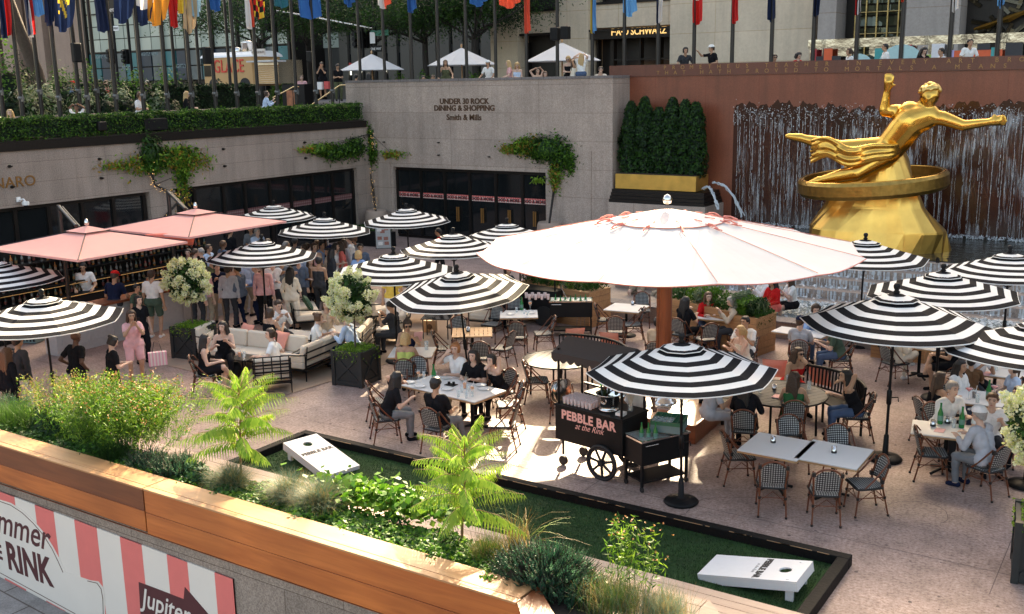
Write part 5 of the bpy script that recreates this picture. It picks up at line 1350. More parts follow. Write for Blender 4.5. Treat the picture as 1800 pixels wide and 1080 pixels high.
def bottle_me(m,s=1.0,lm=None):
 mb = MB(); mb.lathe([(.036,0),(.038,.02),(.038,.19),(.014,.24),(.013,.30),(.016,.31),(.001,.312)],n=10); mb.lathe([(.0395,.05),(.0395,.14)],n=10,mi=1); return mb.mesh('bottle',[m,lm or M['dish']])
lm_ = [mat('label_tan',(.16,.12,.08),.6),mat('label_gold',(.16,.09,.03),.6),mat('label_dark',(.03,.015,.01),.6),mat('label_red',(.12,.02,.015),.6)]
bm_ = [bottle_me(b_,1,lm_[i % 4]) for i,b_ in enumerate(bots)]
k = 0
for z in (1.28,1.63,1.98,.952):
 y = 12.9
 while y < 21.6:
  q = link('liquor_bottle',bm_[rnd.randrange(5)],None,loc=(-25.76 + rnd.uniform(-.05,.05),y,z),label='bottle among the rows on the dark back bar shelves',cat='bottle',group='bottles on the back bar'); q.scale = (1,1,rnd.uniform(.75,1.0)); y += .15 + rnd.random() * .04; k += 1
o = thing('beer_tap','steel beer tap tower rising from the bar counter near the first hydrangea tree','tap'); MB().tube([(BX - .3,17.6,1.08),(BX - .3,17.6,1.5),(BX - .12,17.6,1.52)],.04,n=8).tube([(BX - .3,18.2,1.08),(BX - .3,18.2,1.45),(BX - .12,18.2,1.47)],.04,n=8).build('tower',M['steel'],o)
# ---------------------------------------------------------------- bistro chair
def chair_src():
 o = thing('bistro_chair','x','chair',(0,0,0),0,'woven bistro chairs')
 W = M['rattan']
 # seat: rounded square, woven, uv in metres. front = +Y
 pts = [(-.20,.20),(.20,.20),(.225,.14),(.19,-.19),(.14,-.215),(-.14,-.215),(-.19,-.19),(-.225,.14)]
 mb = MB(); mb.prism(pts,.445,.475); mb.uv = lambda c: (c.x,c.y); mb.build('seat',MATS['weave'],o)
 mb = MB()
 E = [(p[0] * 1.04,p[1] * 1.04,.452) for p in pts]; E.append(E[0]); mb.tube(E,.016,n=6); mb.build('seat_frame',M['wrap'],o)
 # back hoop
 def hoop(w,zb,zt_,y0,y1,y2,n=12):
  P = [(-w * .88,y0,zb)]
  for i in range(n + 1):
   a = math.pi * i / n; z = zt_ - w + w * math.sin(a) if False else None
   zz = (zt_ - .17) + .17 * math.sin(a); P.append((-w * math.cos(a),y1 + (y2 - y1) * ((zz - zb) / (zt_ - zb)),zz))
  P.append((w * .88,y0,zb)); return P
 mb = MB(); mb.tube(hoop(.205,.46,.90,-.18,-.18,-.30),.015,n=6); mb.build('back_frame',W,o)
 # woven back panel as curved sheet with thickness
 n,k = 10,8; vs = []
 for j in range(k + 1):
  z = .54 + (.875 - .54) * j / k
  tt = max(0,(z - .73) / .155); w = .178 * math.sqrt(max(.02,1 - min(1,tt) ** 2))
  for i in range(n + 1):
   x = -w + 2 * w * i / n; y = -.18 - .12 * (z - .46) / .44 - .035 * (1 - (x / .19) ** 2); vs.append((x,y,z))
 m = len(vs); mb = MB(); mb.add(vs + [(v[0],v[1] - .012,v[2]) for v in vs],[(j * (n + 1) + i,j * (n + 1) + i + 1,(j + 1) * (n + 1) + i + 1,(j + 1) * (n + 1) + i) for j in range(k) for i in range(n)] + [(m + j * (n + 1) + i,m + (j + 1) * (n + 1) + i,m + (j + 1) * (n + 1) + i + 1,m + j * (n + 1) + i + 1) for j in range(k) for i in range(n)])
 mb.uv = lambda c: (c.x,c.z); mb.build('backrest',MATS['weave'],o)
 MB().tube([(-.18,-.19,.54),(0,-.235,.54),(.18,-.19,.54)],.014,n=6).build('back_crossbar',M['wrap'],o)
 # side braces running from the seat front side up to the hoop
 for s_ in (-1,1): MB().tube([(s_ * .225,.10,.45),(s_ * .225,-.05,.60),(s_ * .212,-.25,.84)],.014,n=6).box((s_ * .20,-.265,.80),(.05,.05,.06),1).build('side_brace',[W,M['wrap']],o)
 for s_ in (-1,1):
  MB().tube([(s_ * .195,.17,.45),(s_ * .215,.215,0.012)],[.015,.013],n=6).lathe([(.022,.28),(.022,.32)],(s_ * .203,.187,0),7,1).lathe([(.02,0),(.02,.03)],(s_ * .215,.215,0),7,1).build('leg',[W,M['wrap']],o)
  MB().tube([(s_ * .19,-.19,.62),(s_ * .185,-.20,.45),(s_ * .205,-.30,.012)],[.014,.015,.013],n=6).lathe([(.022,.28),(.022,.32)],(s_ * .192,-.237,0),7,1).lathe([(.02,0),(.02,.03)],(s_ * .205,-.30,0),7,1).box((s_ * .19,-.185,.55),(.045,.045,.06),1).build('leg',[W,M['wrap']],o)
 mb = MB()
 c = [(-.20,.185,.30),(.20,.185,.30),(.19,-.225,.30),(-.19,-.225,.30)]
 for i in range(4): a_,b_ = c[i],c[(i + 1) % 4]; mb.tube([a_,b_],.009,n=5)
 for i in range(4):
  a_,b_ = Vector(c[i]),Vector(c[(i + 1) % 4]); mb.tube([a_ + Vector((0,0,-.06)),a_.lerp(b_,.5) + Vector((0,0,.10))],.007,n=4); mb.tube([b_ + Vector((0,0,-.06)),a_.lerp(b_,.5) + Vector((0,0,.10))],.007,n=4)
 mb.build('stretcher',W,o)
 return reg(o)
CS = chair_src(); cu = []
def chair(p,az,label):
 return place(CS,(p[0],p[1],0),az - math.pi / 2 + rnd.uniform(-.04,.04),label,cu)
# ---------------------------------------------------------------- tables
def star_base(mb,x=0,y=0,h=.72):
 mb.tube([(x,y,.06),(x,y,h)],.035,n=8)
 for k in range(4): a_ = k * math.pi / 2 + .78; mb.tube([(x,y,.10),(x + .15 * math.cos(a_),y + .15 * math.sin(a_),.07),(x + .29 * math.cos(a_),y + .29 * math.sin(a_),.03)],[.03,.022,.025],n=6)
 mb.box((x,y,h - .01),(.4,.05,.02)); mb.box((x,y,h - .03),(.05,.4,.02))
def cafe_table(label,c,rz,sx=.9,sy=.9,top='white',bases=1,disc=False):
 o = thing('cafe_table',label,'table',(c[0],c[1],0),rz)
 if top == 'white':
  MB().box((0,0,.742),(sx,sy,.02)).build('tabletop',M['tabletop'],o,bevel=.004)
  mb = MB();
  for s_ in (-1,1): mb.box((s_ * (sx / 2 - .012),0,.717),(.03,sy - .003,.028)); mb.box((0,s_ * (sy / 2 - .012),.717),(sx - .06,.03,.028))
  mb.build('wood_edge',M['teak'],o)
 else:
  mb = MB(); n = 9
  for k in range(n): mb.box((-sx / 2 + sx * (k + .5) / n,0,.74),(sx / n - .012,sy,.022))
  mb.build('slatted_top',M['teak'],o); MB().box((0,0,.712),(sx * .8,.05,.03)).box((0,sy * .35,.712),(sx * .98,.04,.03)).box((0,-sy * .35,.712),(sx * .98,.04,.03)).build('battens',M['teak'],o)
 for b_ in ((0,) if bases == 1 else (-sx * .25,sx * .25)):
  mb = MB()
  if disc: mb.lathe([(.26,0),(.25,.03),(.05,.06)],n=20); mb.tube([(0,0,.05),(0,0,.7)],.035)
  else: star_base(mb,b_,h=.70)
  mb.build('pedestal',M['black'],o)
 return o
def round_table(label,c,r,rz):
 o = thing('round_table',label,'table',(c[0],c[1],0),rz); mb = MB(); n = int(r * 2 / .14)
 for k in range(n):
  x0,x1 = -r + 2 * r * k / n + .004,-r + 2 * r * (k + 1) / n - .004; xm = (x0 + x1) / 2;
  f = lambda x: math.sqrt(max(.001,r * r - x * x)) - .02
  mb.prism([(x0,-f(x0)),(x1,-f(x1)),(x1,f(x1)),(x0,f(x0))],.72,.74)
 mb.build('slatted_top',mat('grey_slats',(.075,.078,.082),.6,var=.15,spec=.25),o)
 E = [(r * math.cos(a_),r * math.sin(a_),.73) for a_ in np.linspace(0,2 * math.pi,40)]; MB().tube(E,.018,n=6).build('rim',M['blackm'],o)
 MB().lathe([(r * .9,.69),(r * .9,.715)],n=30).build('under_frame',M['blackm'],o)
 for k in range(4): a_ = k * math.pi / 2 + .6; MB().tube([(r * .78 * math.cos(a_),r * .78 * math.sin(a_),.69),(r * .8 * math.cos(a_),r * .8 * math.sin(a_),0)],.022,n=8).build('leg',M['blackm'],o)
 return o
# small things on tables
def lathe_src(nm,parts):
 o = thing(nm,'x',nm.split('_')[-1])
 for n_,prof,m,nn in parts: MB().lathe(prof,n=nn).build(n_,m,o)
 return reg(o)
GLS = {}
def small(nm,p,label,cat,me_m,group=None,sc_=1.0):
 o = link(nm,me_m,None,loc=p,label=label,cat=cat,group=group); o.scale = (sc_,) * 3; return o
def lm(prof,m,n=12):
 mb = MB(); mb.lathe(prof,n=n); return mb.mesh('m',m)
glass_me = lm([(.026,0),(.034,.13),(.031,.13),(.024,.01),(.001,.01)],M['glass_clear'])
def drink_me(col):
 mb = MB(); mb.lathe([(.026,0),(.034,.13)],n=12); mb.lathe([(.024,.01),(.030,.09),(.001,.09)],n=12,mi=1); mb.tube([(.01,0,.03),(.03,.01,.19)],.004,2,5); return mb.mesh('m',[M['glass_clear'],col,M['white']])
or_me = drink_me(M['orange']); dk_me = drink_me(mat('cola',(.05,.015,.006),.2))
wine = MB().lathe([(.035,0),(.006,.01),(.006,.09),(.035,.12),(.042,.16),(.034,.2)],n=12);
wine_me = wine.mesh('m',M['glass_clear'])
spr = MB().lathe([(.035,0),(.006,.01),(.006,.09),(.035,.12),(.042,.16),(.034,.2)],n=12).ell((0,0,.145),(.036,.036,.03),1); spritz_me = spr.mesh('m',[M['glass_clear'],M['orange']])
mart_me = MB().lathe([(.035,0),(.005,.01),(.005,.1),(.055,.17)],n=12).lathe([(.001,.115),(.048,.163),(.001,.163)],n=12,mi=1).mesh('m',[M['glass_clear'],mat('pink_cocktail',(.8,.12,.12),.3)])
bot_g = MB().lathe([(.034,0),(.036,.02),(.036,.15),(.014,.22),(.013,.28),(.016,.29),(.001,.29)],n=12).lathe([(.0375,.05),(.0375,.12)],n=12,mi=1).mesh('m',[M['greenglass'],mat('green_label',(.10,.25,.2),.5)])
plate_me = lm([(.05,0),(.11,.012),(.12,.02),(.10,.014),(.001,.008)],M['dish'],20)
vot_me = MB().lathe([(.035,0),(.035,.085),(.03,.085),(.03,.02),(.001,.02)],n=12).lathe([(.036,.0),(.036,.03),(.001,.031)],n=12,mi=1).mesh('m',[M['steel'],M['wrap']])
menu_me = MB().box((0,0,.004),(.15,.22,.004)).mesh('m',M['pinkpaper'])
# ---------------------------------------------------------------- lounge furniture
def sofa(label,c,rz,L_=1.6,name='sofa',arms=(1,1),cush=(),back=True,d=.78):
 """front = +Y"""
 o = thing(name,label,'sofa' if name == 'sofa' else 'armchair',(c[0],c[1],0),rz); n = max(1,round(L_ / .75))
 mb = MB(); mb.box2((-L_ / 2,-d / 2,.24),(L_ / 2,d / 2,.27))
 for x in (-L_ / 2 + .02,L_ / 2 - .02):
  for y in (-d / 2 + .02,d / 2 - .02): mb.tube([(x,y,0),(x,y,.66 if y < 0 else .52)],.016,n=6)
  if back: mb.tube([(x,-d / 2 - .05,.82),(x,-d / 2 + .02,.3)],.016,n=6)
 if back:
  for z in (.36,.52,.68): mb.box((0,-d / 2 - .005 - .05 * (z - .3),z),(L_,.02,.035))
 for s_,f in zip((-1,1),arms):
  if f: mb.tube([(s_ * (L_ / 2 - .02),-d / 2,.62),(s_ * (L_ / 2 - .02),d / 2,.54)],.016,n=6)
 mb.build('frame',M['blackm'],o)
 for i in range(n):
  w = L_ / n; x = -L_ / 2 + w * (i + .5)
  MB().box((x,.03,.36),(w - .03,d - .10,.17)).build('seat_cushion',M['cream'],o,bevel=.035)
  if back: MB().box((x,-d / 2 + .12,.62),(w - .03,.15,.40),R=Matrix.Rotation(.12,3,'X')).build('back_cushion',M['cream'],o,bevel=.04)
 for s_,f in zip((-1,1),arms):
  if f == 2: MB().box((s_ * (L_ / 2 - .09),.03,.50),(.13,d - .12,.2)).build('arm_cushion',M['cream'],o,bevel=.04)
 return o
def cushion(label,p,rz,m,nm='cushion',s=.42,tilt=.5,cat='cushion'):
 mb = MB(); n = 8; vs = []
 for k in (-1,1):
  for i in range(n + 1):
   for j in range(n + 1):
    u,v = i / n * 2 - 1,j / n * 2 - 1; e = (1 - u ** 4) * (1 - v ** 4); r_ = 1 - .07 * (1 - abs(u)) * abs(v) - .07 * (1 - abs(v)) * abs(u)
    vs.append((u * s / 2 * r_,k * (.005 + .075 * e ** .5),v * s / 2 * r_))
 N1 = (n + 1) ** 2; fs = []
 for i in range(n):
  for j in range(n):
   a_ = i * (n + 1) + j; fs.append((a_,a_ + 1,a_ + n + 2,a_ + n + 1)); fs.append((N1 + a_,N1 + a_ + n + 1,N1 + a_ + n + 2,N1 + a_ + 1))
 mb.add(vs,fs,0,True); o = mb.build(nm,m,loc=p,label=label,cat=cat); o.rotation_euler = (tilt,0,rz); return o
def crate_planter(label,c,rz,s=.78,h=.80):
 o = thing('crate_planter',label,'planter',(c[0],c[1],0),rz); g = mat('black_stained_wood',(.016,.019,.019),.55,var=.3,scale=10)
 MB().box((0,0,h / 2),(s - .06,s - .06,h - .06)).build('panels',g,o)
 mb = MB()
 for a_ in (-1,1):
  for b_ in (-1,1): mb.box((a_ * (s / 2 - .04),b_ * (s / 2 - .04),h / 2),(.09,.09,h))
 for z in (.07,h - .07):
  for a_ in (-1,1): mb.box((0,a_ * (s / 2 - .03),z),(s - .18,.05,.10)); mb.box((a_ * (s / 2 - .03),0,z),(.05,s - .18,.10))
 mb.build('frame',g,o)
 mb = MB(); L_ = math.hypot(s - .2,h - .25); an_ = math.atan2(h - .25,s - .2)
 for f in range(4):
  R4 = Matrix.Rotation(f * math.pi / 2,3,'Z')
  for s_ in (-1,1): mb.box(R4 @ Vector((0,-s / 2 + .02 + .003 * s_,h / 2)),(L_,.03,.05),R=R4 @ Matrix.Rotation(s_ * an_,3,'Y'))
 mb.build('cross_braces',g,o); MB().box((0,0,h - .05),(s - .15,s - .15,.03)).build('soil',M['soil'],o)
 rg = np.random.default_rng(int(abs(c[0] * 10))); n = 1500; P = rg.uniform(-1,1,(n,3)) * [s * .42,s * .42,.05] + [0,0,h]
 k = rg.random(n) < .10; P[k,2] -= rg.random(k.sum()) ** 2 * .26; sd_ = rg.integers(0,2,n); P[k & (sd_ == 0),1] = -s * .53; P[k & (sd_ == 1),0] = s * .53 * np.sign(rg.normal(size=(k & (sd_ == 1)).sum()))
 leaves('trailing_leaves',P,.05,[GR['y'],GR['l'],GR['y']],o,seed=4)
 return o
def hydrangea(label,c,z0,zc,r,seed,bend=0):
 rg = np.random.default_rng(seed); o = thing('hydrangea_tree',label,'tree',(c[0],c[1],0))
 MB().tube([(0,0,z0),(.01,0,(z0 + zc) / 2),(bend,0,zc)],[.022,.018,.014],n=7).build('trunk',M['bark'],o)
 mb = MB();
 for k in range(14): a_ = k * 2.4; e = rg.uniform(.1,.9); mb.tube([(bend,0,zc - r * .5),(bend + r * .8 * math.cos(a_) * e,r * .8 * math.sin(a_) * e,zc + r * (.9 - e))],[.01,.006],n=4)
 mb.build('branches',M['bark'],o)
 n = 1500; u = rg.normal(size=(n,3)); u /= np.linalg.norm(u,axis=1)[:,None]; P = u * (rg.random(n) ** .45 * r * .95)[:,None] + [bend,0,zc]
 leaves('leaves',P,.12,[GR['d'],GR['m'],GR['d']],o,seed=seed,aspect=.55)
 Q = []
 for k in range(60):
  d = rg.normal(size=3); d /= np.linalg.norm(d); c_ = d * r * rg.uniform(.78,1.08) + [bend,0,zc]; d2 = d + [0,0,.5]; d2 /= np.linalg.norm(d2)
  m_ = 130; w = rg.normal(size=(m_,3)); w /= np.linalg.norm(w,axis=1)[:,None]; t_ = rg.random(m_)[:,None]
  Q.append(c_ + w * .10 * (1.1 - t_ * .6) + d2 * (t_ - .3) * .16)
 leaves('flower_heads',np.concatenate(Q),.045,[GR['hyd'],GR['hydw'],GR['hydw']],o,seed=seed + 1,aspect=.9)
 return o
# ---------------------------------------------------------------- lounge
mb = MB(); rp = [(-20.5,15.35),(-15.75,15.1),(-14.6,19.3),(-14.9,22.6),(-17.5,23.4),(-20.9,20.5)]
mb.prism([(-20.4,15.4),(-15.75,15.15),(-15.2,21.5),(-14.6,24.2),(-18.6,24.4),(-20.2,20.6)],.004,.016)
lab(mb.build('sisal_rug',M['rug']),'large tan sisal rug under the lounge sofas','rug')
PA = at(325,632,0); PA = (-20.15,16.35);
crate_planter('black crate planter with trailing leaves behind the two women in black',PA,8 * D2R); hydrangea('first hydrangea tree, full of pale green blooms in front of the bar',(PA[0],PA[1]),.75,at(308,500,1.9).z,.50,11,-.06)
PB = (-15.1,16.62); crate_planter('black crate planter at the front corner of the rug beside the drum table',PB,8 * D2R); hydrangea('second hydrangea tree, in the middle under the sun bleached umbrella',PB,.75,1.95,.50,17,-.03)
PC = (-1.05,14.35); crate_planter('black crate planter cut by the right edge',PC,8 * D2R,.85,.85); hydrangea('hydrangea tree with bright leaves at the right edge, nearest the camera',PC,.8,2.1,.55,23,-.1)
sofa('long cream sofa whose back runs behind the two women in black, salmon cushions on it',at(450,618,.4),182 * D2R + .1,2.6)
sofa('cream sofa with dark frame whose low end faces the drum side table',at(548,625,.4),90 * D2R + .15,1.55,arms=(2,1))
sofa('cream sofa seen from behind, right of the second hydrangea trunk',at(620,600,.4),118 * D2R,1.5)
sofa('cream armchair seen from behind, left of the woman in sunglasses',at(690,575,.4),122 * D2R,.95,name='lounge_chair')
sofa('cream sofa under the green cushion, in front of the crowd',at(535,545,.4),-40 * D2R,1.9)
sofa('cream sofa in the sun below the bleached umbrella',at(640,538,.4),-15 * D2R,1.8,arms=(1,1))
sofa('cream sofa seen from behind near the glass side table',at(885,575,.4) + Vector((-1.3,1.3,0)),100 * D2R,1.2)
sofa('cream sofa corner behind the woman in black by the first hydrangea',at(380,600,.4),-70 * D2R,.9,name='lounge_chair')
# lattice back armchair
c = at(478,655,.4); o = sofa('cream armchair with a black lattice back, occupied by the person in white with a ponytail',c,rel(-165) - math.pi / 2,.82,name='lounge_chair')
mb = MB()
for k in range(5): mb.tube([(-.36 + .18 * k,-.42,.34),(-.36 + .18 * k,-.49,.86)],.014,n=5)
for z in (.48,.62,.76,.87): mb.tube([(-.38,-.43 - .1 * (z - .4),z),(.38,-.43 - .1 * (z - .4),z)],.014,n=5)
mb.build('lattice_back',M['blackm'],o)
cushion('salmon cushion on the long sofa left of the seated woman in black',at(432,586,.66),170 * D2R,M['salmon'],s=.48); cushion('salmon cushion on the long sofa behind the ponytail',at(492,600,.66),175 * D2R,M['salmon'],s=.48)
cushion('dark green velvet cushion on the sofa beside the crowd',at(541,533,.62),-40 * D2R,M['greenfab'],s=.45); cushion('black cushion beside the man in the pale blue shirt',at(645,573,.62),100 * D2R,M['black'],s=.42)
cushion('white cushion leaning on the sofa end by the first planter',at(362,600,.62),120 * D2R,M['cream'],s=.5)
def low_table(label,c,rz,sx,sy,h,top,legm,name='coffee_table',shelf=False):
 o = thing(name,label,'table',(c[0],c[1],0),rz); MB().box((0,0,h),(sx,sy,.025)).build('tabletop',top,o,bevel=.004)
 for a_ in (-1,1):
  for b_ in (-1,1): MB().tube([(a_ * (sx / 2 - .05),b_ * (sy / 2 - .05),0),(a_ * (sx / 2 - .05),b_ * (sy / 2 - .05),h - .014)],.014,n=6).build('leg',legm,o)
 return o
mar = mat('veined_marble',(.52,.50,.48),.2,var=.25,scale=4)
low_table('pale marble coffee table among the lounge sofas, nearest the woman in black',at(525,588,.42),8 * D2R,1.1,.7,.42,mar,M['goldflat']); low_table('pale marble coffee table between the woman in white and the man in pale blue',at(612,580,.42),25 * D2R,1.2,.8,.42,mar,M['goldflat'])
low_table('long marble coffee table in the sun beside the tilted umbrella',at(722,540,.42),15 * D2R,1.3,.8,.42,mar,M['goldflat']); low_table('black side table with an orange drink between the seated women and the lattice chair',at(428,629,.5),10 * D2R,.5,.5,.5,M['blackm'],M['blackm'],'side_table')
low_table('glass topped black side table above the kraft paper bag',at(768,558,.55),25 * D2R,.75,.55,.55,M['glass'],M['blackm'],'side_table')
o = thing('drum_table','round black drum side table behind the second planter','table',at(583,638,0)); MB().lathe([(.26,0),(.27,.02),(.27,.45)],n=24).build('drum',M['black'],o); MB().lathe([(.29,.455),(.29,.49),(.001,.491)],n=24).build('tabletop',M['black'],o)
o = thing('paper_bag','brown kraft paper bag on the rug under the glass side table','bag',at(757,585,0),20 * D2R); MB().box((0,0,.17),(.34,.16,.34),taper=.96).build('bag_body',M['kraft'],o); MB().tube([(-.08,0,.34),(-.07,0,.42),(.07,0,.42),(.08,0,.34)],.006,n=4).build('handle',M['kraft'],o)
MB().lathe([(.075,0),(.075,.004),(.055,.004)],n=16).build('printed_mark',M['brown_letters'],o).matrix_basis = Matrix.Translation((0,-.083,.18)) @ Matrix.Rotation(math.pi / 2,4,'X')
small('iced_drink',at(421,628,.515),'glass of orange iced drink on the black side table','drink',or_me,sc_=1.2); small('water_glass',at(430,627,.515),'clear water glass on the black side table, behind the other','glass',glass_me); small('water_glass',at(429,633,.515),'clear water glass on the black side table, nearest the lattice chair','glass',glass_me)
o = thing('black_backpack','black backpack on the rug at the feet of the woman in black','bag',at(415,665,0),.4); MB().ell((0,0,.2),(.16,.12,.2)).ell((0,-.1,.14),(.11,.05,.11)).build('bag_body',M['black'],o)
def wine_bucket(label,c,z0,h=.6):
 o = thing('ice_bucket',label,'bucket',(c[0],c[1],z0)); MB().lathe([(.07,h),(.10,h + .04),(.115,h + .24),(.125,h + .25),(.11,h + .25),(.10,h + .05),(.001,h + .05)],n=18).build('bucket',M['steel'],o)
 if h > .2:
  for k in range(3): a_ = k * 2.1; MB().tube([(.10 * math.cos(a_),.10 * math.sin(a_),h),(.13 * math.cos(a_),.13 * math.sin(a_),0)],.008,n=5).build('leg',M['steel'],o)
 return o
wine_bucket('steel ice bucket on a stand in the sun behind the bleached umbrella',at(710,532,0),0); wine_bucket('steel ice bucket on a tall stand beside the pine planter',at(1021,582,0),0)
o = thing('tote_bag','brown leather tote bag hanging on a black chair behind the sunlit sofa','bag',at(739,505,.6)); MB().box((0,0,.0),(.38,.14,.30),taper=.9).build('bag_body',M['kraft'],o); MB().tube([(-.1,0,.15),(-.06,0,.3),(.06,0,.3),(.1,0,.15)],.01,n=5).build('handle',M['kraft'],o)
# ---------------------------------------------------------------- pots with climbing wisteria
def pot(label,px,s=1.0):
 p = atY(px,350,YR - .75); o = thing('clay_pot',label,'pot',(p.x,YR - .75,0)); MB().lathe([(.36,0),(.46,.35),(.50,.75),(.46,1.12),(.42,1.22),(.38,1.22),(.38,1.12),(.001,1.12)],n=24).build('pot',M['clay'],o)
 return o.location
def climber(label,c,path,blobs,seed,lights=()):
 rg = np.random.default_rng(seed); o = thing('climbing_vine',label,'vine'); mb = MB()
 pts = [Vector(c) + Vector((0,0,1.1))] + [Vector(p) for p in path]; mb.tube(pts,[.045] + [.03] * (len(pts) - 2) + [.015],n=7); mb.tube([p + Vector((.05 * math.sin(i * 2),.02,0)) for i,p in enumerate(pts)],.022,n=6)
 P,MI = [],[]
 for (b,r_,n,mi) in blobs:
  n = int(n * 1.5); q = rg.normal(size=(n,3)) * np.array(r_) * .72 + np.array(b); P.append(q); MI.append(rg.choice(mi,n))
  mb.tube([pts[-1] if (Vector(b) - pts[-1]).length < (Vector(b) - pts[len(pts) // 2]).length else pts[len(pts) // 2],b],[.012,.006],n=4)
 mb.build('stems',M['barkd'],o); P = np.concatenate(P); P[:,1] = np.where(P[:,1] > YR - .03,YR - .03 - rg.random(len(P)) * .1,P[:,1]) if abs(c[1] - YR) < 3 and c[0] > XL + .1 else P[:,1]
 leaves('leaves',P,.15,[GR['m'],GR['l'],GR['o'],GR['y'],GR['d']],o,midx=np.concatenate(MI),seed=seed,aspect=.42,droop=.8)
 if len(lights):
  mb = MB()
  for k in range(70):
   i = rg.integers(0,len(pts) - 1); q = pts[i].lerp(pts[i + 1],rg.random()) + Vector((rg.normal() * .12,-abs(rg.normal()) * .05,rg.normal() * .08)); mb.ell(q,(.009,.009,.009),0,5,4)
  mb.build('fairy_lights',emitm('fairy_light',(1,.62,.25),.5),o)
 return o
c = pot('tan clay pot in the corner left of the entrance doors',660); W1 = lambda px,py: tuple(atY(px,py,YR - .12))
V1 = lambda px,py: tuple(atX(px,py,XL + .12))
climber('wisteria climbing from the corner clay pot and spreading over both walls',c,[W1(655,335),W1(650,300),W1(640,285),W1(655,262),W1(652,235)],[(V1(565,262),(.1,.45,.16),700,[0,1,3]),(V1(590,268),(.12,.5,.2),900,[0,1,4]),(V1(620,262),(.15,.5,.25),1100,[0,4,1]),(V1(545,262),(.1,.4,.08),160,[3,2]),(W1(650,270),(.3,.1,.35),500,[0,1]),(W1(690,272),(.5,.08,.12),160,[3,2,1]),(W1(650,240),(.1,.08,.3),150,[0,1]),(W1(642,315),(.15,.1,.3),130,[1,0])],31,(1,))
c = pot('tan clay pot right of the entrance doors under the big leafy vine',965)
climber('wisteria climbing from the right clay pot over the entrance doors',c,[W1(972,340),W1(975,310),W1(968,280),W1(960,262)],[(W1(955,262),(.55,.12,.32),1500,[0,1,4]),(W1(925,258),(.5,.1,.22),800,[0,1,3,2]),(W1(985,275),(.35,.15,.4),900,[0,4,1]),(W1(895,262),(.35,.06,.12),170,[3,2,1]),(W1(975,312),(.2,.12,.35),350,[1,3,2]),(W1(1003,290),(.12,.1,.25),170,[0,1]),(W1(945,318),(.2,.06,.08),60,[3])],32)
climber('thin wisteria on the left granite wall between the two window strips',(XL + .1,23.3,1.0),[V1(322,345),V1(300,340),V1(272,325),V1(266,305),V1(268,270)],[(V1(268,268),(.1,.32,.35),700,[0,0,4]),(V1(266,292),(.08,.28,.2),350,[0,1]),(V1(305,280),(.1,.6,.28),650,[1,3,2,0]),(V1(318,272),(.1,.5,.22),450,[0,1,3]),(V1(322,305),(.1,.25,.45),400,[1,0,3]),(V1(240,290),(.08,.5,.25),180,[3,2,1]),(V1(205,290),(.06,.5,.12),100,[3,1,2]),(V1(350,285),(.06,.5,.25),160,[3,2,1]),(V1(322,345),(.08,.25,.3),90,[2,3])],33,(1,))
o = thing('menu_board','leaning framed menu easel with food pictures behind the bleached umbrella','sign',at(675,450,0),rel(10) + math.pi / 2); R_ = Matrix.Rotation(-.2,3,'X')
MB().box((0,0,.78),(.62,.04,1.0),R=R_).build('frame',M['bronze'],o); mb = MB().box((0,-.025,.78),(.56,.01,.94),R=R_); mb.build('sheet',mat('menu_grey',(.30,.29,.27),.5),o)
mb = MB()
for a_,b_ in ((-.14,1.02),(.12,1.05),(-.02,.95),(-.14,.7),(.1,.68),(-.12,.5),(.12,.5)): mb.box((a_,-.035 - (b_ - .78) * -.2,b_),(.17,.008,.13),mi=rnd.randrange(2),R=R_)
mb.build('food_pictures',[mat('menu_photo',(.25,.08,.05),.5,var=.8,scale=30),mat('menu_photo_pale',(.6,.55,.5),.5,var=.6,scale=30)],o)
o = thing('long_planter','low dark planter of small plants between the crowd and the entrance doors','planter',at(655,432,0),5 * D2R); MB().box((0,0,.3),(2.0,.5,.6)).build('box',M['black'],o); leaves('plants',np.random.default_rng(1).uniform(-1,1,(900,3)) * [.95,.22,.15] + [0,0,.7],.09,[GR['d'],GR['m']],o)
# ---------------------------------------------------------------- pine planters by the fountain
def pine_planter(label,a_,b_,d,h,seed,plants=True):
 a_,b_ = Vector(a_),Vector(b_); L_ = (b_ - a_).length; rz = math.atan2(b_.y - a_.y,b_.x - a_.x); o = thing('pine_planter',label,'planter',((a_.x + b_.x) / 2,(a_.y + b_.y) / 2,0),rz)
 mb = MB(); n = 6
 for k in range(n): mb.box((0,d / 2,h / n * (k + .5)),(L_,d,h / n - .008))
 mb.build('boards',M['pine'],o); MB().box((0,d / 2,h / 2),(L_ - .02,d - .02,h - .02)).build('liner',M['bronze'],o)
 if plants:
  rg = np.random.default_rng(seed); n = 4200; P = rg.uniform(-1,1,(n,3)) * [L_ / 2 * .98,d * .45,.16] + [0,d / 2,h + .12]; P[:,2] += .14 * np.sin(P[:,0] * 5 + seed) + .08 * np.sin(P[:,0] * 13)
  mi = ((np.sin(P[:,0] * 3.1 + seed) + 1) * 1.6).astype(int) % 4; leaves('plants',P,.10,[GR['m'],GR['d'],GR['l'],GR['s']],o,midx=mi,seed=seed,aspect=.4)
  rg2 = rg.uniform(-1,1,(260,3)) * [L_ / 2 * .9,d * .4,0] + [0,d / 2,h]; blades('tall_blades',rg2,.45,.006,[GR['m'],GR['s']],o,seed=seed)
 return o
g = at(1030,575,0); pine_planter('pine board planter full of shrubs behind the drinks trolley and ice bucket',(-15.6,24.0),(-13.05,23.6),.95,.98,51)
pine_planter('tall pine board planter behind the three women at lunch',(-11.0,24.0),(-9.0,23.2),.9,.98,52)
pine_planter('pine board planter corner beside the seated man in white, holding dark shrubs',(-8.95,23.1),(-8.2,22.95),.9,.95,53)
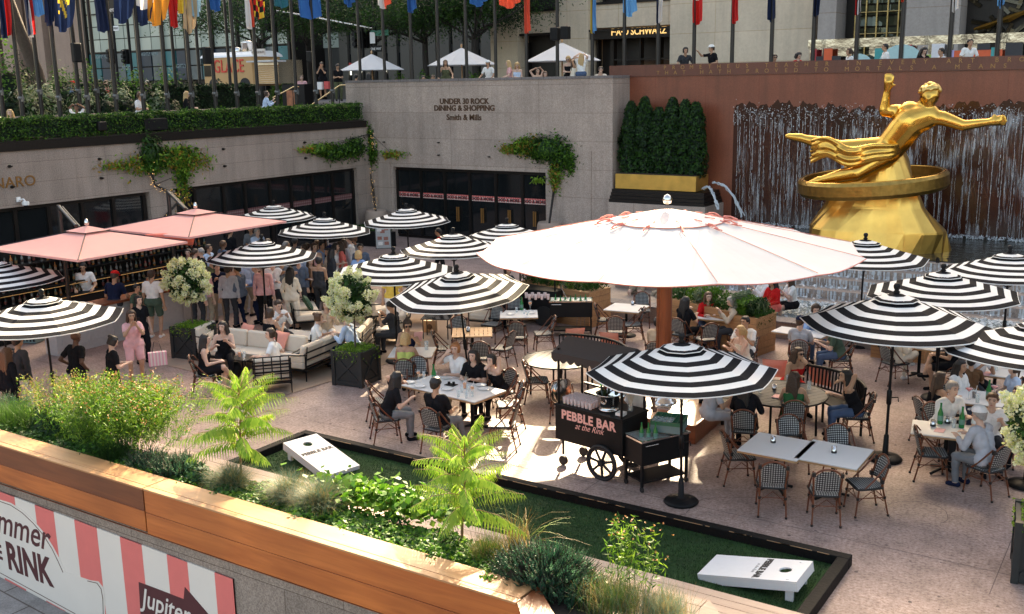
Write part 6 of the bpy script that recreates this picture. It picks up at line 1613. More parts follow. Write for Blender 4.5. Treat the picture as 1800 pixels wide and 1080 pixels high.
pine_planter('low pine planter under the large right umbrella, near the fountain rim',at(1545,632,0)[:2] + (0,) if 0 else (at(1530,628,0).x,at(1530,628,0).y),(at(1625,640,0).x,at(1625,640,0).y),.5,.55,54,False)
# ---------------------------------------------------------------- drinks cart and trolleys
ca,cb = at(988,800,.12),at(1105,838,.12)
cz = 5 * D2R
cx_ = Vector((-7.93,14.75,0)); az_c = -9 * D2R
o = thing('drinks_cart','black drinks cart with salmon lettering, spoked wheels and a scalloped canopy','cart',cx_,az_c)
L_,Wd = 1.42,.72
MB().box((0,0,.78),(L_,Wd,.60)).build('body',M['black'],o,bevel=.006); MB().box((0,0,1.10),(L_ + .03,Wd + .03,.03)).build('counter',M['black'],o,bevel=.004)
sal = mat('salmon_lettering',(.78,.40,.34),.6)
text('PEBBLE BAR',.215,sal,o,(.0,-Wd / 2 - .004,.885),(math.pi / 2,0,0),ext=.002,off=.008,sx=.96,space=1.06)
text('at the Rink',.15,sal,o,(.02,-Wd / 2 - .004,.765),(math.pi / 2,-.03,0),ext=.002,shear=.45,sx=.9)
for s_ in (-1,1):
 mb = MB(); x,y,r_ = .32,s_ * (Wd / 2 + .05),.285
 E = [(x + r_ * math.cos(a_),y,.30 + r_ * math.sin(a_)) for a_ in np.linspace(0,2 * math.pi,33)]; mb.tube(E,.028,n=8); mb.tube([(x + (p[0] - x) * .86,y,.30 + (p[2] - .30) * .86) for p in E],.018,n=6)
 for k in range(7): a_ = k * 2 * math.pi / 7 + .3; mb.tube([(x,y,.30),(x + r_ * .88 * math.cos(a_),y,.30 + r_ * .88 * math.sin(a_))],.022,n=6)
 mb.tube([(x,y - .05,.30),(x,y + .05,.30)],.05,n=12); mb.build('spoked_wheel',M['rubber'],o)
 mb = MB(); mb.tube([(-.60,s_ * .28,.5),(-.60,s_ * .28,.20)],.022,n=6); mb.tube([(-.60,s_ * .28 - .025,.09),(-.60,s_ * .28 + .025,.09)],.085,n=14); mb.build('caster',M['rubber'],o)
for a_ in (-1,1):
 for b_ in (-1,1): MB().tube([(a_ * (L_ / 2 - .05),b_ * (Wd / 2 - .04),1.1),(a_ * (L_ / 2 - .05),b_ * (Wd / 2 - .04),2.1)],.022,n=6).build('canopy_post',M['blackm'],o)
mb = MB(); hw,hd = L_ / 2 + .02,Wd / 2 + .05
mb.add([(-hw,-hd,2.02),(hw,-hd,2.02),(hw,hd,2.02),(-hw,hd,2.02),(-hw,0.0,2.24),(hw,0.0,2.24)],[(0,1,5,4),(2,3,4,5),(1,2,5),(3,0,4),(3,2,1,0)])
sc_n = 9
for (pA,pB) in (((-hw,-hd),(hw,-hd)),((-hw,hd),(-hw,-hd)),((hw,-hd),(hw,hd))):
 nn = sc_n if pA[1] == pB[1] else 5
 for k in range(nn):
  q0 = Vector((*pA,0)).lerp(Vector((*pB,0)),k / nn); q1 = Vector((*pA,0)).lerp(Vector((*pB,0)),(k + 1) / nn); pts = []
  for j in range(7): f = j / 6; q = q0.lerp(q1,f); pts.append((q.x,q.y,1.93 - .06 * math.sin(math.pi * f)))
  d_ = (q1 - q0).normalized(); nn_ = Vector((d_.y,-d_.x,0)) * .012
  a1 = [(q0.x,q0.y,2.03),(q1.x,q1.y,2.03)] + pts[::-1]; b1 = [(p[0] + nn_.x,p[1] + nn_.y,p[2]) for p in a1]; m_ = len(a1)
  mb.add(b1 + a1,[tuple(range(m_))[::-1],tuple(range(m_,2 * m_))] + [(i,(i + 1) % m_,m_ + (i + 1) % m_,m_ + i) for i in range(m_)])
mb.build('scalloped_canopy',mat('brown_black_canvas',(.035,.025,.022),.8),o)
Mc = Matrix.Translation(cx_) @ Matrix.Rotation(az_c,4,'Z')
cup_me = lm([(.028,0),(.038,.12),(.035,.12),(.026,.01),(.001,.01)],glassm('stacked_cup',(.95,.82,.78),.1,.45),9)
for i in range(8):
 for j in range(5):
  p = Mc @ Vector((-.58 + i * .079,-.26 + j * .079,1.117));
  small('clear_cup',p,'clear cup in the block of upturned cups on the drinks cart','cup',cup_me,group='cups on the drinks cart',sc_=1.0)
p = Mc @ Vector((.22,-.08,1.117)); o2 = thing('champagne_bucket','large steel champagne tub full of bottles on the drinks cart','bucket',p); MB().lathe([(.12,0),(.17,.012),(.17,.03),(.14,.04),(.165,.10),(.205,.28),(.225,.295),(.20,.29),(.15,.06),(.001,.06)],n=28).build('tub',M['steel'],o2)
mb = MB(); E = [(.05 * math.cos(a_),-.185 ,.2 + .05 * math.sin(a_)) for a_ in np.linspace(0,2 * math.pi,13)]; mb.tube(E,.007,n=5); mb.build('ring_handle',M['steel'],o2)
for k,(x,y,cm) in enumerate(((-.08,0,'green'),(.0,.06,'gold'),(.1,.08,'gold'),(-.13,.06,'red'))):
 mb = MB(); mb.tube([(0,0,.0),(0,0,.2),(0,0,.27),(0,0,.34)],[.04,.04,.016,.015],n=10); mb.tube([(0,0,.28),(0,0,.36)],.018,1,8)
 q = mb.build('champagne_bottle',[mat('champagne_glass',(.02,.03,.012),.1),mat('foil_' + cm,dict(green=(.1,.5,.1),gold=(.6,.35,.12),red=(.3,.03,.02))[cm],.3,.6)]); q.location = Vector(p) + Vector((x,y,.12)); q.rotation_euler = (-.3 + .2 * k,-.4 + .25 * k,0); lab(q,'champagne bottle with %s foil sticking out of the steel tub' % ['bright green','gold','dull gold, rearmost','dark red'][k],'bottle')
q = MB().lathe([(.001,0),(.13,.01),(.19,.03),(.2,.03),(.19,.04),(.02,.06)],n=24).build('steel_cloche',M['steel']); q.location = Mc @ Vector((.30,.08,1.46)); q.rotation_euler = (.9,.2,0); lab(q,'round steel lid propped open over the champagne tub','lid')
for k in range(2):
 q = MB().lathe([(.001,0),(.16,.01),(.21,.03),(.22,.03),(.2,.05)],n=26).build('metal_bowl',M['steel']); q.location = Mc @ Vector((-L_ / 2 - .10 - .05 * k,.02 - .05 * k,1.22)); q.rotation_euler = (0,-1.45,az_c); lab(q,['round steel lid hung on the left end of the drinks cart, inner one','round steel lid hung on the left end of the drinks cart, outer one'][k],'lid')
small('napkin_stack',Mc @ Vector((.55,-.18,1.117)),'small stack of white napkins beside the champagne tub','napkins',MB().box((0,0,.03),(.14,.14,.05)).mesh('m',M['dish']));
q = thing('straw_jar','clear jar of pale straws beside the champagne tub','jar',Mc @ Vector((.52,.12,1.117))); MB().lathe([(.045,0),(.045,.12)],n=12).build('jar',M['glass_clear'],q); mb = MB()
for k in range(12): mb.tube([(rnd.uniform(-.025,.025),rnd.uniform(-.025,.025),.01),(rnd.uniform(-.06,.06),rnd.uniform(-.06,.06),.26)],.004,n=4)
mb.build('straws',M['straw' if 'straw' in M else 'cream'],q)
# cooler trolley with crate
def cooler(label,c,rz,ice=True,L_=.95,W_=.5,h=.85):
 o = thing('cooler_trolley',label,'trolley',c,rz); MB().box((0,0,h - .2),(L_,W_,.40)).build('body',M['black'],o,bevel=.008)
 mb = MB();
 for s_ in (-1,1): mb.box((s_ * (L_ / 2),0,h + .01),(.03,W_ + .03,.03)); mb.box((0,s_ * (W_ / 2),h + .01),(L_ - .03,.03,.03))
 mb.build('rim',M['steel'],o); MB().box((0,0,h + .002),(L_ - .04,W_ - .04,.004)).build('ice',mat('ice_tray',(.45,.5,.5),.15,.3,var=.5,scale=30,bump=1),o)
 for a_ in (-1,1):
  for b_ in (-1,1):
   MB().box((a_ * (L_ / 2 - .03),b_ * (W_ / 2 - .03),.28),(.04,.04,.38)).build('leg',M['black'],o); MB().tube([(a_ * (L_ / 2 - .03) - .015,b_ * (W_ / 2 - .03),.045),(a_ * (L_ / 2 - .03) + .015,b_ * (W_ / 2 - .03),.045)],.045,n=10).build('caster',M['rubber'],o)
 MB().box((0,0,.16),(L_ - .1,W_ - .02,.03)).build('shelf',M['black'],o); MB().tube([(-L_ / 2 + .05,-W_ / 2 - .03,h - .06),(-L_ / 2 + .3,-W_ / 2 - .03,h - .06)],.01,n=5).build('handle',M['steel'],o)
 return o
c2 = Vector((-6.85,14.65,0)); cooler('black cooler trolley on casters at the right end of the drinks cart',c2,62 * D2R)
q = thing('glass_crate','green and grey plastic glass crate resting on the cooler trolley','crate',c2 + Vector((.12,.22,.90)),12 * D2R); gc = mat('green_plastic',(.02,.13,.07),.4); gc2 = mat('grey_green_plastic',(.14,.22,.22),.4)
mb = MB();
for s_ in (-1,1): mb.box((s_ * .25,0,.06),(.015,.5,.12)); mb.box((0,s_ * .25,.06),(.5,.015,.12))
mb.build('lower_walls',gc2,q); mb = MB()
for s_ in (-1,1): mb.box((s_ * .25,0,.15),(.02,.52,.06)); mb.box((0,s_ * .25,.15),(.5,.02,.06))
for k in range(-2,3): mb.box((k * .083,0,.14),(.006,.48,.05)); mb.box((0,k * .083,.14),(.48,.006,.05))
mb.build('upper_rack',gc,q)
for i in range(4):
 for j in range(3): small('stem_glass',q.location + Matrix.Rotation(12 * D2R,3,'Z') @ Vector((-.2 + i * .083,-.2 + j * .083,.02)),'upturned glass in the green plastic crate','glass',glass_me,group='glasses in the green crate',sc_=1.3)
for k in range(3): small('chilled_bottle',c2 + Vector((-.15 + .1 * k,-.25 + .05 * k,.80)),'green bottle standing in the ice of the cooler trolley beside the cart','bottle',bot_g,group='bottles in the cooler beside the cart')
# the rear drinks station
o = thing('service_cart','black service cart with canopy posts behind the set white table','cart',at(945,566,0),5 * D2R); MB().box((0,0,.6),(1.5,.75,.75)).build('body',M['black'],o,bevel=.01); mb = MB()
for a_ in (-1,1):
 for b_ in (-1,1): mb.tube([(a_ * .7,b_ * .33,.97),(a_ * .7,b_ * .33,2.2)],.022,n=6)
mb.build('posts',M['blackm'],o); MB().box((0,0,2.2),(1.55,.8,.05)).build('canopy',M['black'],o);
for s_ in (-1,1): MB().tube([(.4,s_ * .4,.28),(.4,s_ * .43,.28)],.28,n=18).build('wheel',M['rubber'],o)
for k in range(8): small('clear_cup',at(925 + 5.5 * k,524 + (k % 2) * 3,.98),'clear cup lined up on the black service cart in the background','cup',cup_me,group='cups on the rear service cart',sc_=1.2)
c3 = at(1003,592,0); cooler('black drinks trolley with an iced tray beside the pine planter',c3 + Vector((-.1,.2,0)),30 * D2R,L_=1.1,W_=.5,h=.92)
for k in range(7): small('iced_bottle',c3 + Vector((-.1,.2,.92)) + Matrix.Rotation(30 * D2R,3,'Z') @ Vector((-.4 + k * .13,.08 * (-1) ** k,-.12)),'small bottle in the iced tray beside the pine planter','bottle',bot_g,group='bottles in the iced tray',sc_=.9)
q = MB().lathe([(.001,0),(.19,.01),(.2,.03)],n=26).build('steel_cloche',M['steel']); q.location = at(990,515,1.15); q.rotation_euler = (1.0,.5,1.9); lab(q,'round steel lid leaning on the rear service cart','lid')
# ---------------------------------------------------------------- benches around the round tables
def slat_bench(label,c,r,a0,a1,name='curved_bench'):
 o = thing(name,label,'bench',(c[0],c[1],0)); n = 14; mb = MB(); A_ = [a0 + (a1 - a0) * i / n for i in range(n + 1)]
 arc = lambda rr,z: [(rr * math.cos(a_),rr * math.sin(a_),z) for a_ in A_]
 vs = arc(r,.44) + arc(r + .45,.44) + arc(r,.40) + arc(r + .45,.40); m_ = n + 1
 mb.add(vs,[(i,i + 1,m_ + i + 1,m_ + i)[::-1] for i in range(n)] + [(2 * m_ + i,2 * m_ + i + 1,i + 1,i) for i in range(n)]); mb.build('seat',M['black'],o)
 mb = MB(); mb.tube(arc(r + .50,.92),.03,n=6); mb.tube(arc(r + .47,.52),.02,n=6)
 for i in range(0,n * 2 + 1): a_ = a0 + (a1 - a0) * i / (n * 2); mb.tube([((r + .47) * math.cos(a_),(r + .47) * math.sin(a_),.5),((r + .5) * math.cos(a_),(r + .5) * math.sin(a_),.91)],.018,n=4)
 mb.build('slatted_back',M['black'],o)
 for a_ in (a0 + .03,(a0 + a1) / 2,a1 - .03):
  for rr in (r + .05,r + .46): MB().tube([(rr * math.cos(a_),rr * math.sin(a_),0),(rr * math.cos(a_),rr * math.sin(a_),.4)],.025,n=6).build('leg',M['black'],o)
 return o
RT1 = Vector((at(983,632,.73).x,at(983,632,.73).y,0)); round_table('empty round grey slatted table behind the drinks cart',RT1,.78,8 * D2R); slat_bench('curved black slatted bench behind the empty round table',RT1,.95,.5,2.1)
RT2 = Vector((at(1372,692,.73).x,at(1372,692,.73).y,0)); round_table('round grey slatted table shared by the women under the large right umbrella',RT2,.85,-30 * D2R); slat_bench('curved black slatted bench with salmon cushions behind the woman in red',RT2,1.0,.3,1.75)
cushion('salmon cushion upright on the curved bench behind the empty round table',at(1010,590,.7),40 * D2R,M['salmon'],s=.46); cushion('salmon cushion half hidden by the striped umbrella on the curved bench',at(1072,598,.68),10 * D2R,M['salmon'],s=.46)
cushion('big salmon cushion to the right of the woman in red',at(1440,660,.68),-20 * D2R,M['salmon'],s=.5); cushion('salmon cushion to the left of the woman in red',at(1362,648,.68),15 * D2R,M['salmon'],s=.5)
def armbench(label,c,rz):
 o = thing('black_armchair',label,'chair',(c[0],c[1],0),rz); MB().box((0,0,.43),(.56,.52,.05)).build('seat',M['black'],o); mb = MB()
 for k in range(7): mb.box((-.24 + .08 * k,-.26 - .0,.68),(.03,.02,.42))
 mb.box((0,-.27,.92),(.56,.04,.06)); mb.build('slatted_back',M['black'],o)
 for a_ in (-1,1):
  for b_ in (-1,1): MB().box((a_ * .26,b_ * .24,.21 if b_ > 0 else .24),(.05,.05,.41)).build('leg',M['black'],o)
  MB().box((a_ * .27,0,.64),(.05,.5,.035)).build('armrest',M['black'],o)
 return o
armbench('black slatted armchair between the empty round table and the cart',at(1060,690,.43),75 * D2R); armbench('black slatted armchair at the left of the women\'s round table, its leg in clear view',at(1262,700,.43),-95 * D2R)
# ---------------------------------------------------------------- tables and free chairs
def tc(px,py): p = at(px,py,.75); return (p.x,p.y)
cafe_table('large white table with wooden edge shared by six friends beside the black kerb',(-11.48,15.35),-6 * D2R,1.9,.92,bases=2)
cafe_table('small white table shared by the blonde in lime and the woman in sunglasses',tc(725,619),30 * D2R,.95,.85); cafe_table('slatted wooden table with one votive under the tilted umbrella',tc(830,584),35 * D2R,.95,.9,top='slat')
cafe_table('white table set with bottle, glass and plates in front of the rear service cart',tc(912,552),33 * D2R,.95,.85); cafe_table('empty white table with a votive beside the big parasol mast',tc(1101,541),8 * D2R,.95,.9,disc=True)
cafe_table('small white table of the three women beside the tall pine planter',tc(1250,556),10 * D2R,1.0,.7); cafe_table('small white table of the person in the blue cap by the fountain rim',tc(1408,584),-5 * D2R,1.2,.6)
cafe_table('left one of the two joined empty white tables',tc(1366,784),0,.96,.98); cafe_table('right one of the two joined empty white tables',tc(1466,798),0,.96,.98)
cafe_table('white table under the large right umbrella with two plates',tc(1618,606),-5 * D2R,1.0,.7); cafe_table('white table with green bottle and drinks between the man in white and the cap wearer',tc(1665,756),10 * D2R,1.1,.75)
cafe_table('white table with pink cocktails behind the man in the white shirt',tc(1728,700),5 * D2R,.9,.9); cafe_table('white table of the family at the right edge',tc(1750,652),0,1.2,.8)
CH = [(672,705,105,'empty bistro chair at the left end of the six friends\' table'),(735,668,5,'empty bistro chair on the far side of the six friends\' table'),(893,710,-82,'empty bistro chair at the far right corner of the six friends\' table'),(882,745,-100,'empty bistro chair with sunlit seat, right end of the six friends\' table'),
  (783,612,95,'empty bistro chair left of the slatted wooden table'),(812,590,20,'empty bistro chair behind the left corner of the slatted wooden table'),(865,570,-30,'empty bistro chair behind the right corner of the slatted wooden table'),(846,628,178,'empty bistro chair with its back to us below the slatted wooden table'),(882,612,-120,'empty bistro chair right of the slatted wooden table'),
  (905,552,0,'bistro chair on the far side of the set white table'),(910,592,176,'empty bistro chair with its back to us below the set white table'),(955,586,-85,'empty bistro chair sideways, right of the set white table'),
  (945,668,95,'empty bistro chair left of the empty round table'),(988,698,172,'empty bistro chair with its back to us between the round table and the cart'),(1066,562,85,'empty bistro chair left of the empty table by the mast'),(1082,582,175,'empty bistro chair with its back to us below the empty table by the mast'),(1128,545,-10,'empty bistro chair behind the empty table by the mast'),(1112,570,-90,'empty bistro chair right of the empty table by the mast'),
  (1300,800,95,'empty bistro chair at the left end of the joined white tables'),(1357,848,170,'empty bistro chair with its back to us, left one below the joined tables'),(1450,862,172,'empty bistro chair with its back to us, right one below the joined tables'),(1520,850,-85,'empty bistro chair sideways at the right end of the joined tables'),(1394,782,5,'empty bistro chair behind the left joined table'),(1480,800,3,'empty bistro chair behind the right joined table'),
  (1640,795,78,'empty bistro chair left of the cap wearer\'s table'),(1600,790,60,'x'),(1240,595,-165,'bistro chair with its back to us below the three women\'s table'),(1790,770,180,'bistro chair at the right edge behind the cap wearer')]
for (px,py,r_,lb_) in CH:
 if lb_ == 'x': continue
 chair(at(px,py,.46),rel(r_),lb_)
# ---------------------------------------------------------------- tableware
def on(px,py,z=.755): return at(px,py,z)
small('green_bottle',on(763,672),'green mineral water bottle on the six friends\' table','bottle',bot_g,sc_=1.25)
small('spritz_glass',on(736,668),'orange spritz in a stemmed glass by the woman with her hand to her ear','drink',spritz_me)
for k,(px,py) in enumerate(((765,665),(806,698),(812,690),(820,700),(830,697),(745,664),(822,688))): small('water_glass',on(px,py),'clear water glass on the six friends\' table','glass',glass_me,group='water glasses on the six friends\' table')
small('iced_drink',on(817,683),'orange iced drink in front of the friend in the black tee','drink',or_me,sc_=1.2); small('iced_drink',on(830,690),'pale orange iced drink with lime in front of the woman leaning on her hand','drink',or_me,sc_=1.2)
for k,(px,py,w_) in enumerate(((720,673,'nearest the woman with her hand to her ear'),(738,680,'left of the man in the black tee'),(785,665,'in front of the ginger haired friend'),(786,685,'right of the man in the black tee'),(845,678,'in front of the woman leaning on her hand'),(850,685,'at the right end'))): small('dinner_plate',on(px,py),'white plate on the six friends\' table ' + w_,'plate',plate_me)
small('coffee_tray',on(793,677),'small tray of dark tumblers in the middle of the six friends\' table','tray',MB().box((0,0,.005),(.22,.16,.01)).lathe([(.025,.01),(.028,.06)],(-.05,0,0),8).lathe([(.025,.01),(.028,.06)],(.04,.03,0),8).mesh('m',M['black']))
small('water_glass',on(750,615),'tall clear water glass on the small table of the woman in sunglasses','glass',glass_me,sc_=1.5)
small('votive_holder',on(823,583),'steel votive holder on the slatted wooden table','candle holder',vot_me,sc_=1.3); small('votive_holder',on(1112,536),'steel votive holder on the empty table by the mast','candle holder',vot_me,sc_=1.2)
small('votive_holder',on(1359,778),'votive holder on the left joined white table','candle holder',vot_me,sc_=1.2); small('votive_holder',on(1466,796),'votive holder on the right joined white table','candle holder',vot_me,sc_=1.2); small('votive_holder',on(1361,685),'votive holder on the women\'s round table','candle holder',vot_me,sc_=1.2)
small('green_bottle',on(917,545),'green bottle on the set white table by the rear service cart','bottle',bot_g,sc_=1.2); small('spritz_glass',on(932,545),'stemmed glass with orange slice on the set white table','drink',spritz_me,sc_=1.2)
for k,(px,py) in enumerate(((908,549),(922,552),(928,555))): small('water_glass',on(px,py),'clear glass on the set white table by the rear service cart','glass',glass_me,group='glasses on the set white table')
small('dinner_plate',on(898,553),'white plate at the left of the set white table','plate',plate_me); small('dinner_plate',on(934,551),'white plate at the right of the set white table','plate',plate_me)
for k,(px,py,lb_,me_,ct) in enumerate(((1652,745,'green beer bottle nearest the man in the white shirt',bot_g,'bottle'),(1690,752,'short green beer bottle by the cap wearer\'s hands',bot_g,'bottle'),(1665,744,'tall white candle glass beside the beer bottle',vot_me,'candle holder'),(1676,752,'clear glass between the candle and the second beer bottle',glass_me,'glass'),(1640,749,'small dark card holder on the cap wearer\'s table',vot_me,'card holder'),
 (1702,702,'pink martini nearest the dark haired woman',mart_me,'drink'),(1747,698,'pink martini behind the green bottle',mart_me,'drink'),(1737,702,'green water bottle between the pink martinis',bot_g,'bottle'),(1718,708,'clear tumbler beside the green water bottle',glass_me,'glass'),(1712,700,'dark iced tumbler near the left pink martini',dk_me,'drink'),(1740,648,'clear glass on the family table, by the candle',glass_me,'glass'),(1735,640,'candle glass on the family table',vot_me,'candle holder'),(1750,652,'clear glass on the family table, right of the candle',glass_me,'glass'),
 (1607,602,'white plate on the table under the large right umbrella, nearer one',plate_me,'plate'),(1622,597,'white plate on the table under the large right umbrella, farther one',plate_me,'plate'),(1385,674,'clear glass near the woman in red',glass_me,'glass'),(1422,685,'tall clear glass near the woman touching her hair',glass_me,'glass'),(1335,690,'clear glass on the shaded side of the women\'s round table',glass_me,'glass'),(1238,552,'white cup among the three women',vot_me,'cup'),(1228,553,'clear glass left of the white cup among the three women',glass_me,'glass'),(1436,580,'dark iced drink on the blue cap wearer\'s table',dk_me,'drink'))): small(ct.replace(' ','_'),on(px,py),lb_,ct,me_,sc_=1.25)
small('folded_menu',on(1652,757),'pink folded menu on the cap wearer\'s table','menu',menu_me); small('folded_menu',on(1366,697),'pink menu on the edge of the women\'s round table','menu',menu_me); small('folded_menu',on(1730,657),'pink menu on the family table','menu',menu_me,sc_=1.5); small('clipboard_menu',on(1262,553),'white menu clipboard in front of the grey haired woman','menu',MB().box((0,0,.006),(.22,.3,.01)).mesh('m',M['dish']))
# plastic crates behind the near left umbrella
for k,cc in enumerate((gc2,mat('yellow_plastic',(.6,.35,.04),.5),gc2)):
 q = thing('plastic_crate',['grey green crate at the bottom of the stack by the left bar end','yellow crate in the middle of the stack by the left bar end','grey green crate on top of the stack by the left bar end'][k],'crate',at(68,612,.0) + Vector((-.9,.3,.02 + .165 * k)),20 * D2R); mb = MB()
 for s_ in (-1,1): mb.box((s_ * .4,0,.08),(.02,.5,.15)); mb.box((0,s_ * .25,.08),(.8,.02,.15))
 mb.box((0,0,.01),(.8,.5,.02)); mb.build('walls',cc,q); mb = MB()
 for i in range(8): mb.box((-.36 + i * .103,-.262,.08),(.05,.006,.07))
 mb.build('openings',M['black'],q)
# ---------------------------------------------------------------- foreground: planter on its granite wall, deck, turf, bean-bag boards
S('front_pavement',MB().box2((-40,-8,-1.9),(14,7.92,-1.2)).xf(Matrix(((1,0,0,0),(0,1,0,0),(-.068,0,1,-.65),(0,0,0,1)))),granite('front_paving',(.34,.31,.29),(.22,.20,.18),(.46,.43,.41),40,.7,joints=((0,1),1.3,1.1,.014),patch=.3))
w = wall_thing('granite_wall','coarse granite wall in the foreground carrying the wooden planter and the striped banner')
MB().box2((-26,7.95,-3),(-5.0,8.93,.785)).build('blocks',G['coarse'],w)
BY = 7.93
bn = thing('striped_banner','coral and cream striped banner on the foreground granite wall with maroon lettering and an arrow','banner')
def bz(x): return .62 + (x + 14.35) * -.018,-.90 - (x + 14.66) * .068
def bpoly(pts,d0,m,nm='print'):
 mb = MB(); n = len(pts); ar = sum(pts[i][0] * pts[(i + 1) % n][1] - pts[(i + 1) % n][0] * pts[i][1] for i in range(n))
 if ar < 0: pts = pts[::-1]
 mb.add([(p[0],BY - d0,p[1]) for p in pts] + [(p[0],BY + .015,p[1]) for p in pts],[tuple(range(n)),tuple(range(2 * n - 1,n - 1,-1))] + [(i,n + i,n + (i + 1) % n,(i + 1) % n) for i in range(n)])
 return mb.build(nm,m,bn)
def P2(px,py): p = atY(px,py,BY); return (p.x,p.z)
xe = P2(410,1025)[0]
bpoly([(-26,bz(-26)[0]),(xe,bz(xe)[0]),(xe,bz(xe)[1]),(-26,bz(-26)[1])],.004,M['banner_w'],'banner_cloth')
stripe_px = [(-90,900,-50,912),(-10,872,27,884),(63,900,96,911),(132,923,171,935),(212,952,250,966),(294,980,330,993),(378,1013,410,1025)]
for a_,ya,b_,yb in stripe_px:
 x0,x1 = P2(a_,ya)[0],P2(b_,yb)[0]; bpoly([(x0,bz(x0)[0] + .0),(x1,bz(x1)[0]),(x1,bz(x1)[1] + .0),(x0,bz(x0)[1])],.007,M['banner_p'],'coral_stripe')
arch = [(-120,850),(-60,856),(0,878),(20,884),(42,898),(62,917),(80,938),(95,962),(107,985),(115,1005),(160,1020),(174,1022),(182,1032),(185,1050),(186,1110),(133,1083),(0,1010),(-120,950)]
AP = [P2(*p) for p in arch]; bpoly(AP,.010,M['banner_w'],'arched_panel')
mb = MB(); mb.tube([(p[0],BY - .0115,p[1]) for p in [P2(a_,b_ ) for a_,b_ in ((-120,853),(-60,860),(0,881),(20,888),(40,901),(60,920),(78,941),(93,965),(104,988),(112,1006))]],.006,n=4); mb.tube([(p[0],BY - .0115,p[1]) for p in [P2(a_,b_) for a_,b_ in ((155,1021),(172,1025),(179,1035),(182,1052),(183,1090))]],.006,n=4); mb.tube([(p[0],BY - .0115,p[1]) for p in [P2(a_,b_) for a_,b_ in ((-120,945),(0,1006),(134,1079))]],.006,n=4); mb.build('outline',M['line'],bn)
p = P2(87,966); text('Summer',.60,M['maroon'],bn,(p[0],BY - .0115,p[1] - .02),(math.pi / 2,.0,0),ext=.001,off=.006,shear=.35,align='RIGHT',sx=.92)
p = P2(94,1032); text('RINK',.62,M['maroon'],bn,(p[0],BY - .0115,p[1] + .02),(math.pi / 2,.0,0),ext=.001,off=.022,align='RIGHT',sx=.80)
p = P2(7,988); text('AT THE',.34,M['maroon'],bn,(p[0],BY - .0115,p[1] + .04),(math.pi / 2,.0,0),ext=.001,off=.01,align='RIGHT',sx=.7)
bpoly([P2(*q) for q in ((245,1023),(324,1053),(326,1032),(395,1112),(330,1150),(328,1120),(250,1105))],.013,M['maroon'],'arrow')
p = P2(292,1078); text('Jupiter',.40,M['banner_w'],bn,(p[0],BY - .016,p[1] - .02),(math.pi / 2,.0,0),ext=.001,off=.004,shear=.3,sx=.9)
# planter
xj = -10.95
pt_ = thing('wooden_planter','long ipe wood planter box full of plants along the foreground wall','planter')
def board(x0,x1,z0,z1,m,nm='front_board',y=7.87): MB().box2((x0,y,z0),(x1,y + .03,z1)).build(nm,m,pt_,bevel=.003)
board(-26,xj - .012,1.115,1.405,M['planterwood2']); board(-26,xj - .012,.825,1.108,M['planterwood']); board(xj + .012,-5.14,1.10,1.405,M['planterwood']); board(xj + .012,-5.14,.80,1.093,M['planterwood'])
board(-26,-5.14,.79,.797,M['planterwood2'],'base_trim',7.86)
MB().box2((-26,7.9,.80),(-5.14,7.935,1.40)).box2((xj - .01,7.885,.8),(xj + .01,7.9,1.40)).build('shadow_gap',M['black'],pt_)
MB().box2((-26,7.86,1.408),(xj - .008,7.95,1.432)).box2((-26,7.956,1.408),(xj - .008,8.27,1.432)).build('top_board',M['cap'],pt_,bevel=.003)
MB().box2((xj + .008,7.86,1.408),(-5.18,7.95,1.432)).box2((xj + .008,7.956,1.408),(-5.2,8.27,1.432)).build('top_board',M['cap'],pt_,bevel=.003)
MB().box2((-26,8.95,.3),(-4.75,9.0,1.27)).build('back_board',M['planterwood'],pt_)
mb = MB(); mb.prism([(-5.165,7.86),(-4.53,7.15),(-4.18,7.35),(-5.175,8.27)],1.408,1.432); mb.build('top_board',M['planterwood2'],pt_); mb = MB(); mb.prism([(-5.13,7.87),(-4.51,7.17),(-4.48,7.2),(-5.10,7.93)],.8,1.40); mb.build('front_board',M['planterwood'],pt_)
MB().prism([(-26,7.95),(-5.08,7.95),(-4.48,7.3),(-3.9,7.3),(-4.75,8.945),(-26,8.945)],.8,1.30).build('soil',M['soil'],pt_)
dk_ = thing('wooden_deck','pale wooden deck and bench strip between the planter and the turf lane','deck')
for k in range(11):
 y0 = 9.41 + k * .16; MB().box2((-24,y0,.24),(-1.0 if k > 5 else -1.5,y0 + .150,.30)).build('deck_board',M['deck'],dk_)
MB().box2((-24,9.41,0),(-1.0,11.15,.235)).build('deck_base',M['bronze'],dk_)
be_ = thing('wooden_bench','pale slatted bench with an angled end behind the planter','bench')
for k in range(7):
 y0 = 9.02 + k * .182; MB().prism([(-24,y0),(-4.15 - .0 * k,y0),(-4.15,y0 + .168),(-24,y0 + .168)],.60,.64).build('slat',M['deck'],be_)
MB().prism([(-24,9.03),(-4.2,9.03),(-4.2,10.29),(-24,10.29)],.303,.597).build('base',M['deck'],be_)
for k in range(3):
 a0 = [(-4.14,10.32),(-3.87,10.04),(-3.60,9.76)][k]; MB().prism([(a0[0],a0[1]),(a0[0] + .24,a0[1] - .26),(a0[0] + .24,8.5 if k else 8.8),(a0[0],8.7)],.60,.64).build('end_slat',M['deck'],be_)
MB().prism([(-4.19,10.27),(-3.4,9.5),(-3.4,8.6),(-4.19,8.6)],.303,.597).build('end_base',M['deck'],be_)
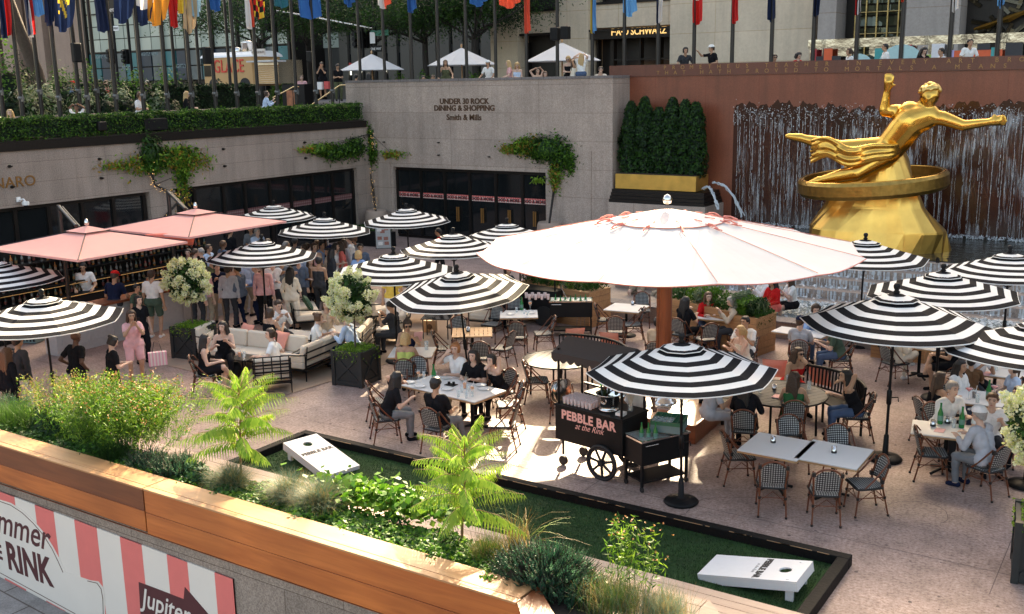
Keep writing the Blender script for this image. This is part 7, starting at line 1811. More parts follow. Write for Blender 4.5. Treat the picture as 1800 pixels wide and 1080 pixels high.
# turf lane with black kerb frame
S('turf_lane',MB().box2((-13.3,11.18,.004),(-3.5,13.15,.03)),M['turf'])
rg = np.random.default_rng(2); n = 60000; P = rg.uniform(0,1,(n,3)) * [9.7,1.95,0] + [-13.25,11.2,.03]; o = blades('turf_pile',P,.028,.003,[GR['d'],GR['m'],GR['k'],GR['d']],seed=9,segs=1,spread=.9); o['kind'] = 'stuff'
kb = thing('turf_frame','worn black timber frame around the artificial turf lane','frame'); kw = mat('chipped_black_timber',(.007,.007,.007),.65,var=.5,scale=20,bump=.3,spec=.15)
MB().box2((-13.45,13.16,0),(-3.3,13.32,.16)).build('far_rail',kw,kb,bevel=.008); MB().box2((-3.46,11.2,0),(-3.3,13.155,.16)).build('end_rail',kw,kb,bevel=.008); MB().box2((-13.47,11.2,0),(-13.31,13.155,.16)).build('end_rail',kw,kb,bevel=.008)
mb = MB()
for k in range(46):
 x = rnd.uniform(-13.3,-3.5); l_ = rnd.uniform(.04,.5); z = .163
 mb.box((x,13.16 + rnd.choice([-.002,.0]),z - .004),(l_,.006,.007))
mb.build('worn_edge',mat('bare_timber',(.42,.26,.14),.8),kb)
def beanboard(label,c,rz,hole=True):
 o = thing('bean_bag_board',label,'game board',(c[0],c[1],.034),rz); L_,W_ = 1.22,.61; tilt = math.atan2(.22,L_); R_ = Matrix.Rotation(tilt,3,'X')
 # +Y is the raised end
 n = 24; r_ = .076; hc = (0,L_ / 2 - .23)
 ring = [(hc[0] + r_ * math.cos(2 * math.pi * k / n),hc[1] + r_ * math.sin(2 * math.pi * k / n)) for k in range(n)]
 outer = []
 for k in range(n):
  a_ = 2 * math.pi * k / n; dx,dy = math.cos(a_),math.sin(a_); t = min((W_ / 2) / max(abs(dx),1e-6),((L_ / 2 - hc[1]) if dy > 0 else (L_ / 2 + hc[1])) / max(abs(dy),1e-6)); outer.append((hc[0] + dx * t,hc[1] + dy * t))
 mb = MB()
 # corners inserted by snapping nearest outer points
 for cx,cy in ((W_ / 2,L_ / 2),(-W_ / 2,L_ / 2),(-W_ / 2,-L_ / 2),(W_ / 2,-L_ / 2)):
  k = min(range(n),key=lambda i: (outer[i][0] - cx) ** 2 + (outer[i][1] - cy) ** 2); outer[k] = (cx,cy)
 off = Vector((0,0,.17 + .0)); T = lambda x,y,z: R_ @ Vector((x,y,z)) + off
 top = [T(x,y,.0) for x,y in ring] + [T(x,y,.0) for x,y in outer] + [T(x,y,-.02) for x,y in ring] + [T(x,y,-.02) for x,y in outer]
 fs = [(i,n + i,n + (i + 1) % n,(i + 1) % n) for i in range(n)] + [(2 * n + i,2 * n + (i + 1) % n,3 * n + (i + 1) % n,3 * n + i) for i in range(n)] + [(i,(i + 1) % n,2 * n + (i + 1) % n,2 * n + i) for i in range(n)] + [(n + i,3 * n + i,3 * n + (i + 1) % n,n + (i + 1) % n) for i in range(n)]
 mb.add(top,fs); mb.build('playing_face',M['white'],o)
 mb = MB()
 for s_ in (-1,1): mb.box(T(s_ * (W_ / 2 - .012),0,-.072),(.02,L_,.10),R=R_); mb.box(T(0,s_ * (L_ / 2 - .012),-.072),(W_ - .05,.02,.10),R=R_)
 mb.build('side_frame',M['white'],o)
 for s_ in (-1,1): MB().box((s_ * (W_ / 2 - .06),L_ / 2 - .10,.13),(.04,.09,.27)).build('leg',M['white'],o)
 q = text('PEBBLE BAR',.105,mat('board_black',(.03,.03,.03),.6),o,T(0,.07,.002),(tilt,0,0),ext=.0008,off=.007)
 q = text('at the Rink',.06,mat('board_grey',(.35,.35,.36),.6),o,T(0,.0,.002),(tilt,0,0),ext=.0008,shear=.4)
 return o
A_,B_ = at(1222,1008,.2),at(1400,1022,.3)
beanboard('white bean bag game board at the near right corner of the turf',(-4.25,12.15),-90 * D2R).scale = (1.1,1.1,1.1)
beanboard('white bean bag game board at the far left end of the turf',(-12.17,12.38),76 * D2R).scale = (1.12,1.12,1.12)
# ---------------------------------------------------------------- plants of the planter
def sumac(label,c,h,seed,mats):
 rg = np.random.default_rng(seed); o = thing('sumac',label,'shrub',(c[0],c[1],c[2])); mb = MB()
 tr = [Vector((0,0,0)),Vector((.02,.0,h * .3)),Vector((.05,.02,h * .62)),Vector((.06,.02,h * .9))]; mb.tube(tr,[.018,.015,.011,.006],n=6)
 V = []; MI = []
 fr = []
 for k in range(30):
  t = .34 + .62 * (k / 29); i = min(2,int(t * 3)); p = tr[i].lerp(tr[i + 1],t * 3 - i) if t < 1 else tr[3]
  a = k * 2.4 + rg.uniform(-.3,.3); L_ = h * (.70 - .26 * t) * rg.uniform(.85,1.15); fr.append((p,a,L_,.28 + .9 * t * t))
 for q in range(5): fr.append((tr[3],q * 1.26 + .3,h * .24,1.6))
 for (p,a,L_,el) in fr:
  d = Vector((math.cos(a),math.sin(a),el)).normalized(); pts = [p.copy()]; cur = p.copy()
  for j in range(10):
   cur = cur + d * L_ / 10; pts.append(cur.copy()); d = (d + Vector((0,0,-.085))).normalized()
  mb.tube([pts[0],pts[3],pts[6],pts[10]],[.006,.005,.004,.002],1,4)
  sd = Vector((-math.sin(a),math.cos(a),0))
  for j in range(2,21):
   f = j / 2.; i = min(9,int(f)); q = pts[i].lerp(pts[i + 1],f - i); ll = L_ * .25 * math.sin(math.pi * (.2 + .75 * j / 21)) ** .7
   for s_ in (-1,1):
    dd = (sd * s_ * .75 + (pts[i + 1] - pts[i]).normalized() * .45 + Vector((0,0,-1.0 - .6 * rg.random()))).normalized(); wv = dd.cross(Vector((sd.y,-sd.x,.3))).normalized() * ll * .085
    m1 = q + dd * ll * .45; e = q + dd * ll + Vector((0,0,-ll * .1)); V += [q,m1 + wv,e,m1 - wv]; MI.append(rg.integers(0,len(mats)))
    # serrated second lobe
    m2 = q + dd * ll * .5; w2 = wv * 1.5; V += [q + dd * ll * .2,m2 + w2,q + dd * ll * .62,m2 - w2 * .2]; MI.append(MI[-1])
 mb.build('stem',[mat('sumac_stem',(.20,.10,.05),.7),mat('sumac_rachis',(.35,.22,.10),.7)],o); quads('fronds',np.array([tuple(v) for v in V]),mats,o,MI)
def sp(px,py,z=1.30): return at(px,py,z)
SUM = [leafm('sumac_lime',(.30,.46,.07)),leafm('sumac_green',(.18,.35,.045)),leafm('sumac_pale',(.36,.50,.08))]
p = sp(424,838); sumac('feathery lime green sumac in the planter, left one in front of the first game board',p,1.38,3,SUM)
p = sp(812,955); sumac('feathery lime green sumac in the planter, right one in front of the turf',p,1.32,8,SUM)
def spray(label,c,n,h,spread,mats,fl,nfl,seed,name='flowering_plant',leafn=5000,lsz=.05,wide=(.5,.35),cat='plant'):
 """many thin upright stems with narrow leaves and small flowers at the tips"""
 rg = np.random.default_rng(seed); o = thing(name,label,cat,(c[0],c[1],c[2])); mb = MB(); tips,S_ = [],[]
 for k in range(n):
  b = Vector((rg.normal() * wide[0] * .35,rg.normal() * wide[1] * .35,0)); d = Vector((b.x * spread * 1.2 + rg.normal() * .12,b.y * spread + rg.normal() * .12,1)).normalized(); hh = h * rg.uniform(.7,1.05)
  p1 = b + d * hh * .5; p2 = b + d * hh + Vector((d.x,d.y,0)) * .12; mb.tube([b,p1,p2],[.004,.003,.002],n=3,cap=False); tips.append(p2); S_ += [b.lerp(p1,rg.uniform(.5,1)) if rg.random() < .25 else p1.lerp(p2,rg.random()) for _ in range(leafn // n)]
 mb.build('stems',GR['l'],o)
 P = np.array([tuple(s) for s in S_]) + rg.normal(size=(len(S_),3)) * .05; leaves('leaves',P,lsz,mats,o,seed=seed,aspect=.16,up=0)
 Q = []
 for k in range(nfl): t = tips[rg.integers(0,len(tips))]; Q.append(Vector(t) + Vector((rg.normal() * .05,rg.normal() * .05,rg.normal() * .04)))
 if nfl:
  a_ = np.array([tuple(q) for q in Q]); leaves('flowers',np.repeat(a_,4,0) + rg.normal(size=(nfl * 4,3)) * .004,.020,fl,o,seed=seed + 2,aspect=1,up=1)
 return o
FLM = [GR['fl'],GR['fl'],GR['flp'],GR['o']]
p = sp(195,792); spray('big sunlit coreopsis bush with rust orange flowers at the left',p + Vector((-.05,.15,0)),200,1.0,1.0,[GR['l'],GR['y'],GR['m'],GR['l']],FLM,620,5,leafn=15000,lsz=.075,wide=(1.0,.6))
p = sp(235,770); spray('airy coreopsis stems at the right side of the big coreopsis bush',p + Vector((.25,.1,0)),70,.85,.9,[GR['l'],GR['y'],GR['y']],FLM,160,6,leafn=4200,lsz=.07,wide=(.55,.5))
p = sp(110,742); spray('pale feathery astilbe left of the coreopsis bush',p,60,.72,.7,[GR['y'],GR['straw'],GR['l']],[GR['straw'],GR['y']],700,7,leafn=3500,lsz=.045,wide=(.6,.5))
p = sp(1098,1008,1.3); spray('tall thin coreopsis with rust flowers standing alone before the turf, left stem group',sp(1085,1040),5,.80,.6,[GR['l'],GR['m'],GR['y']],FLM,12,12,leafn=180,lsz=.10,wide=(.12,.1)); spray('tall thin coreopsis with rust flowers and a few pale petals, right stem group',sp(1120,1050),8,.88,.6,[GR['l'],GR['m'],GR['y']],FLM,26,13,leafn=340,lsz=.10,wide=(.25,.12))
def tuft(label,c,h,n,r_,mats,seed,spread=1.0,bend=.9,name='fescue_tuft',wd=.0022,cat='grass'):
 rg = np.random.default_rng(seed); o = thing(name,label,cat,(c[0],c[1],c[2])); b = rg.normal(size=(n,3)) * [r_,r_ * .8,0]; blades('blades',b,h,wd,mats,o,seed=seed,spread=spread,bend=bend,segs=4); return o
FB = [GR['pale'],GR['s'],GR['b'],GR['straw']]
tuft('rounded blue green fescue tuft under the left sumac',sp(408,860),.42,2600,.06,FB,1); tuft('large blue green fescue clump between the left sumac and the ground ivy, right half',sp(560,895),.46,3000,.09,FB,2,1.05); tuft('large blue green fescue clump between the left sumac and the ground ivy, left half',sp(508,880),.44,2600,.08,FB,3,1.05)
tuft('upright straw coloured grass right of the right sumac',sp(905,975),.50,260,.06,[GR['s'],GR['m'],GR['o'],GR['straw']],4,.45,.5,'ornamental_grass',.003); tuft('thin green and straw grass under the right sumac',sp(860,985),.30,1500,.10,[GR['m'],GR['straw'],GR['l']],5,.7,.5,'ornamental_grass')
tuft('arching pale grass reaching over the turf, right of the right sumac',sp(925,965),.75,26,.03,[GR['straw'],GR['y']],6,.9,1.5,'ornamental_grass',.003); tuft('seeding grass clump at the bottom edge beneath the thin coreopsis',sp(1080,1070),.34,2400,.16,[GR['s'],GR['straw'],GR['l'],GR['m']],7,.7,.5,'ornamental_grass'); tuft('pale grass clump at the bottom edge near the bench end',sp(1165,1090),.34,1500,.12,[GR['s'],GR['straw'],GR['pale']],8,.7,.6,'ornamental_grass')
tuft('dark round mound of fine needles under the coreopsis bush',sp(205,812),.34,2600,.09,[GR['d'],GR['m'],GR['k'],GR['m']],9,1.3,.5,'dwarf_pine')
tuft('soft bright green dwarf pine at the left edge',sp(20,745),.36,5200,.22,[GR['m'],GR['l'],GR['d'],GR['l']],10,1.3,.3,'dwarf_pine')
def juniper(label,c,r_,n,seed,mats):
 rg = np.random.default_rng(seed); o = thing('juniper',label,'shrub',(c[0],c[1],c[2])); V = []; MI = []; mb = MB()
 for k in range(n):
  a = rg.uniform(0,6.28); b = Vector((math.cos(a),math.sin(a),0)) * r_[0] * rg.random() ** .6; b.y *= r_[1] / r_[0]; d = Vector((b.x * 1.1 / r_[0] + rg.normal() * .2,b.y / r_[0] + rg.normal() * .2,rg.uniform(.7,1.4))).normalized(); L_ = rg.uniform(.10,.20); base = b + Vector((0,0,r_[2] * rg.uniform(0,1) * (1 - (b.length / r_[0]) ** 2 * .6))); m_ = rg.integers(0,len(mats))
  mb.tube([b * .4,base,base + d * L_],[.008,.005,.002],n=3,cap=False)
  for j in range(16):
   q = base + d * L_ * (j / 16); s_ = .036 * (1.15 - j / 18); t = Vector((rg.normal(),rg.normal(),rg.normal())); t = (t - d * t.dot(d)).normalized(); w_ = d.cross(t) * s_ * .28; e = q + (t * .55 + d * .8) * s_; V += [q,(q + e) / 2 + w_,e,(q + e) / 2 - w_]; MI.append(m_)
 mb.build('branches',M['bark'],o); quads('foliage',np.array([tuple(v) for v in V]),mats,o,MI)
JM = [GR['b'],leafm('juniper_blue',(.03,.13,.07)),GR['d'],leafm('juniper_pale',(.07,.20,.10))]
juniper('blue green juniper mound left of the fescue tuft',sp(310,835),(.42,.26,.18),520,1,JM); juniper('blue green juniper between the dark needle mound and the fescue',sp(262,822),(.32,.24,.12),320,2,JM); juniper('large upright juniper clump in front of the bench, bottom centre',sp(960,1030),(.58,.36,.34),1300,3,JM); juniper('juniper at the left edge behind the dwarf pine',sp(10,725),(.4,.3,.2),240,4,JM); juniper('juniper sprigs right of the large clump',sp(1000,1052),(.28,.24,.2),300,5,JM)
# broad-leaved ground cover
def ground_ivy(name,label,x0,x1,y0,y1,n,mats,seed,sz=.055,hz=.08):
 rg = np.random.default_rng(seed); P = rg.uniform(0,1,(n,3)) * [x1 - x0,y1 - y0,0] + [x0,y0,1.31]; P[:,2] += hz * (.5 + .5 * np.sin(P[:,0] * 9 + P[:,1] * 5)) * rg.random(n) + .02; P[:,2] += hz * .5 * np.sin(P[:,0] * 3.2 + seed) ** 2
 N = rg.normal(size=(n,3)) * .45; N[:,2] += 1; o = leaves(name,P,sz,mats,N=N,seed=seed,aspect=.95,jitter=.2); o['kind'] = 'stuff'; lab(o,label,'ground cover'); return o
IV = [leafm('ivy_bright',(.08,.22,.02)),leafm('ivy_mid',(.05,.15,.025)),leafm('ivy_dark',(.022,.08,.018)),leafm('ivy_lime',(.15,.29,.03))]
ground_ivy('ground_ivy','round leaved ground ivy spilling over the planter edge in the middle',-10.0,-6.1,8.18,8.93,6600,IV,1); ground_ivy('ground_ivy','round leaved ground ivy around the fescue tuft',-13.2,-9.9,8.2,8.9,3600,[IV[2],IV[1],IV[0]],2); ground_ivy('ground_ivy','dark ground ivy along the left part of the planter',-18,-12.6,8.25,8.92,5200,[IV[2],IV[1],IV[1]],3); ground_ivy('ground_ivy','ground ivy under the large juniper clump',-6.6,-5.3,8.1,8.6,2200,IV,4)
rg = np.random.default_rng(44); o = thing('strawberry_begonia','taller lobed leaf plants behind the ground ivy','plant'); q = sp(640,895); P = rg.normal(size=(900,3)) * [.42,.16,.07] + [q.x,q.y + .1,1.48]; leaves('leaves',P,.10,[IV[3],IV[0],IV[0]],o,seed=5,aspect=.9,up=1.4); q2 = sp(700,912)
P = rg.normal(size=(700,3)) * [.35,.14,.06] + [q2.x,q2.y + .1,1.46]; leaves('leaves',P,.10,[IV[3],IV[0],IV[1]],o,seed=6,aspect=.9,up=1.4)
MB().tube([(q.x,q.y + .1,1.3),(q.x,q.y + .1,1.45)],.01,n=4).build('stems',GR['m'],o)
for (px,py,r_,lb_,mm) in ((95,760,(.5,.34,.42),'leafy dark green shrub left of the coreopsis stems',[GR['d'],GR['m'],GR['l'],GR['d']]),(150,775,(.45,.3,.34),'glossy leaved shrub among the coreopsis stems',[GR['d'],GR['m'],GR['y']]),(345,845,(.3,.2,.2),'fine green shrublet between the juniper and the left sumac',[GR['m'],GR['d'],GR['b']])):
 p = sp(px,py); bush((p.x,p.y,1.30),r_,lb_,mm,2600,.07,int(px),aspect=.4)
# ---------------------------------------------------------------- gilded fountain figure (plain generic figure on a rock)
st = thing('gilded_statue','large gilded figure with outstretched arms on a tall gilded rock in the fountain','statue')
SY = 32.4
def SPt(px,py,dy=0): p = atY(px,py,SY + dy); return Vector(p)
def remeshed(mb,vox,nm,m,sm=3):
 me = mb.mesh('tmp',[]); ob = bpy.data.objects.new('tmp',me); C.objects.link(ob); rm = ob.modifiers.new('r','REMESH'); rm.mode = 'VOXEL'; rm.voxel_size = vox; rm.use_smooth_shade = True; s_ = ob.modifiers.new('s','SMOOTH'); s_.factor = .5; s_.iterations = sm
 me = bpy.data.meshes.new_from_object(ob.evaluated_get(bpy.context.evaluated_depsgraph_get())); bpy.data.objects.remove(ob); me.materials.clear(); me.materials.append(m); return link(nm,me,st)
mb = MB(); rg = np.random.default_rng(12)
bc = SPt(1533,438); n = 26; rows = [(0.9,2.18,1.35),(1.9,2.05,1.2),(2.6,1.45,1.0),(3.3,1.15,.85),(4.0,.85,.7),(4.45,.55,.5)]
cx0 = (SPt(1410,420).x + SPt(1655,420).x) / 2
for (z,rx,ry) in rows:
 for j in range(n):
  a_ = 2 * math.pi * j / n; q = 1 + .10 * math.sin(a_ * 3 + z * 1.2) + .05 * math.sin(a_ * 5 + 1 - z); mb.v.append((cx0 + .1 * (z - 1) * .5 + rx * q * math.cos(a_),SY + .3 + ry * q * math.sin(a_),z))
for i in range(len(rows) - 1):
 for j in range(n): mb.f.append([i * n + j,i * n + (j + 1) % n,(i + 1) * n + (j + 1) % n,(i + 1) * n + j]); mb.m.append(0); mb.sm.append(False)
mb.f.append(list(range((len(rows) - 1) * n,len(rows) * n))); mb.m.append(0); mb.sm.append(False)
mb.build('rock',mat('gilded_rock',(.80,.41,.10),.3,.95,var=.45,scale=1.6,bump=.35),st,bevel=.03)
mb = MB()
def c2(a,ra,b,rb): rcone(mb,a,ra * 1.22,b,rb * 1.22,14)
hip = SPt(1562,262,-.35); hip2 = SPt(1553,272,-.55); chest = SPt(1600,215,-.45); nk = SPt(1618,192,-.45); hd = SPt(1634,168,-.5)
s1,s2 = SPt(1578,196,-.3),SPt(1650,208,-.55)
c2(hip,.36,chest,.40); c2(hip,.36,hip2,.36); c2(chest,.40,s1.lerp(s2,.3),.30); c2(chest,.38,s1.lerp(s2,.75),.30); c2(s1,.18,s2,.18); c2(chest,.2,nk,.15); c2(nk,.15,hd,.16)
c2(hd + Vector((0,.05,.05)),.24,hd + Vector((.02,-.03,-.02)),.22); c2(hd + Vector((.02,-.1,-.12)),.17,hd + Vector((.03,-.14,-.22)),.12); c2(hd + Vector((.02,-.26,-.02)),.03,hd + Vector((.03,-.31,-.10)),.045)
def arm(s,e,h_,up=0):
 c2(s,.18,e,.125); c2(e,.13,h_,.085); d = (h_ - e).normalized(); o_ = d.orthogonal().normalized() if abs(d.z) < .5 else Vector((1,0,0)); o_ = Vector((0,-.2,1)) if abs(d.z) < .6 else Vector((1,0,0)); pm = h_ + d * .22; c2(h_,.09,pm,.11)
 for k in range(4): b = pm + o_ * (-.10 + .067 * k); c2(b,.036,b + d * (.2 + .05 * math.sin(k + .6)) + o_ * (-.03 + .02 * k),.028)
 c2(h_ + d * .06,.045,h_ + d * .14 + o_ * .2,.03)
arm(s1 - Vector((.05,0,0)),SPt(1554,196,-.5),SPt(1560,158,-.55)); arm(s2 + Vector((.1,0,0)),SPt(1694,221,-.6),SPt(1738,215,-.65))
k1 = SPt(1480,262,-.75); f1_ = SPt(1408,243,-.8); c2(hip,.32,k1,.22); c2(k1,.21,k1.lerp(f1_,.4),.19); c2(k1.lerp(f1_,.4),.19,f1_,.10); c2(f1_,.12,f1_ + Vector((-.42,-.02,.05)),.07)
k2 = SPt(1505,305,-1.1); f2_ = SPt(1440,318,-1.0); c2(hip2,.34,k2,.22); c2(k2,.21,k2.lerp(f2_,.4),.19); c2(k2.lerp(f2_,.4),.19,f2_,.10); c2(f2_,.12,f2_ + Vector((-.35,.0,-.12)),.07)
remeshed(mb,.035,'figure',M['gold'],8)
mb = MB()
for k in range(90): d = Vector((rg.normal(),rg.normal() + .25,abs(rg.normal()) + .15)).normalized(); q = hd + Vector((0,.04,.06)) + d * .28; rcone(mb,q,.06,q + d * .03 + Vector((0,.02,-.03)),.04,8)
remeshed(mb,.03,'hair',mat('gold_curls',(.72,.47,.16),.35,1.0,bump=.3,var=.2),1)
mb = MB()
def spl(P,n=28):
 P = np.array([tuple(p) for p in P]); P = np.concatenate([2 * P[:1] - P[1:2],P,2 * P[-1:] - P[-2:-1]]); out = []
 for q in range(n + 1):
  t = q / n * (len(P) - 3); i = min(int(t),len(P) - 4); t -= i; a,b,c,d = P[i:i + 4]; out.append(.5 * (2 * b + (c - a) * t + (2 * a - 5 * b + 4 * c - d) * t * t + (3 * b - a - 3 * c + d) * t ** 3))
 return out
for k in range(7):
 o_ = .085 * k; w_ = .05 * math.sin(k * 2.4)
 pts = spl([SPt(1592,252,-.2) + Vector((0,0,o_ * .3)),SPt(1572,268,-.85) + Vector((0,0,o_ * .6 - .1)),SPt(1535,272,-1.25) + Vector((0,-w_,o_ * .8 - .15)),SPt(1492,278,-1.35) + Vector((0,w_,o_ * .9 - .2)),SPt(1455,268,-1.15) + Vector((.1 * w_,-w_,o_ - .1)),SPt(1425,274,-1.0) + Vector((-w_,w_ * 2,o_ * 1.25 - .2))])
 mb.tube(pts,[.05 + .025 * math.sin(math.pi * q / 28) for q in range(29)],n=8)
remeshed(mb,.024,'drapery',M['gold'],3)
mb = MB(); rc_ = SPt(1528,322,0); R_ = Matrix.Rotation(-.07,3,'Y') @ Matrix.Rotation(.06,3,'X'); N_ = 56; vs = []
for (r_,z) in ((2.14,-.26),(2.22,-.15),(2.22,.15),(2.16,.24),(2.02,.24),(2.02,-.26)):
 for j in range(N_): a_ = 2 * math.pi * j / N_; vs.append(rc_ + Vector((0,.3,0)) + R_ @ Vector((r_ * math.cos(a_),1.9 / 2.1 * r_ * math.sin(a_),z)))
mb.add(vs,[(i * N_ + j,i * N_ + (j + 1) % N_,((i + 1) % 6) * N_ + (j + 1) % N_,((i + 1) % 6) * N_ + j) for i in range(6) for j in range(N_)],0,False); mb.build('plain_hoop',mat('aged_gold',(.42,.25,.07),.36,1.0,var=.5,scale=7,bump=.4),st)
E = [rc_ + Vector((0,.3,0)) + R_ @ Vector((2.11 * math.cos(a_),1.9 / 2.1 * 2.11 * math.sin(a_),.21)) for a_ in np.linspace(0,2 * math.pi,57)]; MB().tube(E,.055,n=8).build('hoop_rim',M['gold'],st)
# ---------------------------------------------------------------- people
used_labels = set()
def PP(label,px,py,r_,ps,top,bot,hair,skin=0,h=1.0,chair_lbl=None,zg=0.0,plane=None,group=None,**k):
 o = pose(ps); Hd = o.head[0]; az = rel(r_); zt = (Hd.z + .125) * h
 if plane is None: p = at(px,py,zg + zt)
 else: p = atY(px,py,plane); zg = p.z - zt
 rot = Matrix.Rotation(az - math.pi / 2,3,'Z'); off = rot @ Vector((Hd.x,Hd.y,0)) * h
 loc = Vector((p.x - off.x,p.y - off.y,zg))
 q = person(label,loc,az,ps,top,bot,hair,skin,h,group=group,**k)
 if chair_lbl: chair(loc + rot @ Vector((0,.0,0)),az,chair_lbl)
 return q
# left edge
PP('woman in black with long brown hair at the left edge, near the plants',12,612,150,'f_stand',('long','black'),('trousers','black'),('long','chestnut'),1,.96)
PP('person in dark jacket and white trousers under the near left umbrella',30,590,160,'stand',('long','charcoal'),('trousers','white'),('short','black'),1)
PP('man with shaved head in a black tee seen from behind left of the coreopsis',132,583,155,'hips',('tee','black'),('trousers','charcoal'),('bald','black'),3)
PP('woman in a black tee with dark hair in a bun looking at her phone',197,592,130,'f_phone',('tee','black'),('trousers','black'),('bun','black'),0,.95)
PP('woman in pink floral shirt and shorts photographing with her phone',230,546,30,'f_photo',('tee','pink'),('shorts','pink'),('long','brown'),1,.98,glasses=False)
PP('woman in a black tee with sunglasses on her head behind the one in pink',243,520,50,'f_stand',('tee','black'),('trousers','black'),('tail','black'),0,.97)
PP('barman in a white tee working behind the bar',144,462,15,'bar',('tee','white'),('trousers','black'),('short','black'),1,1.03)
PP('man in navy tee and red backwards cap leaning on the bar',201,478,170,'bar',('tee','navy'),('shorts','charcoal'),('short','brown'),1,1.05,hat='red',shoes='white')
PP('boy in an olive top standing at the bar',240,500,70,'stand',('tee','dgreen'),('shorts','charcoal'),('short','black'),1,.85)
PP('man in white tee and dark green shorts at the bar, half behind the first hydrangea',266,475,175,'stand',('tee','white'),('shorts','dgreen'),('short','brown'),1,1.05,shoes='white')
# crowd
CR = [(343,438,120,'stand',('tee','coral'),('trousers','charcoal'),('short','brown'),0,'man in a coral polo at the far left of the crowd'),(342,470,170,'stand',('long','lgrey'),('trousers','charcoal'),('short','grey'),0,'grey haired man right behind the first hydrangea'),(358,468,160,'stand',('tee','pink'),('trousers','khaki'),('short','brown'),0,'man in pale pink tee and khaki trousers seen from behind'),
  (371,452,60,'stand',('long','olive'),('trousers','charcoal'),('short','brown'),1,'man in olive shirt in profile behind the glasses wearer'),(381,463,20,'drink',('long','navy'),('trousers','khaki'),('short','black'),0,'man in dark sweater and glasses facing us in the crowd'),(400,467,175,'stand',('long','lgrey'),('trousers','charcoal'),('short','black'),1,'man in pale grey shirt and charcoal trousers seen from behind'),
  (416,466,-110,'stand2',('long','steel'),('trousers','navy'),('short','black'),1,'bearded man in slate shirt turned left in the crowd'),(432,450,150,'drink',('long','lblue'),('trousers','khaki'),('short','black'),2,'tall man in pale blue shirt holding a drink'),(448,464,-60,'stand2',('long','blue'),('trousers','navy'),('short','grey'),0,'older man in a blue shirt half hidden by the umbrella pole'),
  (461,463,178,'stand',('long','pink'),('trousers','black'),('short','grey'),0,'man in pale rose shirt seen from behind the umbrella pole'),(478,455,0,'folded',('long','white'),('trousers','charcoal'),('short','brown'),0,'man in white shirt with folded arms under the crowd umbrella'),(494,452,30,'drink',('long','grey'),('trousers','charcoal'),('short','black'),1,'man in grey shirt under the crowd umbrella'),
  (510,470,170,'f_stand2',('long','cream'),('skirt','cream'),('long','black'),1,'woman in a cream dress with long dark hair seen from behind'),(524,452,0,'drink',('long','steel'),('trousers','charcoal'),('short','brown'),0,'man in blue grey shirt facing us beside the cream dress'),(545,452,20,'f_stand2',('long','brown'),('trousers','black'),('long','brown'),0,'woman in taupe cardigan right of the blue grey shirt'),
  (560,452,160,'drink',('tank','charcoal'),('trousers','charcoal'),('short','black'),1,'man in a dark waistcoat seen from behind'),(576,437,-60,'drink',('long','beige'),('trousers','black'),('short','black'),1,'man in beige shirt drinking by the umbrella pole'),(566,425,60,'f_stand2',('long','blue'),('trousers','navy'),('short','black'),1,'woman in blue behind the beige shirt'),
  (584,437,120,'f_stand',('long','charcoal'),('trousers','charcoal'),('long','black'),0,'woman with long black hair beside the coral dress'),(597,425,-80,'f_stand2',('tee','coral'),('skirt','coral'),('long','brown'),0,'woman in a coral dress turned left'),(614,414,-90,'folded',('long','white'),('trousers','charcoal'),('short','brown'),0,'man in a white shirt with folded arms at the right end of the crowd'),
  (633,429,10,'stand2',('long','steel'),('trousers','navy'),('short','black'),1,'man in blue shirt facing us behind the honey blonde woman'),(630,441,170,'f_stand',('long','blue'),('skirt','navy'),('bob','blonde'),0,'honey blonde woman from behind at the right end of the crowd'),(552,428,20,'f_drink',('tank','pink'),('trousers','black'),('tail','brown'),0,'woman in a pale pink top looking left in the back of the crowd'),
  (540,428,170,'stand',('long','lblue'),('trousers','navy'),('short','brown'),0,'man in pale blue shirt at the back of the crowd'),(404,402,150,'stand',('long','black'),('trousers','black'),('short','brown'),1,'person in black beyond the second umbrella, below the far salmon canopy'),(440,398,0,'stand2',('long','grey'),('trousers','grey'),('short','brown'),1,'man in a grey suit beyond the crowd umbrella'),(452,402,40,'drink',('long','lblue'),('trousers','navy'),('short','grey'),0,'man in light blue shirt beside the grey suit')]
for (px,py,r_,ps,t_,b_,hr,sk,lb_) in CR: PP(lb_,px,py,r_,ps,t_,b_,hr,sk,rnd.uniform(.97,1.03),group='people standing in the drinks crowd')
PP('server in a yellow top and white trousers behind the sunlit sofa',688,470,10,'stand',('tee','yellow'),('trousers','white'),('short','brown'),1,1.0); PP('person in red walking past the entrance doors, mostly behind umbrellas',770,402,-100,'walk',('long','red'),('trousers','black'),('short','black'),1); PP('dark haired server standing by the rear service cart',892,469,40,'stand',('long','charcoal'),('trousers','black'),('bun','black'),1,.97)
PP('server in a white tee behind the drinks cart, head hidden by the umbrella',1120,640,10,'bar',('tee','white'),('trousers','black'),('short','brown'),2,1.02)
DK = ['charcoal','navy','grey','lblue','white','black','steel','lgrey']
ps_ = ['stand','drink','stand2','folded','f_stand2','f_stand','drink','stand']
WH = ['behind the first hydrangea','behind the dark sweater and glasses','behind the slate shirt','at the back under the crowd umbrella','behind the grey shirt','behind the blue grey shirt','behind the beige shirt','behind the coral dress']
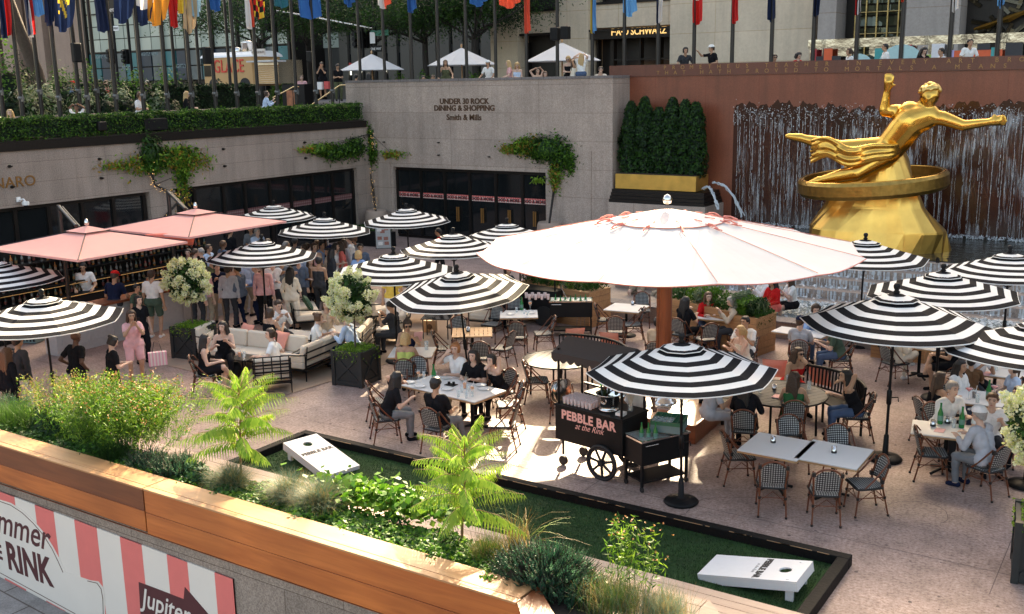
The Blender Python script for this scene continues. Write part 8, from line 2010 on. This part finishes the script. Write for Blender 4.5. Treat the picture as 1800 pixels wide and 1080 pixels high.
for k,px in enumerate((330,366,392,424,443,470,488,503,518,534,556,571,590,604,622,352)):
 c_ = DK[(k * 3) % 8]; hc_ = ['black','brown','chestnut','grey'][(k * 5) % 4]
 PP('%s haired person in %s, partly hidden %s' % (hc_,c_.replace('lblue','pale blue').replace('lgrey','pale grey').replace('steel','slate'),WH[k // 2]),px,438 - (k % 3) * 6 - (px - 330) * .04,(k * 67) % 360,ps_[k % 8],('long' if k % 2 else 'tee',c_),('trousers',['charcoal','navy','black','khaki'][k % 4]),('long' if ps_[k % 8][0] == 'f' else 'short',hc_),k % 3,rnd.uniform(.96,1.03),group='people standing in the drinks crowd')
# lounge
PP('long haired woman in a black dress on a bistro chair at the rug corner',360,588,100,'f_sitcross',('tank','black'),('skirt','black'),('long','black'),0,.98,'bistro chair of the long haired woman at the rug corner',shoes='brown')
PP('woman in sleeveless black talking on the long cream sofa',391,566,15,'f_sitchat',('tank','black'),('trousers','black'),('long','black'),0,1.0,shoes='white')
PP('person in white tee and ponytail on the lattice back armchair',474,578,-120,'f_sitturn',('tee','white'),('trousers','grey'),('tail','brown'),0,1.0,shoes='white')
PP('woman with dark bob in a black top seen from behind on the long sofa',475,541,150,'f_sitchat',('tank','black'),('trousers','black'),('bob','brown'),1,.98); PP('man in white shirt and dark trousers bent forward on the middle sofa',489,528,40,'sitread',('long','white'),('trousers','charcoal'),('short','brown'),0)
PP('woman in a loose white top with hair in a bun leaning over the marble table',560,550,100,'f_sitlean',('tee','white'),('trousers','denim'),('bun','chestnut'),0,.98); PP('man in pale blue shirt on the sofa right of the second hydrangea trunk',607,552,-110,'sitlean',('long','lblue'),('trousers','navy'),('short','brown'),0)
PP('person in beige half hidden behind the second hydrangea',572,528,20,'f_sitchat',('long','beige'),('trousers','white'),('bob','brown'),0); PP('man in dark short sleeved shirt sitting by the umbrella pole with a phone',686,530,-110,'sitread',('tee','charcoal'),('trousers','charcoal'),('short','black'),1)
# tables
PP('woman in sunglasses and navy sleeveless top reading a menu',716,562,15,'f_sitread',('tank','navy'),('shorts','navy'),('bun','brown'),1,1.0,glasses=True); PP('blonde woman in a lime top seen from behind at the small white table',713,586,178,'f_sitchat',('tank','lime'),('shorts','white'),('bob','blonde'),1,1.0,'bistro chair of the blonde woman in lime')
PP('ginger haired friend in a white tee drinking at the big table',800,604,-40,'sitdrink',('tee','white'),('trousers','khaki'),('bun','ginger'),0,1.0,'bistro chair of the ginger haired friend'); PP('dark haired friend in a black tee at the big table',832,616,-20,'sitlean',('tee','black'),('trousers','black'),('long','black'),0,1.0,'bistro chair of the friend in the black tee'); PP('woman in black sleeveless top leaning her cheek on her hand at the big table',864,624,-50,'f_sitchin',('tank','black'),('trousers','black'),('tail','black'),0,.97,'bistro chair of the woman leaning on her hand')
PP('woman in a black tee and patterned trousers with her hand to her ear',698,654,105,'f_sitchin',('tee','black'),('trousers','grey'),('long','black'),0,1.0,'bistro chair of the woman with her hand to her ear'); PP('man in a black tee and grey jeans seen from behind, legs stretched out',766,664,150,'sitback',('tee','black'),('trousers','grey'),('short','black'),1,1.02,'bistro chair of the man in the black tee',shoes='beige')
PP('person in khaki shorts sitting on the fountain rim, head hidden by the big parasol',1118,462,-20,'sitlean',('long','white'),('shorts','khaki'),('short','brown'),0); PP('person in olive jacket and mustard trousers on the fountain rim',1180,462,-70,'sitback',('long','olive'),('trousers','khaki'),('short','brown'),1)
PP('woman in a dark tee seen from behind at the three women\'s table',1206,522,140,'f_sitchat',('tee','black'),('trousers','black'),('long','black'),1,1.0,'bistro chair of the woman in the dark tee near the mast'); PP('young woman in a red plaid shirt facing us at the three women\'s table',1246,514,10,'f_sitlean',('long','red'),('trousers','denim'),('long','chestnut'),0,1.0,'bistro chair of the young woman in red plaid')
PP('grey haired woman in a beige top on the right of the three women\'s table',1286,522,-85,'f_sitread',('long','beige'),('trousers','charcoal'),('long','grey'),0,1.0,'bistro chair of the grey haired woman'); PP('dark haired man in white behind the nearest umbrella',1310,557,-30,'sitchat',('tee','white'),('trousers','charcoal'),('short','black'),1,1.0,'bistro chair of the dark haired man in white'); PP('blonde woman in profile just above the nearest umbrella',1301,573,-70,'f_sitchat',('tank','cream'),('trousers','white'),('tail','blonde'),0,.98)
PP('man in taupe left of the big parasol mast',1158,558,160,'sitchat',('tee','beige'),('trousers','black'),('short','black'),1,1.0,'bistro chair left of the big parasol mast')
# around the round table at right
PP('smiling woman in a red dress and sunglasses with curly hair',1404,612,15,'f_sitchin',('tank','red'),('skirt','red'),('long','brown'),1,1.02,glasses=True); PP('woman in a green top seen from behind at the round table',1396,654,170,'f_sitchat',('tank','green'),('trousers','denim'),('long','brown'),1,.97,'bistro chair of the woman in green'); PP('woman in black touching her long dark hair at the round table',1487,650,-100,'f_sitchin',('tank','black'),('trousers','denim'),('long','black'),1,1.0,'bistro chair of the woman touching her hair')
PP('woman in dark long sleeves in the shade of the nearest umbrella',1312,665,165,'f_sitchat',('long','black'),('trousers','black'),('long','black'),0,1.0,'bistro chair of the woman in dark long sleeves'); PP('person in a pale grey tee on the black armchair, head hidden by the umbrella',1258,652,100,'sitchat',('tee','lgrey'),('trousers','lgrey'),('short','brown'),1,1.0)
PP('woman in a red and orange floral dress sitting on the fountain rim',1358,488,-60,'f_sit',('long','red'),('skirt','coral'),('long','black'),1,1.0,zg=0); PP('woman in white tee and black shorts on the fountain rim',1388,484,-75,'f_sitchat',('tee','white'),('shorts','black'),('long','brown'),0,1.0); PP('person in white and jeans partly behind the umbrella pole on the rim',1340,480,-80,'sitchat',('long','white'),('trousers','denim'),('short','brown'),0)
PP('person in grey tee and blue cap seen from behind',1407,557,165,'sitchat',('tee','lgrey'),('trousers','grey'),('short','brown'),0,.98,'bistro chair of the person in the blue cap',hat='navy'); PP('woman with curly dark hair behind the table of the blue cap',1434,535,0,'f_sitread',('long','blue'),('trousers','denim'),('curly','brown'),0,.98,'bistro chair of the curly haired woman by the fountain rim'); PP('man in dark green tee and jeans, head under the large right umbrella',1464,562,-100,'sitlean',('tee','dgreen'),('trousers','denim'),('short','brown'),0,1.0,'bistro chair of the man in the dark green tee')
PP('person in cream satin trousers with crossed legs under the large right umbrella',1582,565,110,'f_sitcross',('long','cream'),('trousers','cream'),('bob','brown'),0,1.0,'bistro chair of the person in cream satin',shoes='white'); PP('woman in a black dress across from the cream satin trousers',1672,575,-110,'f_sitcross',('tank','black'),('skirt','black'),('long','black'),1,1.0,'bistro chair of the woman in the black dress')
PP('smiling woman in a white tee with long dark hair at the cocktail table',1690,634,30,'f_sit',('tee','white'),('trousers','denim'),('long','black'),1,.97,'bistro chair of the smiling woman in white'); PP('woman with long dark hair in profile left of the cocktail table',1655,655,100,'f_sitchat',('tank','black'),('trousers','black'),('long','brown'),1,.98,'bistro chair of the dark haired woman at the cocktail table')
PP('child in a dark top seen from behind at the family table',1708,628,170,'sitchat',('tee','brown'),('trousers','denim'),('short','black'),1,.84); PP('adult in a white tee reading at the family table',1724,604,10,'sitread',('tee','white'),('trousers','charcoal'),('short','brown'),1,1.0,'bistro chair of the adult reading at the family table'); PP('girl with a ponytail at the right edge of the family table',1782,640,-90,'f_sit',('tee','lblue'),('trousers','denim'),('tail','brown'),0,.85,'bistro chair of the girl with a ponytail')
PP('man in an open white shirt facing us over the beer bottle',1676,672,20,'sitlean',('long','white'),('trousers','charcoal'),('short','grey'),0,1.05,'bistro chair of the man in the open white shirt'); PP('person with tinted glasses behind the cap wearer',1746,692,-10,'sitchat',('tee','white'),('trousers','charcoal'),('short','chestnut'),0,1.0,'bistro chair behind the white cap'); PP('man in a pale grey shirt and white cap seen from behind',1722,716,-150,'sitlean',('long','lgrey'),('trousers','grey'),('short','grey'),0,1.04,'bistro chair of the man in the white cap',hat='white',shoes='navy'); PP('person with brown hair cut by the right edge',1792,680,-60,'f_sitchat',('long','charcoal'),('trousers','black'),('bob','brown'),0)
# terrace
TR = [(783,106,5,'f_rail',('tank','olive'),('skirt','olive'),('long','brown'),1,'woman in a dark sleeveless dress leaning at the rear parapet'),(857,107,-30,'rail',('tee','white'),('shorts','white'),('short','brown'),1,'man in white tee and white cap at the rear parapet'),(893,107,-80,'f_rail',('tee','pink'),('shorts','denim'),('long','blonde'),0,'laughing woman in pale pink leaning on a flagpole'),(909,110,0,'f_phone',('tank','lblue'),('skirt','lblue'),('long','blonde'),0,'woman in a striped pale dress right of the one in pink'),(945,120,10,'f_armsup',('tank','white'),('skirt','white'),('bun','brown'),0,'woman in white with raised arms'),
  (958,126,10,'f_sit',('tank','beige'),('skirt','beige'),('long','chestnut'),0,'small seated woman beside the raised arms'),(999,99,-20,'f_phone',('tank','black'),('trousers','black'),('tail','blonde'),0,'woman in sunglasses and black holding a camera under the parasol'),(1022,95,165,'f_armsup',('tee','white'),('shorts','denim'),('long','blonde'),0,'blonde woman seen from behind with arms up, white top and denim'),(1010,102,100,'f_armsup',('tank','cream'),('trousers','cream'),('long','brown'),1,'woman in pale yellow between the two blondes'),(1056,118,-10,'photo',('long','cream'),('trousers','grey'),('short','black'),0,'man in pale jacket pointing a camera'),
  (1205,84,10,'rail',('tee','charcoal'),('trousers','black'),('curly','black'),1,'curly haired man in a dark graphic tee above the fountain wall'),(1251,80,-60,'point',('tee','black'),('trousers','black'),('short','black'),1,'man in black with a white backwards cap pointing left'),(1362,96,10,'stand',('tee','navy'),('trousers','black'),('short','black'),1,'head of a person with sunglasses just above the parapet, left of the red top'),(1404,92,30,'f_phone',('tee','red'),('trousers','black'),('bob','black'),0,'woman in a red top looking down above the parapet'),(1493,85,-80,'f_stand',('tee','white'),('trousers','black'),('tail','brown'),1,'woman in white with a ponytail before the hoarding'),
  (1556,77,-90,'stand',('long','white'),('trousers','navy'),('short','black'),1,'man in a white shirt looking left before the hoarding'),(1625,83,10,'f_phone',('tee','black'),('trousers','black'),('long','black'),0,'woman in black looking down before the hoarding'),(1655,85,-80,'stand',('tee','white'),('trousers','black'),('short','black'),1,'man in white half mirrored beside the woman in black'),(1706,69,5,'rail',('tee','white'),('trousers','black'),('short','black'),1,'young man in a white tee leaning on the parapet with hands to his mouth'),
  (626,131,160,'stand',('tee','brown'),('trousers','black'),('short','black'),1,'person in maroon under the first white parasol'),(648,129,170,'f_stand',('long','charcoal'),('trousers','black'),('long','black'),1,'long haired woman from behind under the first white parasol'),(744,134,10,'sit',('tee','white'),('trousers','black'),('short','black'),1,'small person in white left of the dark dress'),(761,133,10,'sit',('tee','black'),('trousers','black'),('short','brown'),1,'small person in black just left of the dark dress')]
for (px,py,r_,ps,t_,b_,hr,sk,lb_) in TR: PP(lb_,px,py,r_,ps,t_,b_,hr,sk,1.0,plane=37.6 if py > 122 else 37.4,hat='white' if 'cap' in lb_ else None,glasses='sunglasses' in lb_,group='people on the upper terrace')
for (px,py,pl_,r_,ps,t_,b_,hr,sk,lb_) in [(565,110,38.6,0,'photo',('tee','black'),('shorts','black'),('short','black'),1,'young man in black holding shopping bags at the stair head'),(593,113,37.8,20,'phone',('tee','black'),('trousers','olive'),('short','black'),1,'man in black tee and olive trousers with a cup by the parapet end'),(530,133,39.5,0,'stand2',('tee','pink'),('shorts','charcoal'),('short','brown'),0,'man in a dusty pink tee beside the poster kiosk')]:
 PP(lb_,px,py,r_,ps,t_,b_,hr,sk,1.0,plane=pl_)
for (px,py,X_,r_,ps,t_,b_,hr,sk,h_,lb_) in [(464,161,-32.5,120,'f_sitchat',('long','lblue'),('trousers','denim'),('bun','brown'),0,.95,'woman in a light blue shirt sitting behind the hedge'),(243,163,-32.6,60,'f_phone',('tee','white'),('trousers','black'),('bun','chestnut'),1,.95,'woman in a white blouse with a black strap behind the hedge'),(325,161,-32.6,100,'f_sit',('long','black'),('trousers','black'),('long','blonde'),0,.95,'woman with long platinum hair in black behind the hedge'),
  (134,184,-32.3,10,'f_armsup',('tee','white'),('trousers','black'),('short','black'),2,.9,'person in white with an arm behind the head behind the hedge'),(18,193,-32.2,10,'f_sit',('tee','beige'),('trousers','black'),('long','blonde'),0,.95,'blonde head just above the hedge at the far left'),(58,142,-40,90,'sit',('tee','white'),('trousers','black'),('short','black'),1,1,'person in white behind the thick tree trunk'),(91,143,-40,60,'sit',('tee','brown'),('trousers','black'),('short','brown'),0,1,'person in brown right of the thick tree trunk'),
  (125,143,-40,60,'sit',('tee','blue'),('trousers','black'),('short','brown'),1,1,'person in a bright blue tee and red cap in the raised garden'),(148,141,-40,60,'stand',('tee','lblue'),('trousers','black'),('short','black'),0,1,'person in pale blue in the raised garden'),(174,141,-40,60,'stand',('tee','white'),('trousers','black'),('short','black'),0,1,'person in white right of the pale blue one in the raised garden'),(184,142,-40.5,60,'f_stand',('tee','coral'),('trousers','black'),('short','chestnut'),0,1,'person in orange in the raised garden'),(257,142,-41,60,'stand',('tee','white'),('trousers','black'),('short','grey'),1,1,'man in white beyond the flagpoles near the food truck'),(284,138,-41,60,'stand',('tee','grey'),('trousers','black'),('short','black'),1,1,'man in grey beyond the flagpoles near the food truck')]:
 o_ = pose(ps); p = atX(px,py,X_); zt = (o_.head[0].z + .125) * h_; q = person(lb_,Vector((X_,p.y,p.z - zt)),rel(r_),ps,t_,b_,hr,sk,h_,hat='red' if 'cap' in lb_ else None,group='people behind the hedge')
# bags in hands
p = at(276,618,.85); o = thing('shopping_bag','pink and white striped shopping bag hanging from the arm of the woman in pink','bag',p,rel(25) + math.pi / 2); mb = MB(); n = 11
for k in range(n): mb.box((-.19 + .38 * (k + .5) / n,0,-.16),(.38 / n,.12,.30),mi=k % 2)
mb.build('bag_body',[mat('bag_pink',(.75,.35,.42),.6),M['banner_w']],o); MB().tube([(-.10,0,-.01),(-.05,0,.22),(.05,0,.22),(.10,0,-.01)],.006,n=4).build('handle',M['black'],o)
p = at(236,560,1.4); o = thing('phone','black phone held up by the woman in pink','phone',at(243,564,1.42),rel(30)); MB().box((0,0,0),(.012,.075,.15)).build('case',M['black'],o)
o = thing('menu_card','pink menu held by the woman in sunglasses','menu',at(735,592,.95),rel(20)); MB().box((0,0,0),(.01,.2,.28),R=Matrix.Rotation(.5,3,'Y')).build('card',M['pinkpaper'],o)
for px,py,lb_ in ((575,150,'red and white shopping bag held by the young man in black at the stair head'),(563,151,'white shopping bag held by the young man in black at the stair head')):
 q = atY(px,py,38.2); o = thing('shopping_bag',lb_,'bag',q); MB().box((0,0,0),(.3,.12,.36)).build('bag_body',mat('bag_red',(.6,.08,.08),.6) if 'red' in lb_ else M['white'],o); MB().tube([(-.07,0,.18),(0,0,.32),(.07,0,.18)],.008,n=4).build('handle',M['black'],o)
# terrace floor right behind the rear parapet
S('terrace_paving',MB().box2((-31.08,36.62,5.3),(14,44.5,5.55)),G['pave'])
print('people',NP[0],'objects',len(bpy.data.objects))
